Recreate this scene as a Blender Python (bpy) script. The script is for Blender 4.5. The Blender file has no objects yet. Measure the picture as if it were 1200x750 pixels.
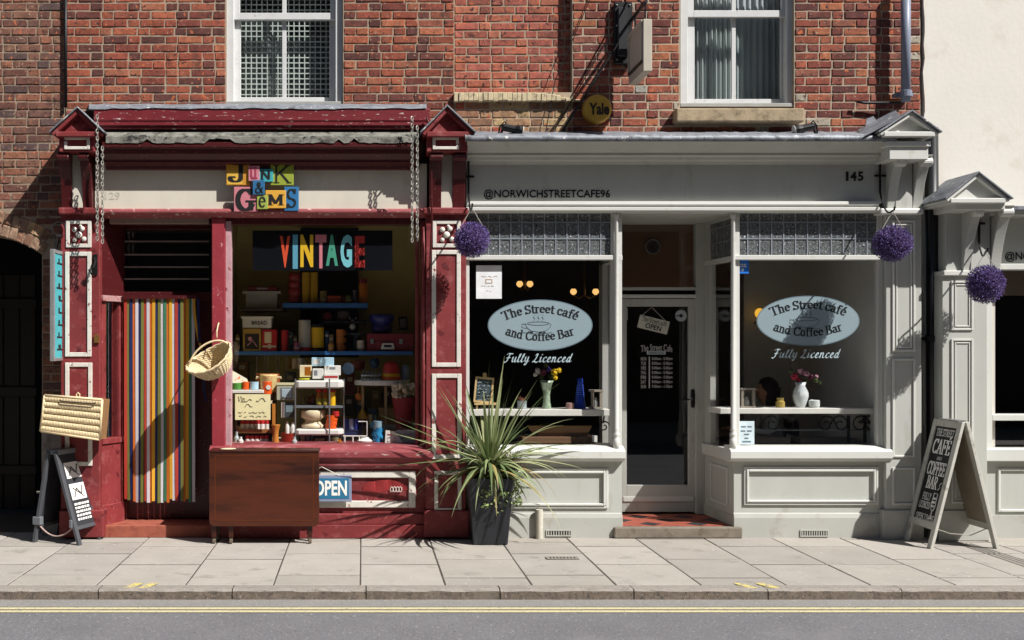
import bpy, bmesh, math, random
from math import sin, cos, pi, radians, sqrt
from mathutils import Vector, Matrix, Euler
random.seed(11)
SC = bpy.context.scene
COL = SC.collection

# ------------------------------------------------------------------ camera, sky, sun, exposure
cam_d = bpy.data.cameras.new('camera'); cam = bpy.data.objects.new('camera', cam_d); COL.objects.link(cam)
cam.location = (0, -10, 1.72); cam.rotation_euler = (radians(90), 0, 0)
cam_d.sensor_width = 36; cam_d.lens = 1308/1200*36
cam_d.shift_x = (600-425)/1200; cam_d.shift_y = (405-375)/1200
cam_d.clip_start = .05; cam_d.clip_end = 2000
SC.camera = cam
SUN = Vector((1.25, -1.0, 1.75)).normalized()
sun_d = bpy.data.lights.new('sun', 'SUN'); sun = bpy.data.objects.new('sun', sun_d); COL.objects.link(sun)
sun.rotation_euler = SUN.to_track_quat('Z', 'Y').to_euler()
sun_d.energy = 5.0; sun_d.angle = radians(.5); sun_d.color = (1, .97, .935)
W = bpy.data.worlds.new('World'); SC.world = W; W.use_nodes = True
_n = W.node_tree.nodes; _sky = _n.new('ShaderNodeTexSky'); _sky.sky_type = 'NISHITA'; _sky.sun_disc = False
_sky.sun_elevation = math.asin(SUN.z); _sky.sun_rotation = math.atan2(SUN.x, SUN.y)
W.node_tree.links.new(_sky.outputs[0], _n['Background'].inputs[0]); _n['Background'].inputs[1].default_value = .05
SC.view_settings.view_transform = 'Standard'; SC.view_settings.look = 'None'
SC.view_settings.exposure = .6; SC.view_settings.gamma = 1; SC.view_settings.use_curve_mapping = False

# ------------------------------------------------------------------ helpers
def C(h):
    h = h.lstrip('#'); f = lambda c: c/12.92 if c <= .04045 else ((c+.055)/1.055)**2.4
    return tuple(f(int(h[i:i+2], 16)/255) for i in (0, 2, 4)) + (1,)
def X(px, y=0.): return (px-425)*(10+y)/1308      # photograph column -> metres, at depth y
def Z(py, y=0.): return 1.72-(py-405)*(10+y)/1308

MATS = {}
def M(name, col, rough=.6, var=.12, ns=6., bump=0., bs=60., metal=0., spec=.4, peel=None, dirt=None, stretch=(1, 1, 1),
      island=0., objcol=False, speck=None, emit=0., alpha=1., trans=0., sheen=0.):
    """procedural paint / stone / cloth: base colour, soft tone noise, optional chips (peel), dirt and fine bump"""
    if name in MATS: return MATS[name]
    m = bpy.data.materials.new(name); m.use_nodes = True; nt = m.node_tree; N = nt.nodes; L = nt.links
    b = N['Principled BSDF']; col = C(col) if isinstance(col, str) else col
    b.inputs['Roughness'].default_value = rough; b.inputs['Metallic'].default_value = metal
    b.inputs['Specular IOR Level'].default_value = spec
    geo = N.new('ShaderNodeNewGeometry'); mp = N.new('ShaderNodeMapping'); L.new(geo.outputs['Position'], mp.inputs[0])
    mp.inputs['Scale'].default_value = stretch
    def noise(scale, det=4, r=.6):
        n = N.new('ShaderNodeTexNoise'); n.inputs['Scale'].default_value = scale; n.inputs['Detail'].default_value = det
        n.inputs['Roughness'].default_value = r; L.new(mp.outputs[0], n.inputs['Vector']); return n.outputs['Fac']
    def ramp(src, a, c):
        r = N.new('ShaderNodeMapRange'); L.new(src, r.inputs[0]); r.inputs[1].default_value = a; r.inputs[2].default_value = c
        return r.outputs[0]
    def mix(fac, a, c, mode='MIX'):
        x = N.new('ShaderNodeMix'); x.data_type = 'RGBA'; x.blend_type = mode
        for s, v in ((x.inputs[0], fac), (x.inputs[6], a), (x.inputs[7], c)):
            if isinstance(v, (int, float, tuple)): s.default_value = v
            else: L.new(v, s)
        return x.outputs[2]
    cur = col
    if objcol:
        oi = N.new('ShaderNodeObjectInfo'); cur = oi.outputs['Color']
    def scale_val(cur, fac_socket, lo, hi):
        r = N.new('ShaderNodeMapRange'); L.new(fac_socket, r.inputs[0]); r.inputs[3].default_value = lo; r.inputs[4].default_value = hi
        h = N.new('ShaderNodeHueSaturation'); L.new(r.outputs[0], h.inputs['Value'])
        if isinstance(cur, tuple): h.inputs['Color'].default_value = cur
        else: L.new(cur, h.inputs['Color'])
        return h.outputs[0]
    if island: cur = scale_val(cur, geo.outputs['Random Per Island'], 1-island, 1+island)
    if var: cur = scale_val(cur, ramp(noise(ns), .3, .7), 1-var, 1+var)
    if speck:
        for (sc, amt, sp) in speck: cur = mix(ramp(noise(sp, 2, .5), .62-amt, .66-amt), cur, C(sc))
    if dirt: cur = mix(ramp(noise(dirt[2], 6, .65), .62-dirt[1], .8-dirt[1]), cur, C(dirt[0]))
    if peel: cur = mix(ramp(noise(peel[2], 7, .7), .66-peel[1], .69-peel[1]), cur, C(peel[0]))
    if isinstance(cur, tuple): b.inputs['Base Color'].default_value = cur
    else: L.new(cur, b.inputs['Base Color'])
    if bump:
        bp = N.new('ShaderNodeBump'); bp.inputs['Strength'].default_value = min(1, bump); bp.inputs['Distance'].default_value = .004
        L.new(noise(bs, 5, .65), bp.inputs['Height']); L.new(bp.outputs[0], b.inputs['Normal'])
    if emit:
        b.inputs['Emission Color'].default_value = col; b.inputs['Emission Strength'].default_value = emit
    if trans:   # thin leaf / cloth: part of the light passes through
        t = N.new('ShaderNodeBsdfTranslucent'); ms = N.new('ShaderNodeMixShader'); ms.inputs[0].default_value = trans
        if isinstance(cur, tuple): t.inputs[0].default_value = cur
        else: L.new(cur, t.inputs[0])
        L.new(b.outputs[0], ms.inputs[1]); L.new(t.outputs[0], ms.inputs[2]); L.new(ms.outputs[0], N['Material Output'].inputs[0])
    if alpha < 1: b.inputs['Alpha'].default_value = alpha
    MATS[name] = m; return m

def glass_mat(name, tint='#ffffff', refl=1.0, wobble=.0):
    """single sheet of window glass: clear transmission plus a mirror reflection by Fresnel"""
    if name in MATS: return MATS[name]
    m = bpy.data.materials.new(name); m.use_nodes = True; nt = m.node_tree; N = nt.nodes; L = nt.links
    N.remove(N['Principled BSDF'])
    t = N.new('ShaderNodeBsdfTransparent'); t.inputs[0].default_value = C(tint)
    g = N.new('ShaderNodeBsdfGlossy'); g.inputs['Roughness'].default_value = .0; 
    ge = N.new('ShaderNodeNewGeometry'); dt = N.new('ShaderNodeVectorMath'); dt.operation = 'DOT_PRODUCT'
    L.new(ge.outputs['Normal'], dt.inputs[0]); L.new(ge.outputs['Incoming'], dt.inputs[1])
    def mth(op, x, y):
        n = N.new('ShaderNodeMath'); n.operation = op
        for i, v in enumerate((x, y)):
            if isinstance(v, (int, float)): n.inputs[i].default_value = v
            else: L.new(v, n.inputs[i])
        return n.outputs[0]
    c_ = mth('ABSOLUTE', dt.outputs['Value'], 0); fr = mth('MULTIPLY_ADD', mth('POWER', mth('SUBTRACT', 1, c_), 5), .92); fr.node.inputs[2].default_value = .07*refl
    class _o: pass
    mu = _o(); mu.outputs = [fr]
    ms = N.new('ShaderNodeMixShader'); L.new(mu.outputs[0], ms.inputs[0]); L.new(t.outputs[0], ms.inputs[1]); L.new(g.outputs[0], ms.inputs[2])
    if wobble:
        geo = N.new('ShaderNodeNewGeometry'); no = N.new('ShaderNodeTexNoise'); no.inputs['Scale'].default_value = 1.5
        L.new(geo.outputs['Position'], no.inputs['Vector']); bp = N.new('ShaderNodeBump'); bp.inputs['Strength'].default_value = wobble
        bp.inputs['Distance'].default_value = .02; L.new(no.outputs['Fac'], bp.inputs['Height']); L.new(bp.outputs[0], g.inputs['Normal'])
    L.new(ms.outputs[0], N['Material Output'].inputs[0]); MATS[name] = m; return m

WORLD = {}
class MB:
    def __init__(s): s.v = []; s.f = []; s.m = []
    def add(s, vs, fs, m=0):
        k = len(s.v); s.v += [tuple(p) for p in vs]; s.f += [tuple(i+k for i in f) for f in fs]; s.m += [m]*len(fs); return s
    def box(s, x0, x1, y0, y1, z0, z1, m=0):
        if x0 > x1: x0, x1 = x1, x0
        if z0 > z1: z0, z1 = z1, z0
        return s.add([(x0,y0,z0),(x1,y0,z0),(x1,y1,z0),(x0,y1,z0),(x0,y0,z1),(x1,y0,z1),(x1,y1,z1),(x0,y1,z1)],
                     [(0,1,5,4),(1,2,6,5),(2,3,7,6),(3,0,4,7),(4,5,6,7),(3,2,1,0)], m)
    def pb(s, a, b, t, u, yf, yb, m=0):              # box whose front face covers photo columns a..b, rows t..u at depth yf
        return s.box(X(a, yf), X(b, yf), yf, yb, Z(u, yf), Z(t, yf), m)
    def prism(s, poly, axis, a, b, m=0):
        n = len(poly)
        f = {'x': lambda p, t: (t, p[0], p[1]), 'y': lambda p, t: (p[0], t, p[1]), 'z': lambda p, t: (p[0], p[1], t)}[axis]
        vs = [f(p, a) for p in poly]+[f(p, b) for p in poly]
        return s.add(vs, [tuple(range(n)), tuple(range(2*n-1, n-1, -1))]+[(i, (i+1) % n, n+(i+1) % n, n+i) for i in range(n)], m)
    def frame(s, x0, x1, z0, z1, w, y0, y1, m=0, wt=None, wb=None):
        wt = w if wt is None else wt; wb = w if wb is None else wb
        s.box(x0, x0+w, y0, y1, z0, z1, m); s.box(x1-w, x1, y0, y1, z0, z1, m)
        if wt: s.box(x0+w, x1-w, y0, y1, z1-wt, z1, m)
        if wb: s.box(x0+w, x1-w, y0, y1, z0, z0+wb, m)
        return s
    def pframe(s, a, b, t, u, wpx, yf, yb, m=0):
        return s.frame(X(a, yf), X(b, yf), Z(u, yf), Z(t, yf), wpx*(10+yf)/1308, yf, yb, m)
    def lathe(s, prof, c, n=16, m=0, axis='z', cap=True):
        k = len(prof); vs = []
        for r, h in prof:
            for i in range(n):
                a = 2*pi*i/n
                p = (r*cos(a), r*sin(a), h) if axis == 'z' else ((r*cos(a), h, r*sin(a)) if axis == 'y' else (h, r*cos(a), r*sin(a)))
                vs.append((c[0]+p[0], c[1]+p[1], c[2]+p[2]))
        fs = [(j*n+i, j*n+(i+1) % n, (j+1)*n+(i+1) % n, (j+1)*n+i) for j in range(k-1) for i in range(n)]
        if cap: fs += [tuple(range(n-1, -1, -1)), tuple((k-1)*n+i for i in range(n))]
        return s.add(vs, fs, m)
    def tube(s, pts, r, n=8, m=0, closed=False, flat=1.):
        pts = [Vector(p) for p in pts]; k = len(pts); vs = []; rr = r if isinstance(r, (list, tuple)) else [r]*k
        up = None
        for i, p in enumerate(pts):
            t = (pts[(i+1) % k]-pts[i-1]) if closed else (pts[min(i+1, k-1)]-pts[max(i-1, 0)])
            t.normalize()
            if up is None: up = t.orthogonal().normalized()
            up = (up-t*up.dot(t)); up = up.normalized() if up.length > 1e-6 else t.orthogonal().normalized()
            w = t.cross(up)
            vs += [p+(up*cos(2*pi*j/n)+w*sin(2*pi*j/n)*flat)*rr[i] for j in range(n)]
        fs = [(i*n+j, i*n+(j+1) % n, ((i+1) % k)*n+(j+1) % n, ((i+1) % k)*n+j) for i in range(k if closed else k-1) for j in range(n)]
        if not closed: fs += [tuple(range(n-1, -1, -1)), tuple((k-1)*n+j for j in range(n))]
        return s.add(vs, fs, m)
    def ball(s, c, r, n=12, m=0, k=8):
        r = r if isinstance(r, tuple) else (r, r, r); vs = [(c[0], c[1], c[2]-r[2])]
        for j in range(1, k):
            b = -pi/2+pi*j/k
            vs += [(c[0]+r[0]*cos(b)*cos(2*pi*i/n), c[1]+r[1]*cos(b)*sin(2*pi*i/n), c[2]+r[2]*sin(b)) for i in range(n)]
        vs.append((c[0], c[1], c[2]+r[2])); t = len(vs)-1
        fs = [(0, 1+(i+1) % n, 1+i) for i in range(n)]+[(t, 1+(k-2)*n+i, 1+(k-2)*n+(i+1) % n) for i in range(n)]
        fs += [(1+j*n+i, 1+j*n+(i+1) % n, 1+(j+1)*n+(i+1) % n, 1+(j+1)*n+i) for j in range(k-2) for i in range(n)]
        return s.add(vs, fs, m)
    def rot(s, c, ang, axis='Y', start=0):
        R = Matrix.Rotation(ang, 3, axis); c = Vector(c)
        for i in range(start, len(s.v)): s.v[i] = tuple(R @ (Vector(s.v[i])-c)+c)
        return s
    def build(s, name, mat, parent=None, smooth=False, bevel=0., seg=1, fixn=True, kind=None, label=None):
        me = bpy.data.meshes.new(name); xs = [p for p in s.v]
        lo = [min(p[i] for p in xs) for i in range(3)]; hi = [max(p[i] for p in xs) for i in range(3)]
        c = Vector(((lo[0]+hi[0])/2, (lo[1]+hi[1])/2, lo[2] if parent is None else (lo[2]+hi[2])/2))
        me.from_pydata([(p[0]-c.x, p[1]-c.y, p[2]-c.z) for p in s.v], [], s.f)
        if fixn:
            bm = bmesh.new(); bm.from_mesh(me); bmesh.ops.recalc_face_normals(bm, faces=bm.faces); bm.to_mesh(me); bm.free()
        for q in (mat if isinstance(mat, (list, tuple)) else [mat]): me.materials.append(q)
        if any(s.m): me.polygons.foreach_set('material_index', s.m)
        if smooth: me.polygons.foreach_set('use_smooth', [True]*len(me.polygons))
        o = bpy.data.objects.new(name, me); COL.objects.link(o); o.location = c; WORLD[o.name] = c
        if parent is not None: adopt(o, parent)
        if bevel:
            bv = o.modifiers.new('bevel', 'BEVEL'); bv.width = bevel; bv.segments = seg; bv.limit_method = 'ANGLE'; bv.angle_limit = radians(35)
        if kind: o['kind'] = kind
        if label: o['label'] = label
        return o
def adopt(o, parent):
    o.parent = parent; o.matrix_parent_inverse = Matrix.Translation(-WORLD[parent.name])
def tag(o, label, cat, group=None):
    o['label'] = label; o['category'] = cat
    if group: o['group'] = group
    return o
def thing(name, loc, label, cat, group=None):
    o = bpy.data.objects.new(name, None); COL.objects.link(o); o.location = loc; o.empty_display_size = .1; WORLD[o.name] = Vector(loc)
    return tag(o, label, cat, group)
def structure(o, label=None):
    o['kind'] = 'structure'; return o
def solo(mb, name, mat, label, cat, group=None, **k): return tag(mb.build(name, mat, **k), label, cat, group)

# ------------------------------------------------------------------ lettering
def text_geo(st, bold=0., res=3):
    cu = bpy.data.curves.new('lettering', 'FONT'); cu.body = st; cu.size = 1; cu.offset = bold; cu.resolution_u = res
    ob = bpy.data.objects.new('lettering', cu); COL.objects.link(ob)
    dg = bpy.context.evaluated_depsgraph_get(); ev = ob.evaluated_get(dg); me = ev.to_mesh()
    vs = [(v.co.x, v.co.y) for v in me.vertices]; fs = [tuple(p.vertices) for p in me.polygons]
    ev.to_mesh_clear(); bpy.data.objects.remove(ob); bpy.data.curves.remove(cu)
    return vs, fs
def fit(vs, w, h):
    x0 = min(v[0] for v in vs); x1 = max(v[0] for v in vs); y0 = min(v[1] for v in vs); y1 = max(v[1] for v in vs)
    return [((v[0]-x0)/(x1-x0)*w, (v[1]-y0)/(y1-y0)*h) for v in vs]
def put(mb, st, a, b, t, u, y, bold=0., m=0, thick=0.):      # built-in sans lettering fitted to photo columns a..b, rows t..u
    vs, fs = text_geo(st, bold); x0, x1, z0, z1 = X(a, y), X(b, y), Z(u, y), Z(t, y)
    vs = fit(vs, x1-x0, z1-z0); mb.add([(x0+p[0], y, z0+p[1]) for p in vs], fs, m)
    if thick: mb.add([(x0+p[0], y+thick, z0+p[1]) for p in vs], fs, m)
    return mb
def arc(cx, cy, rx, ry, a0, a1, n=10): return [(cx+rx*cos(radians(a0+(a1-a0)*i/n)), cy+ry*sin(radians(a0+(a1-a0)*i/n))) for i in range(n+1)]
def sf(x, y, w=.8): return [(x-w, y), (x+w, y)]
# pen-stroke letters, cap height 7, x-height 4.8; value = (advance, strokes); drawn with a broad nib so that stems are thick and serifs thin
G = {
 'T': (6.6, [[(.3,7),(6,7)], [(.3,7),(.3,5.9)], [(6,7),(6,5.9)], [(3.15,7),(3.15,0)], sf(3.15,0,1.1)]),
 'H': (7, [[(1.2,0),(1.2,7)], [(5.6,0),(5.6,7)], [(1.2,3.6),(5.6,3.6)], sf(1.2,0), sf(1.2,7), sf(5.6,0), sf(5.6,7)]),
 'E': (6, [[(1.2,0),(1.2,7)], [(.4,7),(5,7),(5.1,5.8)], [(.4,0),(5.1,0),(5.3,1.3)], [(1.2,3.6),(3.8,3.6)], [(3.8,2.9),(3.8,4.4)]]),
 'É': (6, [[(1.2,0),(1.2,7)], [(.4,7),(5,7),(5.1,5.8)], [(.4,0),(5.1,0),(5.3,1.3)], [(1.2,3.6),(3.8,3.6)], [(3.8,2.9),(3.8,4.4)], [(2.6,7.9),(4,9.2)]]),
 'F': (5.6, [[(1.2,0),(1.2,7)], [(.4,7),(5,7),(5.1,5.8)], [(1.2,3.6),(3.8,3.6)], [(3.8,2.9),(3.8,4.4)], sf(1.2,0,1)]),
 'S': (5.2, [arc(2.5,5.2,1.9,1.8,20,270)+arc(2.5,1.75,2,1.65,90,-160)[1:], [(4.3,5.6),(4.4,7)], [(.5,1.3),(.4,0)]]),
 'C': (6.4, [arc(3.6,3.5,3,3.5,40,320,16), [(5.9,5.4),(6,7)]]),
 'G': (7, [arc(3.6,3.5,3,3.5,45,330,16), [(5.7,0.2),(5.7,3)], [(4.5,3),(6.7,3)], [(5.8,5.6),(5.9,7)]]),
 'B': (6.2, [[(1.2,0),(1.2,7)], [(.4,7),(3,7)]+arc(3,5.4,1.8,1.6,90,-90)[1:]+[(1.2,3.8)], [(3,3.8)]+arc(3.2,1.9,2.1,1.9,90,-90)+[(.4,0)]]),
 'O': (7.2, [arc(3.6,3.5,3,3.5,0,360,20)]),
 'A': (6.8, [[(.8,0),(3.3,7)], [(3.3,7),(5.8,0)], [(1.7,2.5),(4.8,2.5)], sf(.8,0), sf(5.9,0,1)]),
 'R': (6.6, [[(1.2,0),(1.2,7)], [(.4,7),(3,7)]+arc(3,5.3,1.9,1.7,90,-90)[1:]+[(1.2,3.6)], [(3,3.6),(5.6,0)], sf(1.2,0), sf(5.8,0,.6)]),
 'P': (6, [[(1.2,0),(1.2,7)], [(.4,7),(3,7)]+arc(3,5.2,2,1.8,90,-90)[1:]+[(1.2,3.4)], sf(1.2,0,1)]),
 'D': (7, [[(1.2,0),(1.2,7)], [(.4,7),(2.6,7)]+arc(2.8,3.5,3.2,3.5,90,-90,14)[1:]+[(.4,0)]]),
 'I': (2.8, [[(1.3,0),(1.3,7)], sf(1.3,0,.9), sf(1.3,7,.9)]),
 'L': (5.6, [[(1.2,0),(1.2,7)], sf(1.2,7,.9), [(.4,0),(4.8,0),(5,1.6)]]),
 'U': (7, [[(1.2,7),(1.2,2)]+arc(3.4,2,2.2,2,180,360)+[(5.6,7)], sf(1.2,7), sf(5.6,7)]),
 'N': (7.2, [[(1.2,0),(1.2,7)], [(1.2,7),(5.8,0)], [(5.8,0),(5.8,7)], sf(1.2,0), sf(.9,7,.6), sf(5.8,7)]),
 'M': (8.4, [[(1.2,0),(1.2,7)], [(1.2,7),(4.1,1)], [(4.1,1),(7,7)], [(7,7),(7,0)], sf(1.2,0), sf(7,0), sf(1,7,.6), sf(7.2,7,.6)]),
 'Y': (6.6, [[(.8,7),(3.3,3.4)], [(5.8,7),(3.3,3.4),(3.3,0)], sf(.8,7), sf(5.8,7), sf(3.3,0)]),
 'K': (7, [[(1.2,0),(1.2,7)], [(5.4,7),(1.2,2.8)], [(2.6,4.2),(5.8,0)], sf(1.2,0), sf(1.2,7), sf(6,0,.6), sf(5.4,7)]),
 'J': (5, [[(3.4,7),(3.4,1.6)]+arc(1.9,1.6,1.5,1.6,0,-180)+arc(.9,1.6,.5,.5,180,30), [(1.8,7),(4.4,7)]]),
 'V': (6.8, [[(.8,7),(3.4,0)], [(3.4,0),(5.9,7)], sf(.8,7), sf(5.9,7)]),
 '7': (5, [[(.6,6),(.6,7),(4.6,7),(2,0)]]),
 '&': (6.4, [[(5.8,0),(2,5)]+arc(2.8,5.8,1,1.2,200,-30)+[(3,3.8)]+arc(2.4,1.7,1.9,1.7,110,320)+[(5.6,3.6)]]),
 'a': (4.9, [[(3.5,.6),(3.5,3.4)]+arc(2.2,3.5,1.3,1.3,0,160), arc(1.9,1.3,1.4,1.3,60,300)+[(3.5,1)], [(3.5,.5),(4.5,.1)]]),
 'c': (4.5, [arc(2.4,2.4,1.9,2.4,35,320,14)]),
 'd': (5.4, [[(3.9,0),(3.9,7.2)], arc(2.2,2.4,1.8,2.4,20,340,14), [(3.9,.1),(4.8,.1)], [(3,7.2),(3.9,7.2)]]),
 'e': (4.6, [[(.7,2.7),(4,2.7)]+arc(2.35,2.5,1.7,2.3,5,315,14)]),
 'é': (4.6, [[(.7,2.7),(4,2.7)]+arc(2.35,2.5,1.7,2.3,5,315,14), [(2.2,5.6),(3.4,7.2)]]),
 'f': (3.5, [[(1.6,0),(1.6,5.6)]+arc(2.8,5.7,1.2,1.4,180,40), [(.5,4.6),(3,4.6)], sf(1.6,0,.9)]),
 'h': (5.4, [[(1.1,0),(1.1,7.2)], arc(2.5,3.2,1.5,1.6,170,0)+[(4,0)], sf(1.1,0,.7), sf(4,0,.7), [(.4,7.2),(1.1,7.2)]]),
 'n': (5.4, [[(1.1,0),(1.1,4.8)], arc(2.5,3.2,1.5,1.6,170,0)+[(4,0)], sf(1.1,0,.7), sf(4,0,.7), [(.4,4.8),(1.1,4.8)]]),
 'm': (7.8, [[(1.1,0),(1.1,4.8)], arc(2.4,3.2,1.3,1.6,170,0)+[(3.7,0)], arc(5,3.2,1.3,1.6,170,0)+[(6.3,0)], sf(1.1,0,.6), sf(3.7,0,.6), sf(6.3,0,.6)]),
 'o': (4.8, [arc(2.35,2.4,1.8,2.4,0,360,16)]),
 'r': (3.8, [[(1.1,0),(1.1,4.8)], arc(2.4,3.3,1.3,1.4,170,50), sf(1.1,0,.9), [(.4,4.8),(1.1,4.8)]]),
 't': (3.3, [[(1.5,6.4),(1.5,1.2)]+arc(2.5,1.2,1,1.2,180,310), [(.5,4.7),(3,4.7)]]),
 'u': (5.4, [[(1.1,4.8),(1.1,1.6)]+arc(2.5,1.6,1.4,1.6,180,350), [(3.9,4.8),(3.9,0)], [(3.9,.1),(4.7,.1)], [(.4,4.8),(1.1,4.8)], [(3.2,4.8),(3.9,4.8)]]),
 'l': (2.6, [[(1.2,0),(1.2,7.2)], sf(1.2,0,.8), [(.5,7.2),(1.2,7.2)]]),
 'y': (5, [[(.8,4.8),(2.5,.6)], [(4.2,4.8),(2.2,-1.4)]+arc(1.4,-1.4,.8,.8,-20,-150), sf(.8,4.8,.6), sf(4.2,4.8,.6)]),
 'i': (2.6, [[(1.2,0),(1.2,4.8)], sf(1.2,0,.8), [(1.2,6.2),(1.2,6.8)]]),
 's': (4, [arc(2,3.6,1.3,1.2,30,270)+arc(2,1.25,1.4,1.2,90,-150)[1:]]),
 'g': (5, [arc(2.2,3.2,1.6,1.6,0,360,14), arc(2.3,-.6,1.7,1.2,0,360,14), [(3.4,4.4),(4.5,4.9)]]),
}
SCRIPT = {   # sloping, joined brush script
 'F': (6, [[(1.2,6.4),(2.4,7.2),(6,6.9)], [(3.8,7),(2.6,1),(1.4,-.2),(.3,.3)], [(1.6,3.6),(4.6,3.8)]]),
 'u': (4.6, [[(.4,3.6),(.9,4.4),(.8,1.2),(1.5,.1),(2.8,1.2),(3.3,4.4)], [(3.3,4.4),(3.2,.7),(3.8,.1),(4.8,1)]]),
 'l': (2.8, [[(.2,1),(1.8,5),(1.9,7),(1.2,6.6),(.9,3),(1.1,.4),(1.8,.1),(2.9,1)]]),
 'y': (4.4, [[(.4,3.6),(.9,4.4),(.8,1.6),(1.6,.4),(2.8,1.6),(3.2,4.4)], [(3.2,4.4),(3,-.6),(2.2,-2.2),(1.2,-1.8),(2,-.6),(4.4,1)]]),
 'L': (5.6, [[(1.8,5.6),(2.6,7),(3.4,6.4),(2.6,3),(1.6,.6),(.5,.2),(1,1),(3,.2),(4.4,-.1),(5.4,.8)]]),
 'i': (2.4, [[(.4,3.6),(.9,4.4),(.8,.8),(1.3,.1),(2.4,1)], [(1.2,6),(1.4,6.4)]]),
 'c': (3.7, [[(3,3.6),(2.4,4.4),(1.1,3.6),(.7,1.6),(1.4,.2),(2.6,.3),(3.8,1.3)]]),
 'e': (3.6, [[(.6,1.8),(2.4,2.8),(2.4,4.1),(1.4,4.3),(.7,2.6),(1,.6),(2,.1),(3.7,1.2)]]),
 'n': (4.8, [[(.4,3.8),(.9,4.4),(.9,0)], [(.9,2.4),(2.2,4.3),(3,3.9),(3,.7),(3.6,.1),(4.9,1)]]),
 'd': (4.4, [[(2.8,3.4),(1.8,4.4),(.7,2.6),(.9,.4),(1.9,.2),(2.9,2.2)], [(3.6,7),(2.9,1),(3.4,.1),(4.5,1)]]),
}
def strokes(st, table, gap=.3):
    out = []; x = 0
    for ch in st:
        if ch == ' ': x += 2.6; continue
        adv, ss = table[ch]; out += [[(p[0]+x, p[1]) for p in s] for s in ss]; x += adv+gap
    return out, x
def nib(mb, polys, mapf, w, t, ang=0., m=0, lift=.00012):
    """sweep a flat nib (w wide, t thick, at ang) along strokes; mapf(u, v, lift) -> point"""
    ca, sa = cos(ang), sin(ang)
    cs = [(sx*w*ca/2-sy*t*sa/2, sx*w*sa/2+sy*t*ca/2) for sx in (-1, 1) for sy in (-1, 1)]
    k = 0
    for pl in polys:
        for (p, q) in zip(pl, pl[1:]):
            pts = sorted({(round(a[0]+c[0], 5), round(a[1]+c[1], 5)) for a in (p, q) for c in cs})
            def half(ps):
                h = []
                for r in ps:
                    while len(h) > 1 and (h[-1][0]-h[-2][0])*(r[1]-h[-2][1])-(h[-1][1]-h[-2][1])*(r[0]-h[-2][0]) <= 0: h.pop()
                    h.append(r)
                return h
            hull = half(pts)[:-1]+half(pts[::-1])[:-1]
            mb.add([mapf(u, v, (k % 12)*lift) for u, v in hull], [tuple(range(len(hull)))], m); k += 1
    return mb
def pen(mb, st, a, b, t, u, y, w=1.3, th=.45, ang=0., table=G, m=0, slant=0., curve=0., cap=7.):
    """pen lettering on an upright face: columns a..b, cap top row t, baseline row u; curve bends the line up (+) or down (-)"""
    pl, wd = strokes(st, table); x0, x1 = X(a, y), X(b, y); sx = (x1-x0)/wd; z0 = Z(u, y); sz = (Z(t, y)-z0)/cap; xm = (x0+x1)/2; hw = (x1-x0)/2
    def mapf(p, q, l):
        xx = x0+p*sx; zz = q*sz; xx += slant*zz; r = (xx-xm)/hw
        return (xx+curve*2*r*zz/hw, y-l, z0+zz-curve*r*r)
    return nib(mb, pl, mapf, w, th, ang, m)
def scribble(mb, a, b, row, y, h=2., m=0, wpx=.6, words=3, seed=0):
    """a line of handwriting too small to read"""
    r = random.Random(seed); x = a
    while x < b-2:
        e = min(b, x+r.uniform(.5, 1.4)*(b-a)/words); pts = []; q = x
        while q < e: pts.append((X(q, y), y, Z(row+r.uniform(-h/2, h/2), y))); q += .55*h
        if len(pts) > 1: mb.tube(pts, wpx*.0038, 4, m)
        x = e+h*.9
    return mb
# ------------------------------------------------------------------ materials
m_red = M('oxblood gloss paint', '#6b2526', .4, .12, 5, .12, 40, peel=('#a8707a', .0, 26), dirt=('#8d4048', .06, 7))
m_redw = M('weathered oxblood paint', '#762a2b', .6, .2, 4, .35, 50, peel=('#b59a94', .006, 46), dirt=('#90504f', .09, 12), stretch=(.8, .8, .8), speck=[('#5a171c', -.02, 9)])
m_redd = M('dark oxblood paint', '#471517', .4, .12, 5, .12, 40, speck=[('#8a5a58', -.06, 60)])
m_wht = M('chipped white moulding paint', '#cfcac0', .55, .1, 9, .2, 40, peel=('#7c4a46', .06, 17))
m_cream = M('weathered cream board', '#c9c3b3', .6, .06, 4, .1, 40, dirt=('#aaa18c', .06, 3), stretch=(1, 1, .35))
m_grey = M('stone grey eggshell paint', '#afb0a9', .5, .04, 5, .07, 60, dirt=('#9c9a90', .04, 6), stretch=(1, 1, .3))
m_greyl = M('pale grey trim paint', '#c7c7c1', .45, .03, 4, .05, 60, dirt=('#b2ada0', .03, 8))
m_greyp = M('stone grey plinth paint', '#a9a9a2', .5, .05, 3, .1, 60, dirt=('#948e80', .07, 5))
m_sash = M('white sash paint', '#c6c6c4', .45, .05, 9, .1, 50, peel=('#a9a092', .03, 30))
m_lead = M('weathered lead sheet', '#7d8086', .55, .2, 9, .35, 30, metal=.25, peel=('#c9c8c4', .05, 20), dirt=('#4c4e52', .1, 14))
m_black = M('black iron', '#0d0d0e', .5, .1, 20, .1, 80)
m_stone = M('old stone', '#a08e72', .85, .12, 12, .5, 60, dirt=('#6d604c', .12, 10))
m_render = M('cream wall render', '#d8d3c8', .85, .025, 2.2, .35, 22, dirt=('#c9c1b2', .07, 2.2))
m_mortar = M('lime mortar', '#9a8975', .95, .12, 20, .6, 120, dirt=('#86725e', .06, 7))
m_mortarr = M('pale lime mortar', '#a39480', .95, .12, 20, .6, 120, dirt=('#86725e', .06, 7))
m_mortard = M('sooty mortar', '#94826f', .95, .15, 20, .6, 120, dirt=('#4a3c34', .12, 9))
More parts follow.
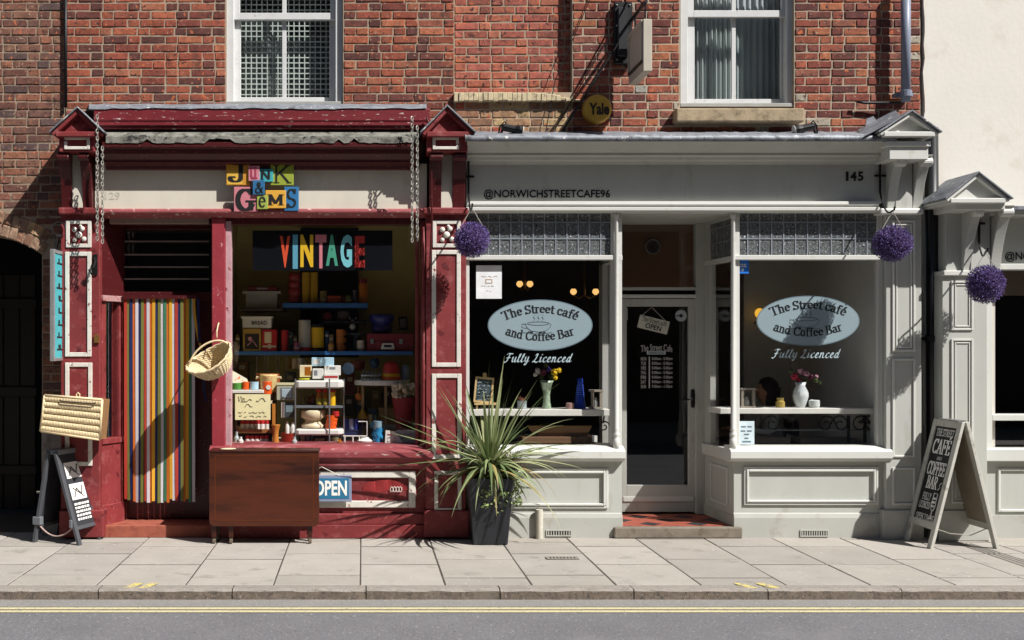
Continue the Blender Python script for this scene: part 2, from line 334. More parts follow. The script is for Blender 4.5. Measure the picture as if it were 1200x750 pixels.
m_brick = M('clay brick', (1, 1, 1, 1), .9, .28, 22, 1., 60, objcol=True, speck=[('#4a2c26', -.01, 26), ('#b0603a', -.03, 17), ('#a08470', -.06, 38)], dirt=('#4a332c', .06, 6))
m_bricks = M('clay brick strip', '#9a4a34', .9, .2, 30, .9, 70, island=.3, speck=[('#3c2420', -.03, 45)])
m_pav = M('sandstone paving', '#9f9a90', .85, .07, 3, .35, 45, objcol=True, dirt=('#767269', .04, 4), speck=[('#b9b5ad', -.06, 30), ('#4a4742', -.11, 18)])
m_kerb = M('granite kerb', '#6a5f54', .95, .3, 34, 1., 45, speck=[('#4f4a44', .02, 50), ('#a9a49a', -.06, 70)], dirt=('#6e675c', .08, 5))  # face kept darker: grime, plus its weaker sunlight put into the colour
m_kerbt = M('worn sunlit kerb top', '#8a837a', .9, .14, 24, .7, 45, speck=[('#5f5a52', -.02, 60)], dirt=('#756e64', .06, 6))  # lighter than the face: wear, plus its stronger sunlight put into the colour
m_road = M('asphalt', '#69686a', .92, .1, 1.6, .9, 160, speck=[('#868484', -.01, 62), ('#454447', -.01, 70), ('#a9a7a5', -.08, 48)], dirt=('#777575', .05, .8))
m_grime = M('dusty gutter asphalt', '#7b7874', .95, .08, 4, .6, 120, speck=[('#a9a49a', .0, 120)])
m_joint = M('joint sand', '#453f37', .95, .1)
m_yel = M('worn yellow road paint', '#bdb38c', .8, .08, 30, .3, 120, peel=('#8a8780', .09, 40))
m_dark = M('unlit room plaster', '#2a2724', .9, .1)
m_olive = M('olive brown back panel', '#b3a66e', .8, .08, 3)
glass = glass_mat('window glass', '#ffffff', 1.3, .03)
glass_d = glass_mat('old window glass', '#e8efec', 1., .12)

# ------------------------------------------------------------------ setting: ground, road, kerb, pavement
ZR = -.075
structure(MB().box(-300, 300, -300, 300, -.34, -.30).build('ground', M('bare earth', '#6b6458', .95)))
structure(MB().box(-60, 60, -9.3, -2.12, -.28, ZR).build('road', m_road, fixn=True))
structure(MB().add([(-60, -2.345, ZR+.003), (60, -2.345, ZR+.003), (60, -2.12, ZR+.004), (-60, -2.12, ZR+.004)], [(0, 1, 2, 3)]).build('road_gutter', m_grime))
road = bpy.data.objects['road']
for a, c in ((712.3, 714.8), (715.9, 718.3)):
    d0 = (1.72-ZR)*1308/(c-405)-10; d1 = (1.72-ZR)*1308/(a-405)-10
    MB().add([(-60, d0, ZR+.004), (60, d0+.0, ZR+.004), (60, d1, ZR+.004), (-60, d1, ZR+.004)], [(0, 1, 2, 3)]).build('yellow_line', m_yel, road)
structure(MB().box(-60, 60, -13, -9.3, -.28, .02).build('far_pavement', M('far paving', '#8f8a80', .9, .08, 2)))
# kerb stones
kerb = structure(MB().box(-60, 60, -2.11, -1.985, -.29, -.05).build('kerb', m_joint))
xs = [X(p, -2.13) for p in range(-199, 1500, 157)]
for i, (a, c) in enumerate(zip(xs, xs[1:])):
    r = random.Random(i); n = 14; mb = MB(); vs = []
    prof = [(-1.99, .0), (-2.098, .001), (-2.120, -.003), (-2.130, -.014), (-2.132, -.25)]
    for k in range(n+1):
        x = a+.004+(c-a-.008)*k/n
        for j, (y, z) in enumerate(prof):
            w = .004 if 0 < j < 4 else 0
            vs.append((x, y+r.uniform(-w, w), z+r.uniform(-w, w)*.8))
    fs = [(k*5+j, (k+1)*5+j, (k+1)*5+j+1, k*5+j+1) for k in range(n) for j in range(4)]+[(0, 1, 2, 3, 4), tuple(n*5+j for j in (4, 3, 2, 1, 0))]
    mb.add(vs, fs); mb.m = [1 if (len(f) == 4 and fi % 4 == 3) or len(f) == 5 else 0 for fi, f in enumerate(mb.f)]; mb.build('kerb_stone', [m_kerbt, m_kerb], kerb)
# pavement flags
pave = structure(MB().box(-60, 60, -1.985, 3, -.29, -.004).build('pavement', m_joint))
cols = [X(p, -2) for p in (-616, -513, -410, -306, -202, -98, 7, 112, 217, 320, 422, 522, 624, 723, 823, 923, 1022, 1122, 1222, 1322, 1424, 1526)]
rows = [[-1.985, -1.62, -.76, -.22, .3], [-1.985, -1.22, -.42, .3], [-1.985, -1.72, -1.0, -.08, .3]]
tones = ['#9a948b', '#969087', '#9d978e', '#938d85', '#99938b', '#a09a91']
def slab_mesh(w, d, r):
    e = .004; t = [r.uniform(-.0015, .0015) for _ in range(4)]
    x, y = w/2, d/2
    vs = [(-x, -y, -.05), (x, -y, -.05), (x, y, -.05), (-x, y, -.05), (-x, -y, -.004), (x, -y, -.004), (x, y, -.004), (-x, y, -.004),
          (-x+e, -y+e, t[0]), (x-e, -y+e, t[1]), (x-e, y-e, t[2]), (-x+e, y-e, t[3])]
    fs = [(0, 1, 5, 4), (1, 2, 6, 5), (2, 3, 7, 6), (3, 0, 4, 7), (4, 5, 9, 8), (5, 6, 10, 9), (6, 7, 11, 10), (7, 4, 8, 11), (8, 9, 10, 11)]
    me = bpy.data.meshes.new('flagstone'); me.from_pydata(vs, [], fs); me.materials.append(m_pav); return me
rr = random.Random(5)
GRATE = (X(640, -.9), X(678, -.9))
for i, (a, c) in enumerate(zip(cols, cols[1:])):
    rw = rows[i % 3 if i % 5 else 1]
    for (y0, y1) in zip(rw, rw[1:]):
        j0 = y0 if y0 > -1.98 else -1.985
        w, d = c-a-.009, y1-j0-.028
        o = bpy.data.objects.new('flagstone', slab_mesh(w, d, rr)); COL.objects.link(o)
        o.location = ((a+c)/2, (j0+y1)/2, rr.uniform(-.002, .001)); o.color = C(rr.choice(tones)); adopt(o, pave)
for (px, n) in ((151, 0), (169, 0), (881, 1), (907, 1)):   # yellow loading marks across the kerb edge
    x0 = X(px-6, -2.05); x1 = X(px+5, -2.05); s = .055 if n == 0 else -.06
    MB().add([(x0, -2.09, .0035), (x1, -2.09, .0035), (x1+s, -1.93, .0035), (x0+s, -1.93, .0035)], [(0, 1, 2, 3)]).build('kerb_mark', M('yellow kerb paint', '#c9b766', .8, .1, 30, .2, 90, peel=('#8f887e', .15, 24)), kerb)
# vent grille let into the paving
g = MB(); gx0, gx1, gy0, gy1 = X(640, -.98), X(678, -.98), -1.03, -.93
g.frame(gx0, gx1, gy0, gy1, .012, 0, 1)
g.v = [(v[0], v[2], .004 if v[1] == 0 else .0075) for v in g.v]
for k in range(9):
    x = gx0+.02+k*(gx1-gx0-.04)/8; g.box(x-.006, x+.006, gy0+.012, gy1-.012, .0035, .0065)
g.box(gx0+.01, gx1-.01, gy0+.01, gy1-.01, .0025, .003, 1)
g.build('pavement_vent', [M('cast iron', '#8a847a', .7, .15, 30, .2, 80), M('grille shade', '#4a443c', .9)], pave)
# drainage slots at the right
for k in range(4):
    xa, xb = X(1128+k*5, -.4), X(1196+k*9, -1.3)
    MB().add([(xa, -.3, .0028), (xa+.012, -.3, .0028), (xb+.012, -1.95, .0028), (xb, -1.95, .0028)], [(0, 1, 2, 3)]).build('drain_slot', M('slot iron', '#4d4844', .8), pave)
# the row of houses across the street (seen only in the glass, but it stands there and shades the facade's sky)
opp = thing('terrace_house', (0, -13, 0), 'brown brick terrace across the street, mirrored faintly in the shop glass', 'building')
mb = MB(); mb.box(-22, 28, -13.6, -13, 0, 10.8)
mb.build('wall', M('brown brick terrace', '#54463c', .9, .2, 3), opp)
for zz in (.9, 4.0, 7.1):
    for k in range(9):
        x = -14+k*4.0
        f = MB().frame(x, x+1.2, zz, zz+1.7, .09, -13.0, -12.96); f.build('window', M('brown stained frame', '#4a3c30'), opp)
        MB().box(x+.09, x+1.11, -12.995, -12.985, zz+.09, zz+1.61).build('pane', M('far dark glass', '#15181b', .1), opp)

# ------------------------------------------------------------------ bricks
def brick_mesh(w, h, r):
    xs = [-w/2, -w/2+.007, -w*.15, w*.18, w/2-.007, w/2]; zs = [-h/2, -h/2+.007, h/2-.007, h/2]
    vs = []; nx, nz = 6, 4
    for j, z in enumerate(zs):
        for i, x in enumerate(xs):
            edge = i in (0, nx-1) or j in (0, nz-1)
            y = (.006+r.uniform(0, .003)) if edge else r.uniform(-.0028, .002)
            q = .0034 if edge else .001
            vs.append((x+r.uniform(-q, q), y, z+r.uniform(-q, q)))
    fs = [(j*nx+i, j*nx+i+1, (j+1)*nx+i+1, (j+1)*nx+i) for j in range(nz-1) for i in range(nx-1)]
    b = len(vs); rim = [i for i in range(nx)]+[j*nx+nx-1 for j in range(1, nz)]+[(nz-1)*nx+i for i in range(nx-2, -1, -1)]+[j*nx for j in range(nz-2, 0, -1)]
    vs += [(vs[i][0], .03, vs[i][2]) for i in rim]; n = len(rim)
    fs += [(rim[i], b+i, b+(i+1) % n, rim[(i+1) % n]) for i in range(n)]
    me = bpy.data.meshes.new('brick'); me.from_pydata(vs, [], fs); me.materials.append(m_brick)
    return me
rb = random.Random(3)
BS = [brick_mesh(.217, .0672, rb) for _ in range(14)]; BH = [brick_mesh(.105, .0672, rb) for _ in range(14)]
P_OR = ['#92482e', '#9a4f32', '#8b422d', '#853f29', '#7e3b2b', '#a15a39', '#73372b', '#874632', '#8f4930', '#64342b', '#9c5a3d', '#5b322b']
P_BR = ['#7c4e3e', '#704436', '#86543c', '#744a3a', '#643e32', '#805c46', '#6a483c', '#8c563e', '#5a4440', '#78503e']
P_RD = ['#8b422e', '#823b2b', '#924930', '#753629', '#9a5436', '#8f543f', '#804130', '#6a3229', '#9e5b37', '#5e302b', '#71392e', '#864d3c']
P_BF = ['#9c8056', '#8f7350', '#a98c60', '#94664a', '#86694c', '#a07a56', '#7d5a42', '#96462f']
def place_brick(parent, x, y, z, w, pal, r, ang=0., h=1., tilt=.008):
    full = w > .16; me = r.choice(BS if full else BH)
    o = bpy.data.objects.new('brick', me); COL.objects.link(o)
    o.location = (x, y+r.uniform(-.002, .003), z); o.scale = (w/(.217 if full else .105), 1, h*r.uniform(.95, 1.035))
    o.rotation_euler = (0, ang+r.uniform(-tilt, tilt), 0)
    c = C(r.choice(pal)); k = r.uniform(.82, 1.12); g_ = .3*c[0]+.6*c[1]+.1*c[2]; o.color = tuple((q_*.9+g_*.1)*k for q_ in c[:3])+(1,); adopt(o, parent); return o
def courses(parent, y, z0, z1, spans, pal, seed, pitch=.0748, bond='flemish'):
    r = random.Random(seed); k = 0; z = z1
    while z-pitch > z0-.03:
        zc = z-pitch/2
        for (a, c) in spans(zc):
            x = a+.004; st = (k % 2)
            off = r.choice([0, .0]); first = True
            while x < c-.03:
                L = .217 if st else .105
                if first and k % 2 == 0: L = .105*r.uniform(.5, 1.) if r.random() < .5 else .105
                first = False
                L *= r.uniform(.97, 1.03)
                if x+L > c-.05: L = c-.004-x
                L = min(L, c-.004-x)
                place_brick(parent, x+L/2, y, zc, L, pal(x+L/2, zc, r) if callable(pal) else pal, r)
                x += L+r.uniform(.005, .010)
                st = 1-st if r.random() < .93 else st
        z -= pitch; k += 1
yb = .12
# --- left building with the gateway
gate_b = thing('gateway_building', (X(20), yb, 0), 'old brown brick building at the far left with a dark arched gateway', 'building')
xl, xr = X(-260, yb), X(75.5, yb); ztop = Z(-26, yb)
ax, az, R1 = X(-40, yb), Z(436, yb), 164*(10.12)/1308
def gate_wall():
    """mortar backing with the arched opening cut out: a polygon round the arch, extruded"""
    R = R1+.225; pts = []
    xo = X(49, yb)      # right jamb of the opening
    a_end = math.acos((xo-ax)/R1)
    arcp = [(ax+R1*cos(t), az+R1*sin(t)) for t in [a_end+(pi-2*a_end)*k/24 for k in range(25)]]
    poly = [(xr, 0), (xr, ztop), (xl, ztop), (xl, 0), (2*ax-xo, 0)]+arcp[::-1]+[(xo, 0)]
    return MB().prism(poly, 'y', yb+.006, yb+.45), a_end, xo
mbw, a_end, xo = gate_wall(); mbw.build('wall', m_mortard, gate_b)
RO = R1+.232
def spans_left(z):
    if z > az+RO*.999: return [(xl if 0 else X(-40, yb), xr)]
    t = az+RO-z
    hx = sqrt(max(0, RO*RO-(z-az)**2)) if z > az else RO
    xs_ = ax+hx+.006
    if z < az+R1*sin(a_end): xs_ = max(xo+.002, ax+RO*.0)
    if z < az+RO*sin(a_end) and z >= az+R1*sin(a_end): xs_ = min(xs_, xr)
    xs_ = max(xs_, xo+.002) if z < az+R1*sin(a_end) else xs_
    return [(xs_, xr)] if xs_ < xr-.03 else []
courses(gate_b, yb, Z(503, yb), ztop, spans_left, P_BR, 21)
r = random.Random(8)
for ring, rad in enumerate((R1+.056, R1+.172)):
    n = int(rad*(pi/2+.2-a_end)/.0748)
    for k in range(n):
        t = a_end+.02+(k+.5*ring)*.0748/rad
        x, z = ax+rad*cos(t), az+rad*sin(t)
        if x < X(-14, yb): break
        o = place_brick(gate_b, x, yb-.004, z, .1035, ['#9a7a60', '#8f6a50', '#a5845f', '#86604a', '#94705a'], r, ang=-t, h=1.0)
MB().box(xo+.001, X(75, yb), yb-.012, yb+.03, 0, Z(506, yb)).build('rendered_base', M('grey cement base', '#87807a', .9, .15, 8, .6, 40, dirt=('#5d5650', .12, 8)), gate_b, bevel=.006)
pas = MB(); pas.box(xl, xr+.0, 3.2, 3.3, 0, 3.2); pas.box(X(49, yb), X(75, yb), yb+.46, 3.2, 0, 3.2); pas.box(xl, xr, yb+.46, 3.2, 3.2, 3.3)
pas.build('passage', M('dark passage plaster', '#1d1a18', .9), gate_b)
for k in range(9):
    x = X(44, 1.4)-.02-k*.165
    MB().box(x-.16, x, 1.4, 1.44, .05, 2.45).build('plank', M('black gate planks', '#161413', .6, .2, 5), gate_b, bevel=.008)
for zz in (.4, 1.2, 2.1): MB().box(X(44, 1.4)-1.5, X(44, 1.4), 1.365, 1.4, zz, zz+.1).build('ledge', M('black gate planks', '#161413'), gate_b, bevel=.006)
# --- building over the red shop
ba = thing('brick_building', (X(300), yb, 0), 'orange-red brick building above the red vintage shop, with the latticed sash window', 'building')
def wall_with_hole(parent, x0, x1, z0, z1, hx0, hx1, hz0, m, y=yb):
    mb = MB(); yf, ybk = y+.006, y+.4
    mb.box(x0, hx0, yf, ybk, z0, z1); mb.box(hx1, x1, yf, ybk, z0, z1)
    if hz0 > z0: mb.box(hx0, hx1, yf, ybk, z0, hz0)
    return mb
wx0, wx1 = X(265, yb), X(402, yb)
mb = wall_with_hole(ba, X(77, yb), X(532.5, yb), 3.0, ztop, wx0, wx1, Z(124, yb), m_mortar)
mb.build('wall', m_mortar, ba)
courses(ba, yb, Z(152, yb), ztop, lambda z: [(X(77, yb), wx0-.004), (wx1+.004, X(532.5, yb))] if z > Z(124, yb) else [(X(77, yb), X(532.5, yb))], P_OR, 4)
# --- building over the cafe: bricked-up recess, alarm, right-hand sash
bb = thing('brick_building', (X(800), yb, 0), 'patched red brick building above the grey cafe, with the blocked window and net curtains', 'building')
rx0, rx1, rz = X(533.5, yb), X(671, yb), Z(108, yb)
vx0, vx1, vz = X(797, yb), X(931, yb), Z(127, yb)
xe = X(1079, yb)
mb = MB(); yf = yb+.006
mb.box(X(533, yb), rx1, yf, yb+.4, 3.0, rz); mb.box(rx1, vx0, yf, yb+.4, 3.0, ztop); mb.box(vx0, vx1, yf, yb+.4, 3.0, vz); mb.box(vx1, xe, yf, yb+.4, 3.0, ztop)
mb.box(X(533, yb), rx1, yb+.112, yb+.4, rz, ztop)
mb.build('wall', m_mortarr, bb)
def spb(z):
    s = []
    if z > vz: s += [(rx1+.001, vx0-.004), (vx1+.004, xe)]
    elif z > Z(145, yb): s += [(rx1+.001, X(792, yb)), (X(944, yb), xe)]
    else: s += [(rx1+.001, xe)]
    return s
def pal_b(x, z, r):
    if r.random() < .03: return ['#8d8a80', '#a09684']
    return P_RD
courses(bb, yb, Z(166, yb), ztop, spb, pal_b, 7)
bk = MB().box(rx0, rx1, yb+.104, yb+.111, rz, ztop).build('blocked_window', m_mortar, bb)
courses(bk, yb+.098, rz, ztop, lambda z: [(rx0, rx1)], ['#9c5040', '#a4583e', '#944c3a', '#985040', '#884838', '#a86044'], 9)
courses(bb, yb, Z(158, yb), Z(119, yb), lambda z: [(rx0, rx1)], P_BF, 12)
# stone ledge under the blocked window, slightly broken
mb = MB(); n = 26; r = random.Random(2)
for k in range(n):
    a, c = X(532+148*k/n, .06), X(532+148*(k+1)/n, .06)
    mb.box(a, c, .06+r.uniform(0, .012), yb+.1, Z(118+r.uniform(-1, .6), .06), Z(107.5+r.uniform(0, 1.2)+(1.2*max(0, k-18)), .06))
mb.build('stone_ledge', M('flaking pale ledge', '#c0b190', .9, .1, 14, .6, 60, dirt=('#7d6f58', .1, 20)), bb, bevel=.006)
MB().pb(793, 943, 126.5, 142.5, -.01, yb+.12).build('window_sill', m_stone, bb, bevel=.012, seg=2)
# sash windows
def sash(parent, a, b, bot, rail, barpx, deep):
    y1 = deep; zt = Z(-26, y1)
    f = MB(); f.box(X(a, y1), X(a+9, y1), y1, y1+.12, Z(bot, y1), zt); f.box(X(b-9, y1), X(b, y1), y1, y1+.12, Z(bot, y1), zt)
    f.box(X(a, y1), X(b, y1), y1, y1+.12, zt, zt+.06)
    win = f.build('sash_window', m_sash, parent, bevel=.004)
    s = MB(); y2 = y1+.04                                   # upper sash, in front
    s.box(X(a+9, y2), X(a+16, y2), y2, y2+.04, Z(rail+8, y2), zt); s.box(X(b-15, y2), X(b-9, y2), y2, y2+.04, Z(rail+8, y2), zt)
    s.box(X(a+16, y2), X(b-15, y2), y2, y2+.04, Z(rail+8, y2), Z(rail, y2)); s.box(X(barpx-2.5, y2), X(barpx+2.5, y2), y2+.005, y2+.035, Z(rail, y2), zt)
    s.build('upper_sash', m_sash, win, bevel=.003)
    s = MB(); y3 = y1+.085
    s.box(X(a+8, y3), X(a+17, y3), y3, y3+.04, Z(bot-1, y3), Z(rail+2, y3)); s.box(X(b-16, y3), X(b-8, y3), y3, y3+.04, Z(bot-1, y3), Z(rail+2, y3))
    s.box(X(a+17, y3), X(b-16, y3), y3, y3+.04, Z(bot-1, y3), Z(bot-6, y3)); s.box(X(barpx-2.5, y3), X(barpx+2.5, y3), y3+.005, y3+.035, Z(bot-6, y3), Z(rail+3, y3))
    s.build('lower_sash', m_sash, win, bevel=.003)
    MB().box(X(a-1, y1), X(b+1, y1), y1-.03, y1+.14, Z(bot+4, y1), Z(bot-.5, y1)).build('sill', M('grey sill paint', '#9a9a96', .6, .1, 9), win, bevel=.004)
    for (u, v) in ((a+17, barpx-2.5), (barpx+2.5, b-16)):
        yy = y3+.02; MB().add([(X(u, yy), yy, Z(bot-6, yy)), (X(v, yy), yy, Z(bot-6, yy)), (X(v, yy), yy, Z(rail+3, yy)), (X(u, yy), yy, Z(rail+3, yy))], [(0, 1, 2, 3)]).build('pane', glass_d, win)
        yy = y2+.02; MB().add([(X(u, yy), yy, Z(rail, yy)), (X(v, yy), yy, Z(rail, yy)), (X(v, yy), yy, zt), (X(u, yy), yy, zt)], [(0, 1, 2, 3)]).build('pane', glass_d, win)
    # dim room behind
    x0, x1, z0 = X(a-40, yb), X(b+40, yb), Z(bot+20, yb)
    rm = MB(); rm.add([(x0, .53, z0), (x1, .53, z0), (x1, 2.2, z0), (x0, 2.2, z0), (x0, .53, zt+.2), (x1, .53, zt+.2), (x1, 2.2, zt+.2), (x0, 2.2, zt+.2)],
                     [(0, 1, 2, 3), (1, 2, 6, 5), (2, 3, 7, 6), (3, 0, 4, 7), (4, 5, 6, 7)])
    rm.build('room', M('dim bedroom wall', '#6a6a6e', .9), win); 
    return win
wl = sash(ba, 265, 402, 120, 15, 333, yb+.05)
mb = MB(); yg = .37        # white lattice panel behind the left window
for k in range(19): x = X(282+k*6.25, yg); mb.box(x-.0045, x+.0045, yg, yg+.012, Z(118, yg), Z(-22, yg))
for k in range(24): z = Z(117-k*6.2, yg); mb.box(X(281, yg), X(394, yg), yg+.001, yg+.013, z-.0045, z+.0045)
mb.build('lattice_screen', M('white lattice', '#dcdcd8', .6), wl)
def net(parent, a, b, t, u, y, amp, n, dens, nm, col):
    """net curtain: folded sheet, mostly see-through cloth with a woven spot pattern"""
    m = bpy.data.materials.new(nm); m.use_nodes = True; nt = m.node_tree; N = nt.nodes; L = nt.links; N.remove(N['Principled BSDF'])
    d = N.new('ShaderNodeBsdfDiffuse'); d.inputs[0].default_value = C(col); tl = N.new('ShaderNodeBsdfTranslucent'); tl.inputs[0].default_value = C(col)
    ad = N.new('ShaderNodeMixShader'); ad.inputs[0].default_value = .35; L.new(d.outputs[0], ad.inputs[1]); L.new(tl.outputs[0], ad.inputs[2])
    tr = N.new('ShaderNodeBsdfTransparent'); tc = N.new('ShaderNodeNewGeometry'); vo = N.new('ShaderNodeTexVoronoi'); vo.inputs['Scale'].default_value = 26
    vo.inputs['Randomness'].default_value = .15; L.new(tc.outputs['Position'], vo.inputs['Vector'])
    mr = N.new('ShaderNodeMapRange'); mr.inputs[1].default_value = .16; mr.inputs[2].default_value = .28; mr.inputs[3].default_value = min(1, dens*1.9); mr.inputs[4].default_value = dens
    L.new(vo.outputs['Distance'], mr.inputs[0]); mx = N.new('ShaderNodeMixShader'); L.new(mr.outputs[0], mx.inputs[0]); L.new(tr.outputs[0], mx.inputs[1]); L.new(ad.outputs[0], mx.inputs[2])
    L.new(mx.outputs[0], N['Material Output'].inputs[0])
    vs = []; x0, x1, z0, z1 = X(a, y), X(b, y), Z(u, y), Z(t, y)
    for k in range(n*6+1):
        s = k/(n*6); yy = y+amp*sin(2*pi*n*s)+amp*.5*sin(2*pi*n*.37*s+1); vs += [(x0+(x1-x0)*s, yy, z0), (x0+(x1-x0)*s, yy*1.0+amp*.2*sin(9*s), z1)]
    MB().add(vs, [(2*k, 2*k+2, 2*k+3, 2*k+1) for k in range(n*6)]).build('net_curtain', m, parent, smooth=True)
net(wl, 281, 331, 22, 119, .45, .02, 7, .8, 'lace', '#c4c6c8')
net(wl, 331, 394, 40, 119, .45, .02, 8, .45, 'thin lace', '#b4b6ba')
wr = sash(bb, 797, 931, 122, 12, 860, yb+.05)
net(wr, 813, 862, -24, 119, .42, .016, 9, .92, 'white net', '#dfe2e4')
net(wr, 858, 916, -24, 119, .44, .012, 8, .85, 'grey net', '#d2d6da')
net(wr, 904, 916, -24, 119, .4, .03, 3, .6, 'white net edge', '#c4c8cc')
# --- cream rendered neighbour
nb = thing('rendered_building', (X(1300), yb, 0), 'cream rendered building on the right, rising smooth behind the small lead hood', 'building')
r = random.Random(4); edge = [(X(1081+r.uniform(-1.5, 2.2)+(3*max(0, (z-3.6))*0), yb), z) for z in [k*.12 for k in range(0, 41)]]
MB().prism(edge+[(X(1081, yb), ztop), (9.5, ztop), (9.5, 2.45), (X(1152, .3), 2.45), (X(1152, .3), 0)], 'y', .104, .5).build('wall', m_render, nb)
# ------------------------------------------------------------------ red vintage shopfront
rs = thing('red_shopfront', (X(310), 0, 0), 'flaking oxblood red timber shopfront with gabled pilasters and a cream fascia', 'shopfront')
def gable(par, a, b, apex, peak, base, yf, ybk, m_face, m_roof, thick=5, deep_face=.05):
    """little pediment hood: triangular face set back between two raking roof boards"""
    m = MB(); e = 2
    m.prism([(X(a+4, yf), Z(base-2, yf)), (X(b-4, yf), Z(base-2, yf)), (X(apex, yf), Z(peak+4, yf))], 'y', yf+deep_face, ybk)
    face = m.build('pediment', m_face, par)
    for s, q in ((a, -1), (b, 1)):
        p0 = (X(apex, yf), Z(peak, yf)); p1 = (X(s+q*3, yf), Z(base-1, yf)); L = sqrt((p1[0]-p0[0])**2+(p1[1]-p0[1])**2)
        t = thick*.0076; nx, nz = -(p1[1]-p0[1])/L*t*q, (p1[0]-p0[0])/L*t*q
        if nz > 0: nx, nz = -nx, -nz
        MB().prism([p0, p1, (p1[0]+nx*.8, p1[1]+nz*.8), (p0[0], p0[1]-t*1.25)], 'y', yf, ybk).build('rake_board', m_face, par, bevel=.004)
        up = (-nx/t, -nz/t); w = .014
        MB().prism([(p0[0], p0[1]+.001), (p1[0]+q*.012, p1[1]+.001), (p1[0]+q*.012+up[0]*w, p1[1]+up[1]*w+.002), (p0[0], p0[1]+w*1.2)], 'y', yf-.02, ybk+.06).build('roof_sheet', m_roof, par, bevel=.003)
    MB().pb(a+2, b-2, base-3, base+3, yf-.005, ybk).build('pediment_moulding', m_face, par, bevel=.006)
def framed(par, a, b, t, u, wpx, y, m_in, m_fr, depth=.012, deep=.0):
    MB().pframe(a, b, t, u, wpx, y-depth, y+.001).build('panel_moulding', m_fr, par, bevel=.0035)
def pilaster(par, a, b, y, ia, ib, tall, low):
    MB().pb(a, b, 250, 630, y, .12).build('pilaster', m_redw, par, bevel=.006)
    framed(par, ia, ib, 258, 290, 4.5, y, m_redw, m_wht)
    framed(par, ia-1, ib, tall[0], tall[1], 5, y, m_redw, m_wht)
    framed(par, ia-1, ib+1, low[0], low[1], 5, y, m_redw, m_wht)
    MB().pb(a-3, b+3, 243, 251, y-.05, .12).build('pilaster_moulding', m_redw, par, bevel=.012, seg=2)
    c = (ia+ib)/2; m = MB(); yy = y-.022                       # cast ornament in the little square
    for (dx, dy, rr_) in ((-5, -5, 3.2), (4, -6, 3), (0, 1, 4), (-5, 7, 2.6), (6, 6, 3), (2, -9, 2)):
        m.ball((X(c+dx, yy), yy+.012, Z(274+dy, yy)), (rr_*.0076, .014, rr_*.0076), 8, k=6)
    m.build('ornament', m_wht, par, smooth=True)
    MB().pb(a-2, b+4, 598, 630, y-.03, .12).build('pilaster_base', m_redw, par, bevel=.008)
pilaster(rs, 71, 117, -.08, 77, 107, (295, 418), (425, 546))
pilaster(rs, 499, 546, -.08, 507, 540, (293, 430), (438, 538))
framed(rs, 509, 541, 552, 600, 4.5, -.08, m_redw, m_wht)
def console(par, a, b, ca, cb, y):
    """tall bracket: two swelling cheeks either side of a pale recessed strip"""
    for (p, q) in ((a, ca), (cb, b)):
        pr = []
        for k in range(15):
            s = k/14; z = Z(177+(245-177)*s, y); yy = y-.13*(1-s)**1.6-.015*sin(pi*min(1, s*2))
            pr.append((yy, z))
        pr += [(.12, Z(245, y)), (.12, Z(177, y))]
        MB().prism(pr, 'x', X(p, y), X(q, y)).build('console_cheek', m_redd, par, bevel=.004)
        MB().lathe([(.03, X(p, y)-.004), (.034, X(p, y)+.004), (.034, X(q, y)-.004), (.03, X(q, y)+.004)], (0, y-.125, Z(187, y)), 14, axis='x').build('scroll', m_redd, par)
    MB().pb(ca, cb, 177, 245, y+.0, .12).build('console_strip', m_cream, par)
    MB().pb(a-3, b+3, 158, 178, y-.17, .12).build('console_block', m_redw, par, bevel=.006)
    MB().pframe(ca-10, cb+8, 160, 175, 3.5, y-.182, y-.169).build('console_label', m_wht, par, bevel=.003)
console(rs, 72, 108, 85, 97, -.08)
console(rs, 503, 545, 517, 530, -.08)
gable(rs, 63, 117, 91, 127, 157, -.30, .12, m_redw, m_lead)
gable(rs, 498, 552, 524, 125, 157, -.30, .12, m_redw, m_lead)
# blind box, weathered cornice, fascia
m_blind = M('flaking blind box paint', '#6f242a', .45, .15, 6, .25, 50, peel=('#c9bdb4', .055, 13), stretch=(.8, 1, 3.6))
pr = [(.1, 126), (-.135, 126), (-.15, 128), (-.15, 141), (-.14, 144), (-.14, 151), (-.02, 152), (.1, 152)]
MB().prism([(y, Z(p, -.14)) for y, p in pr], 'x', X(110, -.14), X(504, -.14)).build('blind_box', m_blind, rs, bevel=.006)
MB().pb(112, 500, 143.5, 147, -.16, -.14).build('blind_lath', m_blind, rs, bevel=.004)
r = random.Random(5); mb = MB(); N_ = 40; vs = []
for k in range(N_+1):
    px = 104+396*k/N_; vs += [(X(px, .11), .119, Z(121.5+r.uniform(-.6, .6), .11)), (X(px, -.16), -.155, Z(125.5+r.uniform(-.8, .5), -.16)), (X(px, -.16), -.158, Z(127.3+r.uniform(-.9, .9), -.16))]
mb.add(vs, [(3*k+j, 3*k+3+j, 3*k+4+j, 3*k+1+j) for k in range(N_) for j in range(2)]).build('lead_flashing', m_lead, rs, smooth=True)
mb = MB(); r = random.Random(6); vs = []; N_ = 60
for k in range(N_+1):   # broken weathered board on top of the cornice
    px = 124+364*k/N_; hole = 5 if (r.random() < .12 or 19 < k < 24) else 0
    vs += [(X(px, -.12), -.125, Z(155, -.12)), (X(px, -.23), -.228, Z(160+r.uniform(-.5, .5), -.23)), (X(px, -.23), -.233, Z(167.5-hole+r.uniform(-.7, .7), -.23))]
mb.add(vs, [(3*k+j, 3*k+3+j, 3*k+4+j, 3*k+1+j) for k in range(N_) for j in range(2)])
mb.build('cornice_weathering', M('weathered grey-cream flashing', '#77766d', .85, .2, 20, .6, 40, dirt=('#44433c', .16, 9), peel=('#2c2a28', .09, 12)), rs, smooth=False)
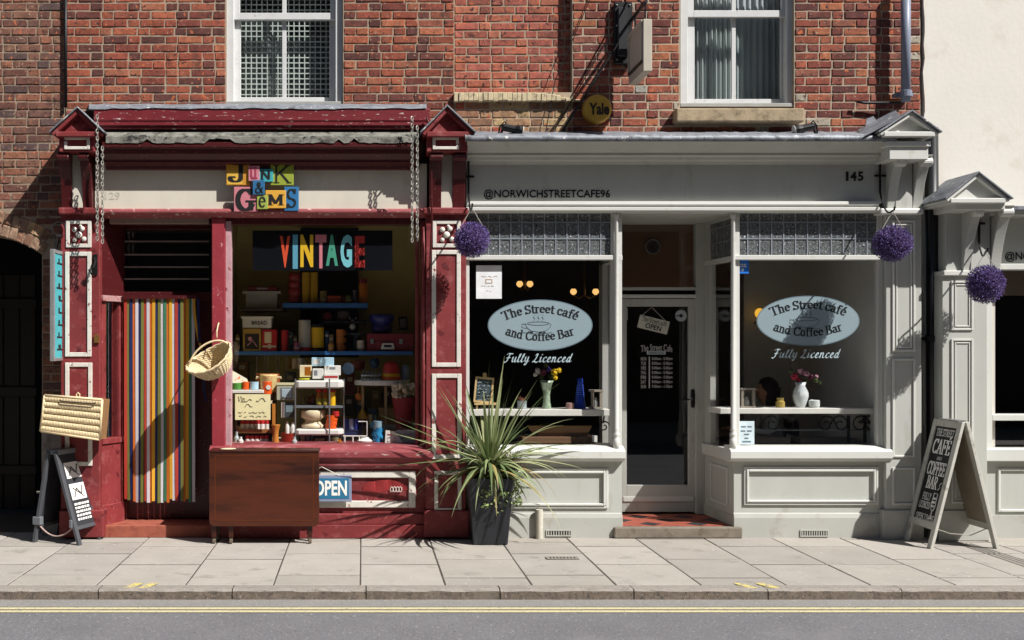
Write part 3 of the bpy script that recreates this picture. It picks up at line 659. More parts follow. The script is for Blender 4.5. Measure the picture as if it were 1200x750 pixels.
prof = [(.1, 167), (-.225, 167), (-.225, 173), (-.2, 174), (-.19, 180), (-.15, 186), (-.15, 190), (-.08, 191), (-.07, 196), (.1, 196)]
MB().prism([(y, Z(p, -.2)) for y, p in prof], 'x', X(120, -.2), X(492, -.2)).build('cornice', m_redd, rs, bevel=.004)
MB().box(X(112), X(500), -.02, .1, Z(245, -.02), Z(192, -.02)).build('fascia', m_cream, rs)
ghost = MB(); put(ghost, '129', 123, 141, 225, 234, -.0222, .02); ghost.build('ghost_number', M('faded number', '#b5b1a4', .7), rs)
MB().prism([(y, Z(p, -.1)) for y, p in [(.1, 243.5), (-.07, 244), (-.085, 246), (-.085, 249), (-.05, 252), (-.02, 254), (.1, 254)]], 'x', X(118, -.1), X(500, -.1)).build('fascia_moulding', M('faded pinkish red paint', '#8f4a4c', .5, .15, 8, .2, 50, peel=('#c9b8ae', .06, 24)), rs, bevel=.004)
# head, posts, window, sill, stall riser
MB().box(X(247), X(500), -.005, .1, Z(263), Z(250)).build('window_head', m_redd, rs, bevel=.003)
pm = MB(); pm.pb(248, 264, 255, 530, -.03, .1); pm.build('window_post', M('sun faded red post', '#8c2f38', .5, .1, 9, .2, 40, peel=('#b58c8a', .03, 18)), rs, bevel=.006)
MB().pb(264.2, 271, 259, 524, -.012, .08).build('window_bead', M('chalky pink bead', '#b08a8e', .6, .15, 12, .3, 40, peel=('#7c2a30', .06, 16)), rs, bevel=.003)
for (a, b_, y) in ((487, 491, -.0), (493, 499, -.03)):
    MB().pb(a, b_, 259, 524, y, .08).build('window_post', m_redw, rs, bevel=.005)
mb = MB(); xx = X(496.5, -.06); mb.lathe([(.012, Z(519, -.06)), (.016, Z(500, -.06)), (.016, Z(446, -.06)), (.024, Z(442, -.06)), (.018, Z(436, -.06)), (.024, Z(430, -.06)), (.016, Z(426, -.06)), (.015, Z(300, -.06)), (.02, Z(296, -.06)), (.012, Z(266, -.06))], (xx, -.055, 0), 12)
mb.build('turned_column', m_redw, rs, smooth=True)
MB().prism([(y, Z(p, -.08)) for y, p in [(.3, 521), (-.02, 522.5), (-.085, 527), (-.095, 530), (-.095, 536), (-.08, 539), (-.06, 541), (-.06, 546), (-.02, 551), (.3, 551)]], 'x', X(245, -.08), X(508, -.08)).build('window_sill', M('flaking pinkish sill paint', '#7e363a', .6, .18, 6, .35, 40, peel=('#b59a92', .035, 24), dirt=('#a0666a', .12, 10), stretch=(.4, .6, 1.2)), rs, bevel=.003)
MB().pb(245, 500, 549, 630, .0, .12).build('stall_riser', m_redw, rs)
MB().pframe(258, 487, 552, 595, 8, -.022, .001).build('panel_moulding', m_wht, rs, bevel=.005)
MB().pframe(256, 489, 550.5, 596.5, 2.4, -.012, .001).build('panel_moulding', m_redw, rs, bevel=.003)
mb = MB(); n = 18; r = random.Random(2)      # curled, torn sheet on the panel
top = [(425+53*k/n, 569-7*sin(pi*k/n)**.7*(1 if k < 15 else .6)+r.uniform(-.6, .6)) for k in range(n+1)]; bot = [(425+53*k/n, 578-4*k/n+r.uniform(-.5, .5)) for k in range(n+1)]
vs = []
for (p, q) in zip(top, bot): vs += [(X(p[0], -.01), -.006-.012*abs(sin(p[0]*.2)), Z(p[1])), (X(q[0]), -.002, Z(q[1]))]
mb.add(vs, [(2*k, 2*k+2, 2*k+3, 2*k+1) for k in range(n)]).build('torn_sheet', M('torn bright red sheet', '#8f2a2c', .5, .1, 9), rs)
mb = MB()
for k in range(4): mb.tube([(X(459+k*3.4+1.7*cos(a), -.012), -.012, Z(573.5+3*sin(a), -.012)) for a in [2*pi*j/10 for j in range(10)]], .0035, 5, closed=True)
mb.build('ornament', m_wht, rs, smooth=True)
MB().pb(245, 500, 602, 615, -.035, .0).build('plinth', m_redw, rs, bevel=.008); MB().pb(245, 500, 615.2, 631, -.055, .0).build('plinth', m_redw, rs, bevel=.005)
# glazing
gx = [(X(270.5, .04), .04, Z(524, .04)), (X(488, .04), .04, Z(524, .04)), (X(488, .04), .04, Z(261, .04)), (X(270.5, .04), .04, Z(261, .04))]
MB().add(gx, [(0, 1, 2, 3)]).build('window_glass', glass, rs)
# entrance recess: left return, door head, louvred fanlight
xw = X(119, 0); yd = .30; DR = .27; xi = X(145, DR)
def rslab(y0, y1, z0, z1, t, nm, mt, out=0., bev=.004):
    f = lambda y: xw+(xi-xw)*(y/DR)
    MB().add([(f(y0)+out, y0-out*.4, z0), (f(y1)+out, y1, z0), (f(y1)-t, y1+.02, z0), (f(y0)-t, y0+.02, z0), (f(y0)+out, y0-out*.4, z1), (f(y1)+out, y1, z1), (f(y1)-t, y1+.02, z1), (f(y0)-t, y0+.02, z1)],
             [(0, 1, 5, 4), (1, 2, 6, 5), (2, 3, 7, 6), (3, 0, 4, 7), (4, 5, 6, 7), (3, 2, 1, 0)]).build(nm, mt, rs, bevel=bev)
rslab(0, .27, 0, Z(515), .1, 'return_panel', m_redw); rslab(0, .268, 0, Z(592), .08, 'return_plinth', m_redw, .014, .008); rslab(0, .268, Z(521), Z(514), .08, 'return_sill', m_redw, .016)
rslab(0, .05, Z(514), Z(352), .08, 'return_post', m_redw, .004); rslab(.215, .269, Z(514), Z(352), .08, 'return_post', m_redw, .004)
rslab(-.01, .268, Z(353), Z(346), .08, 'return_transom', M('pale pink transom', '#a8807e', .6, .1, 10, peel=('#7a2a30', .08, 20)), .03); rslab(0, .27, Z(346), Z(254), .1, 'return_panel', m_redd)
rslab(.06, .215, Z(514), Z(353), .006, 'side_glass', glass, -.02, 0)
xs2 = X(250, 0)
MB().box(xs2, xs2+.04, .1, .8, 0, Z(254)).build('return_panel', m_redd, rs)
MB().box(X(112), xs2, .1, .8, Z(262), Z(254)).build('soffit', m_redd, rs)
MB().pb(128, 245, 252, 262, .02, .1).build('head_board', M('brown soffit board', '#8a7468', .7, .1, 6), rs, bevel=.003)
MB().frame(xi-.06, xs2, 0.115, Z(262), .06, yd, yd+.07, wt=.02, wb=.0).build('door_frame', m_redd, rs, bevel=.004)
MB().box(xi, xs2-.06, yd, yd+.07, Z(352, yd), Z(342, yd)).build('door_transom', m_redd, rs, bevel=.004)
MB().add([(xi, yd+.04, Z(342, yd)), (xs2-.06, yd+.04, Z(342, yd)), (xs2-.06, yd+.04, Z(262)), (xi, yd+.04, Z(262))], [(0, 1, 2, 3)]).build('fanlight', glass, rs)
for py in (283, 298.5, 313, 327): MB().box(xi+.0, xs2-.08, yd-.012, yd+.005, Z(py+.9, yd), Z(py-.9, yd)).build('louvre_bar', M('tarnished bar', '#8a7f78', .4, metal=.3), rs)
MB().box(xi, xs2-.06, yd+.06, yd+.1, .116, Z(345, yd)).build('door', m_redd, rs, bevel=.004)
MB().prism([(xw+.01, -.01), (xs2, -.01), (xs2, yd+.1), (xi, yd+.1)], 'z', .0, .11).build('door_step', M('terracotta tile', '#93503e', .8, .15, 9, .3, 40, dirt=('#7a3a2c', .1, 10)), rs, bevel=.006)
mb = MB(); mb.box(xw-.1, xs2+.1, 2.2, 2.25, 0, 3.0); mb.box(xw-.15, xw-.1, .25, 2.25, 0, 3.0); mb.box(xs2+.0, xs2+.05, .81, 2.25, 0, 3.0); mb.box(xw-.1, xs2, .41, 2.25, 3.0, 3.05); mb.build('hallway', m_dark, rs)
# shop room behind the window
room = structure(MB().box(X(254), X(520), .09, 1.25, .0, .815).build('window_floor', M('display floor paper', '#d6cec0', .8, .1, 6)))
mb = MB(); x0, x1 = X(254), X(520); z0, z1 = .0, 3.3
mb.box(x0, x1, 1.25, 1.3, z0, z1); mb.box(x0+.02, x0+.04, .12, 1.25, z0, z1); mb.box(x1-.12, x1, .12, 1.25, z0, z1); mb.box(x0, x1, .1, 1.25, 2.95, 3.0)
structure(mb.build('shop_interior_wall', m_olive))
MB().box(X(352, 1.2), X(420, 1.2), 1.2, 1.24, 1.6, 2.9).build('doorway_gap', M('dark gap', '#0c0b0a', .9), bpy.data.objects['shop_interior_wall'])

# ------------------------------------------------------------------ grey cafe shopfront
cs = thing('cafe_shopfront', (X(800), 0, 0), 'stone grey timber cafe shopfront with two leaded-top windows and a recessed door', 'shopfront')
r = random.Random(9); mb = MB(); vs = []; N_ = 70
for k in range(N_+1):   # lead-dressed cornice top, with laps
    px = 545+503*k/N_; lap = 1.2*((k % 14) == 0)
    vs += [(X(px, .11),   .118, Z(154+r.uniform(-.6, .6), .11)), (X(px, -.1), -.12, Z(156.5+r.uniform(-1, 1), -.1)), (X(px, -.3), -.29, Z(157.5+r.uniform(-.9, .9)-lap, -.3)), (X(px, -.3), -.31-.004*lap, Z(160+r.uniform(-.5, .5)-lap, -.3)), (X(px, -.3), -.312-.004*lap, Z(165.5+r.uniform(-.7, .7), -.3)), (X(px, -.3), -.29, Z(165.5, -.3))]
mb.add(vs, [(6*k+j, 6*k+6+j, 6*k+7+j, 6*k+1+j) for k in range(N_) for j in range(5)]).build('lead_flashing', m_lead, cs, smooth=True)
prof = [(.1, 165.3), (-.29, 165.3), (-.285, 169), (-.25, 172), (-.2, 177), (-.15, 179), (-.15, 182), (-.1, 183), (-.09, 186), (-.05, 187), (-.04, 190), (.1, 190)]
MB().prism([(y, Z(p, -.15)) for y, p in prof], 'x', X(546, -.15), X(1043, -.15)).build('cornice', m_grey, cs, bevel=.003)
MB().box(X(546), X(1046), -.03, .1, Z(238, -.03), Z(186, -.03)).build('fascia', m_grey, cs)
MB().prism([(y, Z(p, -.08)) for y, p in [(.1, 235.5), (-.085, 236), (-.09, 240), (-.07, 241), (-.07, 242.5), (-.1, 243.2), (-.1, 247), (-.05, 248.5), (.1, 248.5)]], 'x', X(546, -.08), X(1030, -.08)).build('fascia_moulding', m_greyl, cs, bevel=.0025)
lt = MB(); put(lt, '@NORWICHSTREETCAFE96', 567, 715, 222, 234, -.034, .012, thick=.003); lt.build('fascia_lettering', m_black, cs)
for ch, a, b_ in (('1', 991.5, 994.5), ('4', 996.5, 1004), ('5', 1005.5, 1012)):
    lt = MB(); put(lt, ch, a, b_, 201, 212, -.034, .03, thick=.003); lt.build('fascia_number', m_black, cs)
m_obs = M('obscure glass', '#5f6263', .15, .5, 70, 1., 70, spec=.9, speck=[('#c9cccc', -.02, 55), ('#2a2c2e', .02, 60)])  # pale and dark specks paint the sparkle of the textured glass
m_came = M('lead came', '#8f959b', .45, .1, 20, metal=.4)
def leaded(par, a, b, t, u, y, cols_, first):
    """obscured clerestory: each small pane is a part, lead cames between"""
    xs = [a]+[first+k*(b-first)/cols_ for k in range(cols_)]+[b]; xs = [q for q in xs if a <= q <= b]; zs = [t, t+(u-t)*.23, t+(u-t)*.615, u]; rr_ = random.Random(int(a))
    for (p, q) in zip(xs, xs[1:]):
        for (c, d) in zip(zs, zs[1:]):
            e = rr_.uniform(-.0015, .0015); f = rr_.uniform(-.0015, .0015)
            MB().add([(X(p, y), y+e, Z(d, y)), (X(q, y), y-e, Z(d, y)), (X(q, y), y+f, Z(c, y)), (X(p, y), y-f, Z(c, y)), (X(p, y), y+.006, Z(d, y)), (X(q, y), y+.006, Z(d, y)), (X(q, y), y+.006, Z(c, y)), (X(p, y), y+.006, Z(c, y))],
                     [(0, 1, 2, 3), (7, 6, 5, 4), (0, 4, 5, 1), (1, 5, 6, 2), (2, 6, 7, 3), (3, 7, 4, 0)]).build('leaded_pane', m_obs, par)
    for q in xs[1:-1]: MB().box(X(q, y)-.0055, X(q, y)+.0055, y-.006, y+.002, Z(u, y), Z(t, y)).build('lead_came', m_came, par)
    for c in zs[1:-1]: MB().box(X(a, y), X(b, y), y-.0075, y+.002, Z(c, y)-.0055, Z(c, y)+.0055).build('lead_came', m_came, par)
leaded(cs, 547, 717, 249, 299, .02, 12, 559)
leaded(cs, 863, 1030, 249, 299, .02, 11, 876)
yg = .035
def cafe_window(a, b, l, r_):
    """frame bars, glass and sill for one shop window"""
    MB().pb(a, b, 299, 304.5, -.03, .07).build('window_transom', m_greyl, cs, bevel=.004)
    MB().pb(a, a+l, 304.5, 525, -.0, .07).build('window_post', m_greyl, cs, bevel=.003)
    MB().pb(b-r_, b, 249, 525, -.0+.002, .07).build('window_post', m_greyl, cs, bevel=.003)
    MB().add([(X(a+l, yg), yg, Z(525, yg)), (X(b-r_, yg), yg, Z(525, yg)), (X(b-r_, yg), yg, Z(304, yg)), (X(a+l, yg), yg, Z(304, yg))], [(0, 1, 2, 3)]).build('window_glass', glass, cs)
cafe_window(546, 720, 4, 4); cafe_window(861, 1033, 2, 5)
MB().pb(1033.2, 1041, 249, 525, -.02, .1).build('window_post', m_grey, cs, bevel=.003)
def colonnette(px):
    z = lambda p: Z(p, -.04); x = X(px, -.04); y = -.03
    MB().lathe([(.03, z(528)), (.03, z(514)), (.022, z(513)), (.03, z(511)), (.03, z(508)), (.019, z(506)), (.026, z(504)), (.02, z(502)), (.0205, z(380)), (.0175, z(256)), (.024, z(254)), (.026, z(249))], (x, y, 0), 16).build('column', m_greyl, cs, smooth=True)
colonnette(722.5); colonnette(859.5)
def riser(a, b, pa, pb_, pt, pu):
    MB().prism([(y, Z(p, -.08)) for y, p in [(.1, 523), (.0, 523.5), (-.07, 527), (-.085, 529), (-.085, 537), (-.07, 540), (.0, 542), (.1, 542)]], 'x', X(a-4, -.08), X(b+4, -.08)).build('window_sill', m_greyl, cs, bevel=.003)
    MB().pb(a, b, 540, 630, .0, .1).build('stall_riser', m_grey, cs)
    MB().pframe(pa, pb_, pt, pu, 3, -.018, .001).build('panel_moulding', m_greyl, cs, bevel=.004)
    MB().pframe(pa+3.2, pb_-3.2, pt+3.2, pu-3.2, 2.6, -.030, .001).build('panel_moulding', m_greyl, cs, bevel=.004)
    MB().prism([(y, Z(p, -.02)) for y, p in [(.0, 601), (-.012, 602), (-.018, 605), (-.022, 607), (-.022, 633), (.0, 633)]], 'x', X(a, -.02), X(b, -.02)).build('plinth', m_greyp, cs, bevel=.002)
riser(546, 729, 560, 713, 549, 596); riser(860, 1042, 872, 1030, 547, 592)
def airbrick(a, b, t, u, n):
    m = MB(); m.pframe(a, b, t, u, 1.2, -.032, -.02); m2 = (b-a)
    for k in range(1, n): m.pb(a+m2*k/n-.6, a+m2*k/n+.6, t+1.2, u-1.2, -.03, -.021)
    m.build('air_vent', m_greyp, cs); MB().pb(a+1, b-1, t+1, u-1, -.0225, -.0222).build('vent_shade', M('vent shade', '#4a463f', .9), cs)  # dark sheet paints the shade inside the vent
airbrick(640, 670, 621, 628.5, 10); airbrick(938, 971, 621, 629, 12)
# inner (left) shelf post of the left window seen through the glass
MB().pb(705, 709, 307, 522, .62, .66).build('inner_post', m_greyl, cs); 
# lobby: returns, door, fanlight, soffit, tiled floor
xl_, xr_ = X(729, 0), X(860, 0)+.0; yd2 = .73
xb = X(826, yd2)
def ret(x, s, x2=None):
    """side return of the lobby running back from the front column; drawn splayed from x (front) to x2 (back)"""
    x2 = x if x2 is None else x2
    def slab(y0, y1, z0, z1, t, nm, mt, out=0., bev=.003):
        f = lambda y: x+(x2-x)*(y/yd2)
        MB().add([(f(y0)-s*out, y0, z0), (f(y1)-s*out, y1, z0), (f(y1)+s*t, y1, z0), (f(y0)+s*t, y0, z0), (f(y0)-s*out, y0, z1), (f(y1)-s*out, y1, z1), (f(y1)+s*t, y1, z1), (f(y0)+s*t, y0, z1)],
                 [(0, 1, 5, 4), (1, 2, 6, 5), (2, 3, 7, 6), (3, 0, 4, 7), (4, 5, 6, 7), (3, 2, 1, 0)]).build(nm, mt, cs, bevel=bev)
    slab(.006, yd2, .1, Z(536), .05, 'return_panel', m_grey); slab(.002, yd2, Z(541), Z(527), .06, 'return_sill', m_greyl, .03, .005)
    slab(.008, yd2, .1, Z(604), .06, 'return_plinth', m_greyp, .012)
    slab(.002, yd2, Z(305), Z(299), .05, 'return_transom', m_greyl, .008); slab(.002, yd2, Z(255), Z(249), .05, 'return_head', m_grey)
    slab(.004, .06, Z(527), Z(249), .05, 'return_post', m_greyl, .004); slab(.58, yd2-.002, Z(527), Z(249), .05, 'return_post', m_grey, .004)
    slab(.06, .58, Z(527), Z(305), .004, 'return_glass', glass, 0, 0)
    for k in range(3):
        for (zc, zd) in ((Z(299), Z(280)), (Z(280), Z(262)), (Z(262), Z(255))): slab(.06+k*.173, .06+(k+1)*.173, zc, zd, .006, 'leaded_pane', m_obs, 0, 0)
        if k: slab(.06+k*.173-.005, .06+k*.173+.005, Z(299), Z(255), .002, 'lead_came', m_came, .006, 0)
    for zc in (Z(280), Z(262)): slab(.06, .58, zc-.005, zc+.005, .002, 'lead_came', m_came, .008, 0)
    a, b_, t, u = .14, .56, Z(550), Z(596)
    for (y0, y1, z0, z1) in ((a, b_, t-.02, t), (a, b_, u, u+.02), (a, a+.02, u+.02, t-.02), (b_-.02, b_, u+.02, t-.02)): slab(y0, y1, z0, z1, .0, 'panel_moulding', m_greyl, .014, .003)
ret(X(860.5), 1, xb); ret(X(728.5), -1)
zs = Z(251, 0)
for k in range(4): MB().box(xl_-.02, xr_+.02, .08+k*.17, .08+k*.17+.164, zs, zs+.02).build('soffit_board', m_grey, cs, bevel=.004)
yf = yd2
MB().box(X(714, yf), X(725.5, yf), yf, yf+.09, .1, zs).build('door_frame', m_grey, cs, bevel=.004); MB().box(X(815.5, yf), X(829, yf), yf, yf+.09, .1, zs).build('door_frame', m_grey, cs, bevel=.004)
MB().box(X(725.5, yf), X(815.5, yf), yf, yf+.09, Z(262, yf), zs).build('door_frame', m_grey, cs, bevel=.004)
MB().box(X(725.5, yf), X(815.5, yf), yf-.01, yf+.09, Z(349, yf), Z(345, yf)).build('door_transom', m_greyl, cs, bevel=.004); MB().box(X(725.5, yf), X(815.5, yf), yf-.006, yf+.09, Z(340, yf), Z(336.5, yf)).build('door_transom', m_grey, cs, bevel=.003)
MB().box(X(725.5, yf), X(815.5, yf), yf+.03, yf+.09, Z(345, yf), Z(340, yf)).build('door_transom', M('dark gap', '#0c0b0a', .9), cs)
MB().add([(X(725, yf), yf+.05, Z(337, yf)), (X(816, yf), yf+.05, Z(337, yf)), (X(816, yf), yf+.05, Z(262, yf)), (X(725, yf), yf+.05, Z(262, yf))], [(0, 1, 2, 3)]).build('fanlight', glass, cs)
yl = yd2+.03
door = MB().frame(X(726.5, yl), X(815, yl), .115, Z(350, yl), X(8, yl)-X(0, yl), yl, yl+.045, wt=.075, wb=.26).build('door', m_grey, cs, bevel=.004)
MB().pb(728, 813, 582, 588, yl-.012, yl).build('weather_bar', m_greyl, door, bevel=.004)
MB().add([(X(734, yl), yl+.02, Z(571, yl)), (X(808, yl), yl+.02, Z(571, yl)), (X(808, yl), yl+.02, Z(357, yl)), (X(734, yl), yl+.02, Z(357, yl))], [(0, 1, 2, 3)]).build('glass', glass, door)
mb = MB(); yh = yl-.012
mb.pb(811-1.5, 811+3.5, 461, 473, yh+.008, yl); mb.ball((X(812, yh), yh+.004, Z(459, yh)), (.02, .012, .025), 8); mb.ball((X(812, yh), yh+.004, Z(475, yh)), (.02, .012, .025), 8)
mb.tube([(X(812, yh), yh, Z(467, yh)), (X(811, yh), yh-.05, Z(467, yh)), (X(802, yh), yh-.055, Z(468, yh))], .008, 8); mb.build('handle', m_black, door, smooth=True)
m_wl = M('white vinyl lettering', '#b9b6b0', .6, .0); m_pap = M('pale sticker paper', '#aab2b4', .6, .03)
lt = MB(); yt = yl+.016
vs, fs = text_geo('The Street Cafe', .0); x0, x1 = X(751, yt), X(788, yt); zb, zt_ = Z(411, yt), Z(403, yt)
vs = fit(vs, x1-x0, zt_-zb); lt.add([(x0+p[0], yt, zb+p[1]-.016*((p[0]/(x1-x0)-.5)*2)**2) for p in vs], fs)
put(lt, 'MON', 751, 757.5, 418.5, 422.5, yt, .01)
for k, (d_, h_) in enumerate((('TUE', '8.00am - 5.00pm'), ('WED', '8.00am - 5.00pm'), ('THU', '8.00am - 5.00pm'), ('FRI', '8.00am - 5.00pm'), ('SAT', '8.00am - 5.00pm'), ('SUN', '9.00am - 1.30pm'))):
    put(lt, d_, 751, 757, 424+k*5.4, 428+k*5.4, yt, .01); put(lt, h_, 764, 788, 424+k*5.4, 428.4+k*5.4, yt, .01)
put(lt, '8.00am - 5.00pm', 764, 788, 418.5, 422.9, yt, .01)
lt.pb(760.3, 761.6, 418, 455, yt, yt+.001); lt.build('lettering', m_wl, door)
b_ = MB(); b_.pb(758, 780, 411.5, 415.5, yt, yt+.001); b_.build('lettering_bar', m_pap, door)
lt = MB(); put(lt, 'OPENING HOURS', 760, 778, 412.4, 414.8, yt-.001, .01); lt.build('lettering', M('dark vinyl', '#26282a', .6), door)
mb = MB(); mb.lathe([(.0, yt-.001), (.056, yt-.001), (.056, yt), (.0, yt)], (X(798, yt), 0, Z(370, yt)), 28, axis='y', cap=False); mb.build('round_sticker', m_pap, door)
mb = MB(); mb.lathe([(.0, yt-.003), (.018, yt-.003), (.018, yt-.002), (.0, yt-.002)], (X(798, yt), 0, Z(370, yt)), 16, axis='y', cap=False); mb.box(X(792, yt), X(797, yt), yt-.003, yt-.002, Z(370.6, yt), Z(369.4, yt)); mb.build('sticker_print', M('dark vinyl', '#26282a'), door)
MB().pb(729.5, 735.5, 361, 375, yt-.001, yt).build('sticker', m_pap, door)
mb = MB(); mb.lathe([(0, yt-.003), (.014, yt-.003), (.014, yt-.002), (0, yt-.002)], (X(732.5, yt), 0, Z(368, yt)), 14, axis='y', cap=False); mb.pb(730.5, 734.5, 362.5, 364.5, yt-.003, yt-.002); mb.pb(730.5, 734.5, 371.5, 373.5, yt-.003, yt-.002); mb.build('sticker_print', M('dark vinyl', '#26282a'), door)
# tiled threshold with its stone kerb
MB().box(X(719, -.03), X(869, -.03), -.06, .02, 0, .1).build('threshold_stone', M('worn concrete step', '#776e62', .9, .15, 10, .6, 50, dirt=('#5f5444', .1, 12)), cs, bevel=.012, seg=2)
MB().box(xl_, xr_+.02, .02, yd2, 0, .094).build('lobby_bed', m_joint, cs)
s = .15; k1 = [M('red quarry tile', '#8f4a3a', .7, .15, 9, .15, 40), M('black quarry tile', '#2d2b2c', .6, .15, 9, .15, 40)]
x_, y_ = xl_+.003, .022
def clip_poly(poly, x0, x1, y0, y1):
    for ax_, lim, sg in ((0, x0, 1), (0, x1, -1), (1, y0, 1), (1, y1, -1)):
        out = []
        for p, q in zip(poly, poly[1:]+poly[:1]):
            a, b2 = (p[ax_]-lim)*sg, (q[ax_]-lim)*sg
            if a >= 0: out.append(p)
            if a*b2 < 0: t = a/(a-b2); out.append((p[0]+(q[0]-p[0])*t, p[1]+(q[1]-p[1])*t))
        poly = out
        if len(poly) < 3: return None
    return poly
for i in range(-8, 9):
    for j in range(-8, 9):
        cx, cy = (xl_+xr_)/2+(i+j)*s*.7071, .36+(i-j)*s*.7071; h = s*.7071*.975
        p = clip_poly([(cx-h, cy), (cx, cy-h), (cx+h, cy), (cx, cy+h)], xl_+.004, xr_, .024, yd2)
        if p: MB().prism(p, 'z', .08, .1).build('floor_tile', k1[1 if (i % 2 == 0 and j % 2 == 0) else 0], cs)
# right pilaster with console, capital and lead-roofed gable
yp = -.06
MB().pb(1038, 1080, 247, 630, yp, .1).build('pilaster', m_grey, cs, bevel=.005)
MB().pframe(1046, 1073, 258, 412, 2.5, yp-.014, yp).build('panel_moulding', m_greyl, cs, bevel=.003); MB().pframe(1050, 1069, 262, 408, 2, yp-.008, yp).build('panel_moulding', m_greyl, cs, bevel=.003)
MB().pframe(1046, 1073, 420, 536, 2.5, yp-.014, yp).build('panel_moulding', m_greyl, cs, bevel=.003); MB().pframe(1046, 1073, 548, 592, 2.5, yp-.014, yp).build('panel_moulding', m_greyl, cs, bevel=.003)
MB().pb(1035, 1083, 598, 633, yp-.025, .1).build('pilaster_base', m_greyp, cs, bevel=.006)
MB().pb(1032, 1083, 244, 251, yp-.06, .1).build('pilaster_moulding', m_greyl, cs, bevel=.012, seg=2)
def grey_console(par, a, b, c0, c1, t, u, y, out):
    for (p, q) in ((a, c0), (c1, b)):
        pr = [(y-out*(1-(k/14)**.8)**1.5-.008, Z(t+(u-t)*k/14, y)) for k in range(15)]+[(y+.1, Z(u, y)), (y+.1, Z(t, y))]
        MB().prism(pr, 'x', X(p, y), X(q, y)).build('console_cheek', m_grey, par, bevel=.004)
        MB().lathe([(.036, X(p, y)-.006), (.043, X(p, y)), (.043, X(q, y)), (.036, X(q, y)+.006)], (0, y-out*.78, Z(t+7, y)), 16, axis='x').build('scroll', m_greyl, par)
    MB().pb(c0, c1, t, u, y-.02, y+.1).build('console_strip', m_grey, par)
grey_console(cs, 1039, 1080, 1050, 1069, 186, 245, yp, .2)
MB().pb(1042, 1088, 172, 187, yp-.24, .1).build('capital', m_greyl, cs, bevel=.006); MB().pb(1038, 1091, 165, 172, yp-.26, .1).build('capital', m_greyl, cs, bevel=.008)
gable(cs, 1034, 1098, 1068, 131, 157, -.36, .12, m_greyl, m_lead, 4, .06)
mb = MB(); vs = []   # dressed lead skirt falling left from the hood to the cornice
for k in range(9):
    s_ = k/8; px = 1010+44*s_; py = 160-24*s_
    vs += [(X(px, -.3), -.33, Z(py+1.5, -.3)), (X(px-2, 0), .05, Z(py-9, 0))]
mb.add(vs, [(2*k, 2*k+2, 2*k+3, 2*k+1) for k in range(8)]).build('lead_skirt', m_lead, cs)
MB().prism([(X(1015), Z(156)), (X(1036), Z(150)), (X(1026), Z(135)), (X(1018), Z(138))], 'y', .04, .05).build('lead_soaker', m_lead, cs)
# ------------------------------------------------------------------ cafe rooms
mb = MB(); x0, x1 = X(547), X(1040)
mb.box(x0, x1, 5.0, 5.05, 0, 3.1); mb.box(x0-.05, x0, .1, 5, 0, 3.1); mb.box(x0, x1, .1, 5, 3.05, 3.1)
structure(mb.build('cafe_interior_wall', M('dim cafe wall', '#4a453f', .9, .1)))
structure(MB().box(x1-.02, x1+.03, .1, 5.0, 0, 3.05).build('cafe_side_wall', M('pale cafe wall', '#d2d2cd', .8, .04)))
structure(MB().box(X(872, 2.2), x1, 2.2, 2.25, 0, 3.05).build('cafe_back_wall', M('grey cafe wall', '#c4c4be', .8, .04)))
structure(MB().box(x0, x1, .75, 5.0, .02, .1).build('cafe_floor', M('cafe floorboards', '#4a3a2c', .6, .15, 3)))
for (a, b_) in ((547, 728), (861, 1040)): structure(MB().box(X(a), X(b_), .08, .7, .3, .80).build('window_platform', M('dark window bed', '#3a352f', .8)))
# ------------------------------------------------------------------ neighbour shopfront at the right edge
ns = thing('grey_shopfront', (X(1250), -.1, 0), 'grey shopfront cut by the right edge of the view, with a lead-roofed gable', 'shopfront')
yp = -.16
MB().pb(1104, 1157, 318, 632, yp, .1).build('pilaster', m_grey, ns, bevel=.005)
MB().pb(1108, 1170, 236, 318, yp+.02, .1).build('pilaster', m_grey, ns, bevel=.005)
grey_console(ns, 1128, 1172, 1138, 1160, 244, 318, yp, .22)
MB().pb(1120, 1178, 234, 246, yp-.24, .1).build('capital', m_greyl, ns, bevel=.008)
MB().pb(1106, 1162, 317, 323, yp-.03, .1).build('pilaster_moulding', m_greyl, ns, bevel=.006)
for (t, u) in ((329, 387), (397, 530), (545, 590)):
    MB().pframe(1115, 1141, t, u, 2.5, yp-.014, yp).build('panel_moulding', m_greyl, ns, bevel=.003); MB().pframe(1119, 1137, t+4, u-4, 1.6, yp-.008, yp).build('panel_moulding', m_greyl, ns, bevel=.003)
MB().pb(1101, 1160, 598, 634, yp-.02, .1).build('pilaster_base', m_greyp, ns, bevel=.006)
gable(ns, 1112, 1181, 1146, 203, 235, -.46, .0, m_greyl, m_lead, 4, .05)
MB().pb(1160, 1520, 241, 246, -.3, .1).build('lead_flashing', m_lead, ns, bevel=.005); MB().pb(1160, 1520, 246, 252, -.26, .1).build('cornice', m_grey, ns, bevel=.005)
MB().pb(1160, 1520, 250, 312, -.03, .1).build('fascia', m_grey, ns)
lt = MB(); put(lt, '@NORWICHSTREETCAFE96', 1178, 1326, 295, 307, -.034, .012, thick=.003); lt.build('fascia_lettering', m_black, ns)
MB().pb(1158, 1520, 309, 316, -.08, .1).build('fascia_moulding', m_greyl, ns, bevel=.004)
MB().pb(1156, 1163, 316, 526, -.0, .09).build('window_post', m_greyl, ns, bevel=.003); MB().pb(1440, 1520, 316, 526, -.0, .09).build('window_post', m_greyl, ns, bevel=.003)
MB().pb(1163, 1440, 317, 346, .05, .09).build('window_blind', M('brown roller blind', '#5a4c3e', .8, .06), ns)
MB().pb(1163, 1440, 486, 493, .0, .2).build('window_rail', m_greyl, ns, bevel=.003)
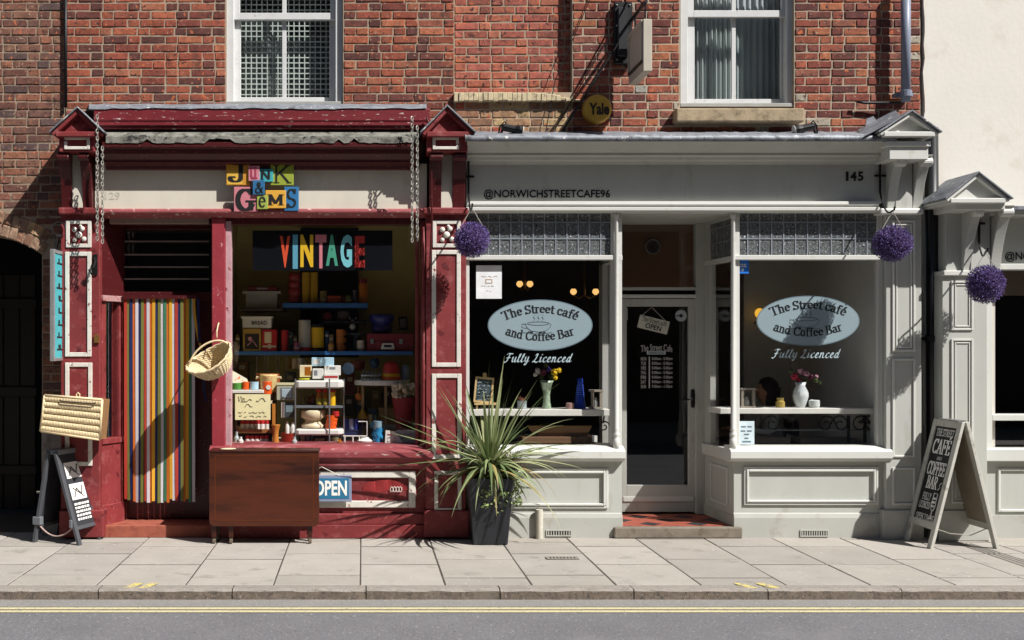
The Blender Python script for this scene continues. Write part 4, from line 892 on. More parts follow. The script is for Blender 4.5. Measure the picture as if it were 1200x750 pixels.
MB().add([(X(1163, .04), .04, Z(526, .04)), (X(1440, .04), .04, Z(526, .04)), (X(1440, .04), .04, Z(316, .04)), (X(1163, .04), .04, Z(316, .04))], [(0, 1, 2, 3)]).build('window_glass', glass, ns)
MB().pb(1150, 1520, 526, 541, -.07, .1).build('window_sill', m_greyl, ns, bevel=.008); MB().pb(1150, 1520, 541, 634, .0, .1).build('stall_riser', m_grey, ns)
MB().pframe(1170, 1430, 549, 600, 3, -.018, .001).build('panel_moulding', m_greyl, ns, bevel=.004); MB().pb(1150, 1520, 604, 634, -.02, .0).build('plinth', m_greyp, ns)
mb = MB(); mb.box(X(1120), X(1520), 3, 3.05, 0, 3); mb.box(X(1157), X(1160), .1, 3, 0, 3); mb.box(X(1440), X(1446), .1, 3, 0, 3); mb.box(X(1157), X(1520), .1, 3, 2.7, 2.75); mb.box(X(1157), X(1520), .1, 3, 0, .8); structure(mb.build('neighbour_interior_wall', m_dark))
# ------------------------------------------------------------------ pipes and cables
def pipe(name, px0, py0, px1, py1, y, rad, mat, label, collars=()):
    t = thing(name, (X(px1, y), y, Z(py1, y)), label, 'pipe')
    MB().tube([(X(px0, y), y, Z(py0, y)), (X(px1, y), y, Z(py1, y))], rad, 14).build('pipe', mat, t, smooth=True)
    for c in collars:
        s_ = (c-py0)/(py1-py0); px = px0+(px1-px0)*s_; x = X(px, y)
        MB().lathe([(rad, Z(c+4, y)), (rad*1.25, Z(c+3.4, y)), (rad*1.25, Z(c-3.4, y)), (rad, Z(c-4, y))], (x, y, 0), 14).build('collar', mat, t)
        MB().box(x-rad*1.9, x+rad*1.9, y+rad*.6, max(.1, y+rad*.6+.02), Z(c+2, y), Z(c-2, y)).build('bracket', mat, t)
    return t
gp = pipe('drainpipe', 1061.5, -26, 1061.5, 119, -.0, .041, M('grey pipe paint', '#7b8190', .45, .06, 10), 'grey-blue drainpipe running down the red brick into the cafe roof hood', (110,))
bp = pipe('drainpipe', 1091.5, 150, 1094, 628, .03, .056, M('black pipe paint', '#17181a', .4, .1, 10), 'black drainpipe between the cafe and the neighbouring grey shopfront', (238, 397))
solo(MB().tube([(X(1004, .07), .07, Z(119, .07)), (X(1012, .07), .07, Z(120.5, .07)), (X(1056, .05), .05, Z(120.5, .05))], .012, 8), 'waste_pipe', m_black, 'thin black horizontal pipe meeting the grey drainpipe on the brick', 'pipe', smooth=True)
t = pipe('drainpipe', 77, -26, 77, 126, .09, .014, m_black, 'thin black pipe down the joint of the two brick buildings at left', ())
r = random.Random(3)
def cable(pts, rad, label, nm='cable', mat=None, sag=0.):
    P = []; n = 10
    for (a, b_) in zip(pts, pts[1:]):
        for k in range(n): s_ = k/n; P.append((X(a[0]+(b_[0]-a[0])*s_, a[2]+(b_[2]-a[2])*s_), a[2]+(b_[2]-a[2])*s_, Z(a[1]+(b_[1]-a[1])*s_+sag*4*s_*(1-s_), a[2]+(b_[2]-a[2])*s_)))
    P.append((X(pts[-1][0], pts[-1][2]), pts[-1][2], Z(pts[-1][1], pts[-1][2])))
    return solo(MB().tube(P, rad, 6), nm, mat or m_black, label, 'cable', smooth=True)
cable([(766, -14, .06), (655, 160, .02)], .009, 'thick black cable slanting down behind the hanging board to the cafe roof')
cable([(735, 10, .08), (644, 163, .04)], .0045, 'thin black cable slanting past the top of the dark wall plate', sag=-2)
cable([(696, -12, .09), (650, 96, .1), (638, 163, .05)], .004, 'thin black cable slanting down beside the bricked-up window')
cable([(109, 148, -.19), (113, 190, -.2), (116, 262, -.12)], .008, 'dark red conduit hanging beside the left gabled pilaster', 'conduit', m_redd)
cable([(500, 138, -.19), (505, 150, -.2), (506, 260, -.14), (503, 330, -.1)], .008, 'dark red conduit hanging beside the right gabled pilaster', 'conduit', m_redd)
# ------------------------------------------------------------------ chains
m_chain = M('galvanised chain', '#b9b6ac', .4, .15, 30, metal=.5)
def chain(px, tops, bots, y, label):
    t = thing('chain', (X(px, y), y, Z(bots[0], y)), label, 'chain', 'awning chains on the red shop')
    for q, (t0, b0) in enumerate(zip(tops, bots)):
        m = MB(); x = X(px+q*6, y)+0; z = Z(t0, y); k = 0; r_ = random.Random(px+q)
        while z > Z(b0, y):
            a = (k % 2)*pi/2+.5+r_.uniform(-.2, .2); L, w = .022, .011
            m.tube([(x+w*cos(u)*cos(a), y+w*cos(u)*sin(a), z+L*sin(u)) for u in [2*pi*j/8 for j in range(8)]], .0042, 4, closed=True); z -= .031; k += 1
        o = m.build('chain_strand', m_chain, t); o['kind'] = 'stuff'
    return t
chain(114, (137, 174), (283, 284), -.31, 'pale double chain hanging left of the cream fascia, beside the left pilaster')
chain(483, (139, 150), (284, 282), -.31, 'pale double chain hanging right of the cream fascia, over the VINTAGE window')
# ------------------------------------------------------------------ JUNK & GEMS sign of loose letter tiles
jg = thing('shop_sign', (X(305, -.1), -.1, Z(248, -.1)), 'shop sign of nine coloured letter tiles reading Junk & Gems on the cream fascia', 'sign')
m_ink = M('black sign ink', '#161414', .6, .1)
def tile(a, b, t, u, y, colr, ch, la, lb, ltp, lu, w, th, label, ang=0., fl=None, ink=None, slant=0.):
    o = MB().pb(a, b, t, u, y, y+.018).build('letter_tile', M('tile '+colr, colr, .5, .08, 12, .1, 30), jg, bevel=.003, label=label)
    if fl: MB().pb(*fl[0], y-.0012, y+.002).build('sunlit_patch', M('tile '+fl[1], fl[1], .5, .06, 12), o)  # paler patch paints the sunlit part of the tile below the cornice shadow
    m = MB(); pen(m, ch, la, lb, ltp, lu, y-.0025, w, th, ang, slant=slant, cap=4.8 if ch in 'une' else 7.); m.build('letter', ink or m_ink, o); return o
tile(265, 293, 187, 217, -.10, '#c08a30', 'J', 268, 290, 193, 213, 1.3, .35, 'yellow tile with a black curled J', fl=((266, 284, 201, 216), '#cfa440'))
tile(291, 304, 194, 212, -.12, '#bf7a84', 'u', 292.5, 302.5, 197, 209, 1.2, .5, 'small pink tile with a dark pink u', ink=M('rose ink', '#8f3248', .6))
tile(303, 320, 198, 213, -.11, '#3f9ca2', 'N', 305, 318, 200, 210, 1.5, .3, 'small turquoise tile with a black N')
tile(317, 344, 192, 217, -.10, '#8f9a38', 'K', 320, 343, 194, 214, .7, .35, 'olive green tile with a thin black K')
tile(296, 310, 211, 228, -.13, '#2a638c', '&', 299, 309, 214, 226, 1.2, .4, 'small blue tile with a black ampersand')
tile(274, 302, 219, 248, -.108, '#bf757e', 'G', 277, 299, 222, 246, 1.9, .6, 'large pink tile with an ornate black G')
tile(301, 314, 229, 245, -.12, '#95a44c', 'e', 303, 312, 231, 243, 1.0, .4, 'small green tile with a thin black e')
tile(311, 335, 223, 244, -.115, '#d09c3a', 'M', 314, 333, 228, 240, 1.7, .35, 'yellow tile with a heavy black M')
tile(333, 350, 219, 247, -.108, '#2b6c9c', 'S', 336, 348, 222, 243, 1.1, .4, 'bright blue tile with a dark S')
# ------------------------------------------------------------------ projecting board, wall plate, alarm, floodlights
t = thing('hanging_sign', (X(745, -.3), -.3, Z(100, -.3)), 'pale grey blank board hanging edge-on from the brick wall by the net-curtained window', 'sign')
xb_ = 2.378
zt0 = Z(42, -.02); zb0 = Z(100, -.02)
MB().box(xb_-.0, xb_+.075, -.54, -.02, zb0, zt0).build('board', M('beige board', '#b3ab9c', .6, .05, 5), t, bevel=.004)
for (z0, z1) in ((zt0-.035, zt0), (zb0+.075, zb0+.1)): MB().box(xb_-.012, xb_, -.52, -.04, z0, z1).build('board_rail', M('beige board', '#b3ab9c') if z1 == zt0 else M('dark rail', '#2c2926'), t)
for y in (-.52, -.06): MB().box(xb_-.012, xb_, y, y+.03, zb0+.1, zt0-.035).build('board_stile', M('beige board', '#b3ab9c'), t)
mb = MB(); xa = xb_+.037; mb.tube([(xa, .12, zt0+.16), (xa, -.5, zt0+.16)], .014, 8); mb.tube([(xa, -.46, zt0+.16), (xa, -.46, zt0)], .007, 6); mb.tube([(xa, -.1, zt0+.16), (xa, -.1, zt0)], .007, 6); mb.tube([(xa, .12, zt0+.42), (xa, -.4, zt0+.17)], .009, 8)
mb.build('bracket', m_black, t)
t = thing('sign_light', (X(730, .03), .03, Z(75, .03)), 'black studded wall plate bolted to the brick behind the hanging board', 'wall plate')
MB().pb(720, 741, 2, 75, .06, .115).build('plate', m_black, t, bevel=.008); MB().pb(724, 737, 8, 66, .035, .06).build('cover', M('black plastic', '#1c1c1e', .5), t, bevel=.01)
for (px, py) in ((723, 6), (738, 6), (723, 30), (738, 26), (723, 52), (738, 50), (723, 70), (738, 70), (730, 18)): MB().ball((X(px, .055), .055, Z(py, .055)), .009, 8, k=5).build('bolt', M('steel bolt', '#8d8f92', .3, metal=.8), t, smooth=True)
t = thing('alarm_box', (X(700, .05), .05, Z(142, .05)), 'round mustard-yellow alarm box lettered Yale on the brick above the cafe', 'alarm')
xc, zc, R_ = X(700.5, .02), Z(127, .02), 17*.0076
MB().lathe([(R_*.97, .115), (R_, .1), (R_, .04), (R_*.96, .025), (R_*.86, .018), (0.001, .014)], (xc, 0, zc), 40, axis='y').build('cover', M('mustard plastic', '#c69a3c', .45, .04), t, smooth=False, bevel=.002)
lt = MB(); put(lt, 'Yale', 690.5, 714, 120.5, 134.5, .0125, .035); lt.build('lettering', M('charcoal print', '#2a241c', .6), t)
def flood(px, py, flip, label):
    t = thing('floodlight', (X(px, -.12), -.12, Z(py+8, -.12)), label, 'light', 'small floodlights on the cafe roof')
    y = -.14; s = flip
    MB().lathe([(.018, 0), (.034, .02), (.036, .11), (.05, .15), (.052, .19), (.046, .19)], (0, 0, 0), 16, axis='x')
    m = MB(); m.lathe([(.012, -.02), (.032, 0), (.035, .10), (.046, .14), (.046, .17)], (0, 0, 0), 16, axis='x')
    c = (X(px, y), y, Z(py, y)); R = Euler((0, radians(12)*1, radians(0 if s > 0 else 180))).to_matrix()
    m.v = [tuple(R @ Vector(p)+Vector(c)) for p in m.v]; m.build('lamp_body', M('black lamp body', '#121213', .35), t, smooth=False)
    m = MB(); m.lathe([(.0, .168), (.044, .168), (.044, .176), (.0, .178)], (0, 0, 0), 16, axis='x', cap=False); m.v = [tuple(R @ Vector(p)+Vector(c)) for p in m.v]
    m.build('lens', M('lamp lens', '#d2cfc6', .2), t)
    MB().tube([(X(px, y), y, Z(py, y)), (X(px-3*s, y), y+.01, Z(py+8, y)), (X(px-5*s, y), y+.02, Z(py+12, y))], .011, 8).build('bracket', m_black, t)
    MB().tube([(X(px+5*s, y), y, Z(py-1, y)), (X(px+1*s, y), y-.02, Z(py-6, y)), (X(px-4*s, y), y, Z(py-1, y)), (X(px-6*s, y), y+.02, Z(py+10, y))], .007, 6).build('lead', m_black, t)
flood(590, 149, 1, 'black floodlight on the lead roof beside the red gable')
flood(953, 148, -1, 'black floodlight on the lead roof under the stone sill')
# ------------------------------------------------------------------ flower balls on hooks
m_pur = M('purple blossom', '#68548e', .75, .25, 14, island=.6, trans=.15); m_stem = M('olive stem', '#5d6048', .8, island=.3)
def ball_proto():
    r = random.Random(12); m = MB()
    for k in range(2800):
        d = Vector((r.gauss(0, 1), r.gauss(0, 1), r.gauss(0, 1))).normalized(); R = .155*r.uniform(.80, 1.03)
        p = d*R; n = (d+Vector((r.uniform(-.7, .7), r.uniform(-.7, .7), r.uniform(-.7, .7)))).normalized(); u = n.orthogonal().normalized(); u.rotate(Matrix.Rotation(r.uniform(0, 6.28), 3, n)); w = n.cross(u)
        L = r.uniform(.008, .017); h = r.uniform(.0035, .006)
        m.add([p-u*h, p+w*h, p+u*h+n*.0, p+n*L], [(0, 1, 3), (1, 2, 3), (2, 0, 3)])
    return m
BP = ball_proto()
HOOKS = []
def hook(px, py, y0, y1, bx, by, label, ball_label, S_=1.):
    """cross-headed iron hook on the wall with a ball of flowers hung from it by two wires"""
    x = X(px, y0); z = Z(py, y0); m = MB(); zz = Z(by-38, y1)
    m.box(x-.008, x+.008, y0-.012, y0, z-.16, z+.16); m.box(x-.05, x+.05, y0-.0135, y0, z-.01, z+.01)
    xb = X(bx, y1)
    pts = [(x, y0-.01, z-.14)]+[(x+(xb-x)*s_, y0+(y1-y0)*s_, z-.15-.08*sin(pi*s_)+(zz-(z-.15))*s_) for s_ in [k/10 for k in range(1, 11)]]
    m.tube(pts, .008, 6); m.tube([(xb, y1, zz), (xb, y1-.03, zz+.005), (xb, y1-.035, zz+.03)], .008, 6)
    solo(m, 'wall_hook', m_black, label, 'hook', 'iron hooks for the flower balls')
    t = thing('flower_ball', (xb, y1, Z(by, y1)), ball_label, 'flower ball', 'purple flower balls on the shopfront')
    c = Vector((xb, y1, Z(by, y1))); b2 = MB(); Q = Euler((px*.7, bx*1.3, by*.9)).to_matrix(); sx_ = 1+.05*sin(bx); b2.v = [tuple(Vector(((Q @ Vector(p)).x*sx_, (Q @ Vector(p)).y, (Q @ Vector(p)).z*(2-sx_)))*S_+c) for p in BP.v]; b2.f = BP.f; b2.m = BP.m
    o = b2.build('blossom', m_pur, t, fixn=False); o['kind'] = 'stuff'
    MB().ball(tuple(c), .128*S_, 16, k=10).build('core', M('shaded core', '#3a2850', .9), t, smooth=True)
    lf = MB(); rq = random.Random(int(bx))
    for k in range(70):
        d = Vector((rq.gauss(0, 1), rq.gauss(0, 1), rq.gauss(0, 1))).normalized(); p = c+d*.145*S_*rq.uniform(.95, 1.1); u = d.orthogonal().normalized(); u.rotate(Matrix.Rotation(rq.uniform(0, 6.28), 3, d)); q_ = rq.uniform(.008, .016)
        lf.add([p-u*q_*.4, p+d*q_*.6+u.cross(d)*q_*.4, p+u*q_*.4, p+d*q_*1.4], [(0, 1, 3), (1, 2, 3)])
    o = lf.build('green_sprigs', m_stem, t, fixn=False); o['kind'] = 'stuff'
    w = MB()
    for dx in (-.09, .09): w.tube([(xb, y1, zz), (xb+dx, y1, c.z+.12)], .0035, 5)
    w.build('hanging_wire', M('pale wire', '#a8a498', .5), t)
hook(549, 207, -.045, -.42, 553, 281, 'black cross-headed hook at the left end of the cafe fascia', 'purple flower ball hanging between the red pilaster and the cafe window', .98)
hook(1031, 206, -.045, -.42, 1046, 285, 'black cross-headed hook at the right end of the cafe fascia, beside 145', 'purple flower ball hanging in front of the cafe right pilaster', 1.)
hook(1147, 262, -.19, -.47, 1155, 333, 'black cross-headed hook on the neighbouring shop pilaster under the lead gable', 'purple flower ball hanging at the right edge before the neighbouring pilaster', 1.)
# ------------------------------------------------------------------ teal projecting sign on the left pier
t = thing('hanging_sign', (-2.67, -.2, 1.58), 'narrow turquoise sign in a silver frame projecting beside the left red pilaster', 'sign')
z0, z1 = 1.585, 2.555; xs_ = -2.672
MB().box(xs_-.02, xs_+.0, -.33, .06, z0+.03, z1-.03).build('board', M('turquoise sign face', '#45a8b0', .5, .05, 12), t)
f = MB(); m_sil = M('silver frame', '#a9abab', .35, .1, 20, metal=.6)
for (a, b_, c, d) in ((-.36, -.33, z0, z1), (.06, .09, z0, z1), (-.33, .06, z0, z0+.03), (-.33, .06, z1-.03, z1)): MB().box(xs_-.03, xs_+.008, a, b_, c, d).build('frame_bar', m_sil, t, bevel=.003)
mb = MB(); rr2 = random.Random(4)
for k in range(8):
    z = z1-.1-k*.108
    mb.box(xs_+.001, xs_+.0025, -.22+rr2.uniform(-.04, .04), -.02, z-.02, z-.006); mb.box(xs_+.001, xs_+.0028, -.2, -.17+rr2.uniform(0, .05), z-.005, z+.03)
mb.build('worn_marks', M('black sign ink', '#161414'), t)
m = MB(); m.tube([(xs_, .12, z1+.16), (xs_, -.3, z1+.12)], .012, 8); m.tube([(xs_, .12, z1+.02), (xs_-.02, -.1, z1+.1), (xs_, -.2, z1+.13)], .009, 6)
m.tube([(xs_+.06*cos(a)-.02, -.12+.06*sin(a)*.4, z1+.2+.06*sin(a)) for a in [k*.5 for k in range(11)]], .008, 6); m.tube([(xs_-.1, .1, z1+.02), (xs_-.03, .0, z1+.2), (xs_+.07, -.05, z1+.25)], .008, 6)
for y in (-.25, -.02): m.tube([(xs_-.01, y, z1+.13), (xs_-.01, y, z1)], .006, 6)
m.build('bracket', m_black, t)
m = MB(); m.tube([(X(111, -.1), -.085, Z(302, -.1)), (X(112, -.14), -.14, Z(306, -.1)), (X(110, -.15), -.16, Z(314, -.1)), (X(107, -.14), -.13, Z(322, -.1)), (X(104, -.14), -.14, Z(316, -.1))], .011, 7); m.box(X(109, -.09), X(114, -.09), -.095, -.08, Z(322, -.09), Z(298, -.09))
solo(m, 'coat_hook', m_black, 'black iron hook screwed to the left red pilaster beside the white panel', 'hook')
m = MB(); m.pb(110, 116, 393, 402, -.1, -.082); m.tube([(X(113, -.1)+.012*cos(a), -.095, Z(393, -.1)+.018*sin(a)) for a in [k*pi/6 for k in range(7)]], .004, 5); solo(m, 'padlock', M('old brass', '#8f6a3c', .4, .2, 30, metal=.6), 'small brass padlock on the edge of the left red pilaster', 'padlock', bevel=.003)
solo(MB().tube([(X(632, -.05), -.05, .0), (X(632, -.05), -.05, Z(597, -.05))], .032, 14), 'stub_pipe', M('grimy white pipe', '#b9b4a6', .6, .15, 10, dirt=('#7d7668', .1, 9)), 'short off-white pipe standing against the cafe wall by the planter', 'pipe', smooth=False)
# ------------------------------------------------------------------ VINTAGE banner and the goods in the red shop window
m_ban = M('black banner card', '#101217', .95, .05, spec=.05)
t = thing('window_banner', (X(378, .075), .075, Z(317, .075)), 'black window banner lettered VINTAGE in seven colours at the top of the red shop window', 'banner')
MB().pb(296, 460, 270, 317, .0765, .08).build('banner_card', m_ban, t)
for ch, a, b, u, colr in (('V', 328, 340, 313.5, '#d4502e'), ('I', 343, 349, 315, '#5b9cb4'), ('N', 352, 367, 313, '#e0b428'), ('T', 369.5, 382.5, 314.5, '#cf7c86'), ('A', 382, 396, 311.5, '#479a80'), ('G', 399, 412.5, 313.5, '#79c2cc'), ('E', 416, 427.5, 313.5, '#b8332c')):
    m = MB(); put(m, ch, a, b, 275 if ch not in 'VE' else 276.5, u, .0735, .045); m.build('banner_letter', M('letter '+colr, colr, .5, .03), t)
m_shelf = M('blue shelf paint', '#2d5f9a', .45, .1, 9)
def shelf(name, a, b, t_, u, yf, ybk, mat, label, legs=()):
    o = MB().pb(a, b, t_, u, yf, ybk)
    return solo(o, name, mat, label, 'shelf', bevel=.003)
shelf('shelf', 275, 484, 411.5, 416, .58, 1.22, m_shelf, 'long blue shelf across the red shop window, carrying canisters and a red case')
shelf('shelf', 331, 431, 355, 360, .62, 1.22, m_shelf, 'short upper blue shelf with yellow canisters, under the VINTAGE banner')
shelf('shelf', 281, 331, 361, 364, .6, 1.22, M('dark wood shelf', '#3a2a20', .6), 'dark wooden shelf at upper left of the red shop window, under the white tub')
def P(nm, colr, rough=.45, **k): return M('goods '+nm, colr, rough, .05, 12, **k)
WH, CRM, RD, YL, OR, BL, NV, BK, BRN = P('white', '#d9d7d0'), P('cream', '#d8c9a6'), P('red', '#b32b2b', .35), P('yellow', '#e0b122', .35), P('orange', '#d8581f', .35), P('blue', '#2f8fc0', .35), P('navy', '#272f78', .35), P('black', '#1a1a1c'), P('brown', '#8a4a2a')
GRN, LBL, PNK, GRY, AMB, WOOD = P('green', '#4d8a3c'), P('pale blue', '#a9cbdc'), P('pink', '#c98a92'), P('grey', '#7d8286'), P('amber', '#9a5a1c', .2), P('honey wood', '#b8752e', .5, stretch=(6, 6, .6))
def gbox(nm, a, b, t_, u, y, dep, mat, label, cat, parts=(), bev=.004, lean=0.):
    """box-shaped goods; parts = (name, a, b, t, u, proud, mat)"""
    t = thing(nm, (X((a+b)/2, y), y, Z(u, y)), label, cat)
    MB().pb(a, b, t_, u, y, y+dep).build('body', mat, t, bevel=bev)
    for (pn, pa, pb_, pt, pu, pr, pm) in parts: MB().pb(pa, pb_, pt, pu, y-pr, y+.004).build(pn, pm, t, bevel=min(.003, pr*.4))
    return t
def pot(nm, a, b, t_, u, y, prof, mat, label, cat, group=None, n=20, extra=()):
    """turned goods: prof = (radius 0..1, height 0..1); extra = (part name, profile, material)"""
    t = thing(nm, (X((a+b)/2, y), y, Z(u, y)), label, cat, group); R = (X(b, y)-X(a, y))/2; z0, z1 = Z(u, y), Z(t_, y); c = (X((a+b)/2, y), y+R, 0)
    MB().lathe([(max(.0005, p*R), z0+q*(z1-z0)) for p, q in prof], c, n).build('body', mat, t, smooth=len(prof) > 5)
    for (pn, pf, pm) in extra: MB().lathe([(max(.0005, p*R), z0+q*(z1-z0)) for p, q in pf], c, n).build(pn, pm, t)
    return t, c, R, z0, z1
CYL = [(.98, 0), (1, .03), (1, .97), (.95, 1)]
def handle(t, c, R, z0, z1, mat, side=1):
    zc, h = (z0+z1)/2, (z1-z0)*.3
    MB().tube([(c[0]+side*(R*.95+h*.8*sin(a)), c[1], zc+h*cos(a)) for a in [pi*k/8 for k in range(9)]], .0055, 6).build('handle', mat, t, smooth=True)
# upper left
t = gbox('storage_tub', 288, 325, 341, 361, .72, .24, P('dull white', '#a5a49c'), 'white enamel tub with dark red lid at the upper left of the red window', 'tub', [('rim', 284, 329, 341, 344.5, .012, P('dull white', '#a5a49c'))])
MB().pb(289, 325, 335.5, 341, .72, .95).build('lid', P('dark red', '#6a1f24'), t, bevel=.012); MB().pb(301, 313, 337, 339, .705, .725).build('lid_handle', GRY, t)
t = gbox('bread_bin', 284, 318, 371, 384.5, .66, .26, WH, 'white enamel bread bin lettered BREAD, standing on the framed picture', 'bread bin', [('rim', 282, 320, 370.5, 373, .01, WH)])
m = MB(); put(m, 'BREAD', 295, 313, 376, 380.5, .657, .02); m.build('lettering', BK, t)
t = gbox('framed_picture', 284.5, 306, 385, 411.5, .64, .05, P('gilt', '#b08a3c'), 'gilt framed dark picture on the blue shelf under the bread bin', 'picture', [('picture', 287, 303.5, 391, 409, .004, P('dark picture', '#2a2420'))])
m = MB(); m.ball((X(293, .634), .634, Z(397, .634)), (.02, .003, .02), 8); m.tube([(X(290, .634), .634, Z(405, .634)), (X(296, .634), .634, Z(399, .634)), (X(301, .634), .634, Z(406, .634))], .006, 5); m.build('print', PNK, t)
t = gbox('tin_box', 307, 324.5, 386, 411.5, .65, .14, RD, 'red and white printed tin standing right of the gilt picture', 'tin', [('label', 310, 318, 389, 402, .003, CRM), ('band', 307.5, 324, 405, 407, .003, CRM)])
m = MB(); m.lathe([(.0, .644), (.022, .644), (.022, .648), (0, .648)], (X(316, .645), 0, Z(406, .645)), 14, axis='y'); m.build('emblem', CRM, t)
t, c, R, z0, z1 = pot('jug', 329, 337.5, 387, 411.5, .68, CYL, RD, 'tall red jug on the blue shelf beside the printed tin', 'jug'); handle(t, c, R, z0, z1, BK)
pot('stacked_pots', 337, 352, 319, 355, .7, [(.8, 0), (1, .04), (1, .2), (.75, .25), (1, .29), (1, .46), (.75, .5), (.95, .54), (.95, .7), (.7, .75), (.9, .79), (.9, .95), (.6, 1)], P('dull red', '#8a2a2a'), 'dull red stacked pots on the short upper blue shelf', 'pots')
pot('canister', 353.5, 363, 319, 355, .7, CYL, P('mustard', '#b08a1c'), 'left of two tall mustard yellow canisters on the upper blue shelf', 'canister')
pot('canister', 363.5, 372.5, 319, 355, .7, CYL, P('mustard', '#b08a1c'), 'right of two tall mustard yellow canisters, next to the small olive jar', 'canister')
pot('jar', 374.5, 383, 341, 355, .72, CYL, P('olive cream', '#8a7f4a'), 'small olive jar on the upper blue shelf', 'jar', extra=[('label', [(1.02, .15), (1.02, .35)], CRM)])
gbox('butter_dish', 384, 399, 347, 355, .7, .12, P('coral', '#b04a34'), 'coral red box on the upper blue shelf', 'box', [('lid', 383.5, 399.5, 346.5, 349, .006, P('coral', '#b04a34'))])
gbox('small_box', 400, 409, 348.5, 355, .74, .1, P('dull red', '#8a2a2a'), 'small dull red box at the right of the coral box', 'box', [('lid', 399.6, 409.4, 348, 350, .004, P('dull red', '#8a2a2a'))])
pot('storage_jar', 420.5, 430.5, 327, 355, .7, CYL, P('dull orange', '#a8601c'), 'tall dull orange jar with a dark red top at the end of the upper shelf', 'jar', extra=[('lid', [(1.05, .82), (1.05, 1.0), (.8, 1.02)], P('dark red', '#6a1f24'))])
# middle shelf
pot('thermos', 349.5, 364, 375, 411.5, .68, CYL, P('off white', '#b5b0a4'), 'white vacuum flask with red top and base on the long blue shelf', 'flask', extra=[('cup', [(.95, .84), (.95, 1), (.8, 1.02)], RD), ('base', [(1.03, 0), (1.03, .12)], RD)])
pot('canister', 364.5, 379.5, 380, 411.5, .68, CYL, YL, 'bright yellow canister with black ends beside the white vacuum flask', 'canister', extra=[('lid', [(1.03, .88), (1.03, 1), (.8, 1.02)], BK), ('base', [(1.03, 0), (1.03, .13)], BK)])
pot('small_pot', 378, 389, 366, 376, .85, [(.6, 0), (1, .2), (1, .6), (.7, .9), (.3, 1)], P('dull red', '#8a2a2a'), 'dark red round pot in the dim upper row behind the shelf', 'pot')
pot('small_pot', 395, 410, 365, 376, .85, [(.6, 0), (1, .3), (1, .7), (.8, 1)], P('brown grey', '#6a5a50'), 'brown-grey patterned pot in the dim upper row right of the red pot', 'pot')
shelf('shelf', 374, 430, 376, 379, .78, 1.2, BK, 'dark small shelf in the middle of the red window, holding two dim pots')
for k in range(3):
    t, c, R, z0, z1 = pot('mug', 394, 403, 386+k*8.6, 394.2+k*8.6, .66, CYL, P('tan orange', '#b5692c'), ('top', 'middle', 'bottom')[k]+' tan orange mug of a stack of three on the long blue shelf', 'mug', 'stacked tan orange mugs'); handle(t, c, R, z0, z1, P('tan orange', '#b5692c'))
t, c, R, z0, z1 = pot('cake_stand', 404, 430, 388, 411.5, .72, [(.8, 0), (.8, .05), (.3, .08), (.25, .35), (.25, .78), (1, .85), (1, .9)], P('dull glass', '#4c5254', .2), 'dark glass stand with white figurine on top beside the stacked mugs', 'stand')
m = MB(); m.ball((X(413, .8), .83, Z(383, .8)), (.03, .03, .035), 10); m.ball((X(413, .8), .82, Z(376.5, .8)), (.019, .02, .02), 10); m.ball((X(417, .8), .83, Z(373, .8)), (.006, .006, .014), 8); m.ball((X(410, .8), .83, Z(373, .8)), (.006, .006, .014), 8)
solo(m, 'figurine', WH, 'small white animal figurine on the dark glass stand', 'figurine', smooth=True)
pot('casserole', 433, 462, 368, 391, .72, [(.5, 0), (.8, .08), (.85, .4), (.7, .45), (.75, .5), (1, .7), (1, .9), (.97, 1)], NV, 'two stacked navy enamel bowls on top of the red case', 'bowls')
t = gbox('tool_case', 430, 485, 391, 412, .64, .3, P('case red', '#7c2430', .5), 'dark red hard case with a white handle on the long blue shelf', 'case', [('clasp', 434, 438, 397, 403, .01, GRY), ('clasp', 468, 472, 397, 403, .01, GRY), ('lid_seam', 430.2, 484.8, 399.4, 400.2, .0015, BK)])
m = MB(); yy = .615
m.prism([(X(446, yy), Z(409.5, yy)), (X(463, yy), Z(409.5, yy)), (X(461, yy), Z(402, yy)), (X(448, yy), Z(402, yy))], 'y', yy, yy+.02); m.build('handle', WH, t, bevel=.006); MB().pb(450, 459, 404, 407, yy-.002, yy+.01).build('handle_gap', BK, t)
gbox('photo', 467, 477.5, 371, 387, .9, .02, BK, 'small black and white picture propped behind the red case', 'picture', [('print', 469, 475.5, 374, 384, .003, GRY)])
for k, px in enumerate((338, 345, 352)):
    t, c, R, z0, z1 = pot('mug', px-3.5, px+3.5, 420, 432, .78, CYL, (P('ochre', '#9a7a3a'), CRM, WH)[k], ('ochre', 'cream', 'white')[k]+' mug hanging under the long blue shelf', 'mug', 'mugs hanging under the shelf'); handle(t, c, R, z0, z1, WH)
# trolley with trays
t = thing('trolley', (X(375, .3), .3, Z(523, .3)), 'three-tier wire trolley with curved white trays in the red shop window', 'trolley')
m_wire = P('chrome wire', '#8b8d90', .3, metal=.6)
for a, yy in ((346, .22), (386, .2), (403, .3), (352, .55), (400, .58)):
    MB().tube([(X(a, yy), yy, .815), (X(a, yy), yy, Z(444, yy))], .007, 7).build('post', m_wire, t)
def tray(tp, u, yy):
    p = [(X(346, yy), yy+.02), (X(350, yy), yy), (X(398, yy), yy), (X(403, yy), yy+.05), (X(401, yy), yy+.36), (X(349, yy), yy+.36)]
    MB().prism(p, 'z', Z(u, yy), Z(tp, yy)).build('tray', WH, t, bevel=.012)
tray(446, 455, .22); tray(503, 510, .22); MB().pb(347, 402, 475.5, 478, .24, .56).build('shelf_board', P('steel grey', '#6d7276'), t)
def pbox(a, b, t_, u, y, dep, mat, label, parts=()): return gbox('box', a, b, t_, u, y, dep, mat, label, 'box', parts)
pbox(351, 365, 428, 442, .3, .1, CRM, 'cream carton with a mug picture on the top trolley tray', [('print', 357, 364, 430, 440, .002, AMB)])
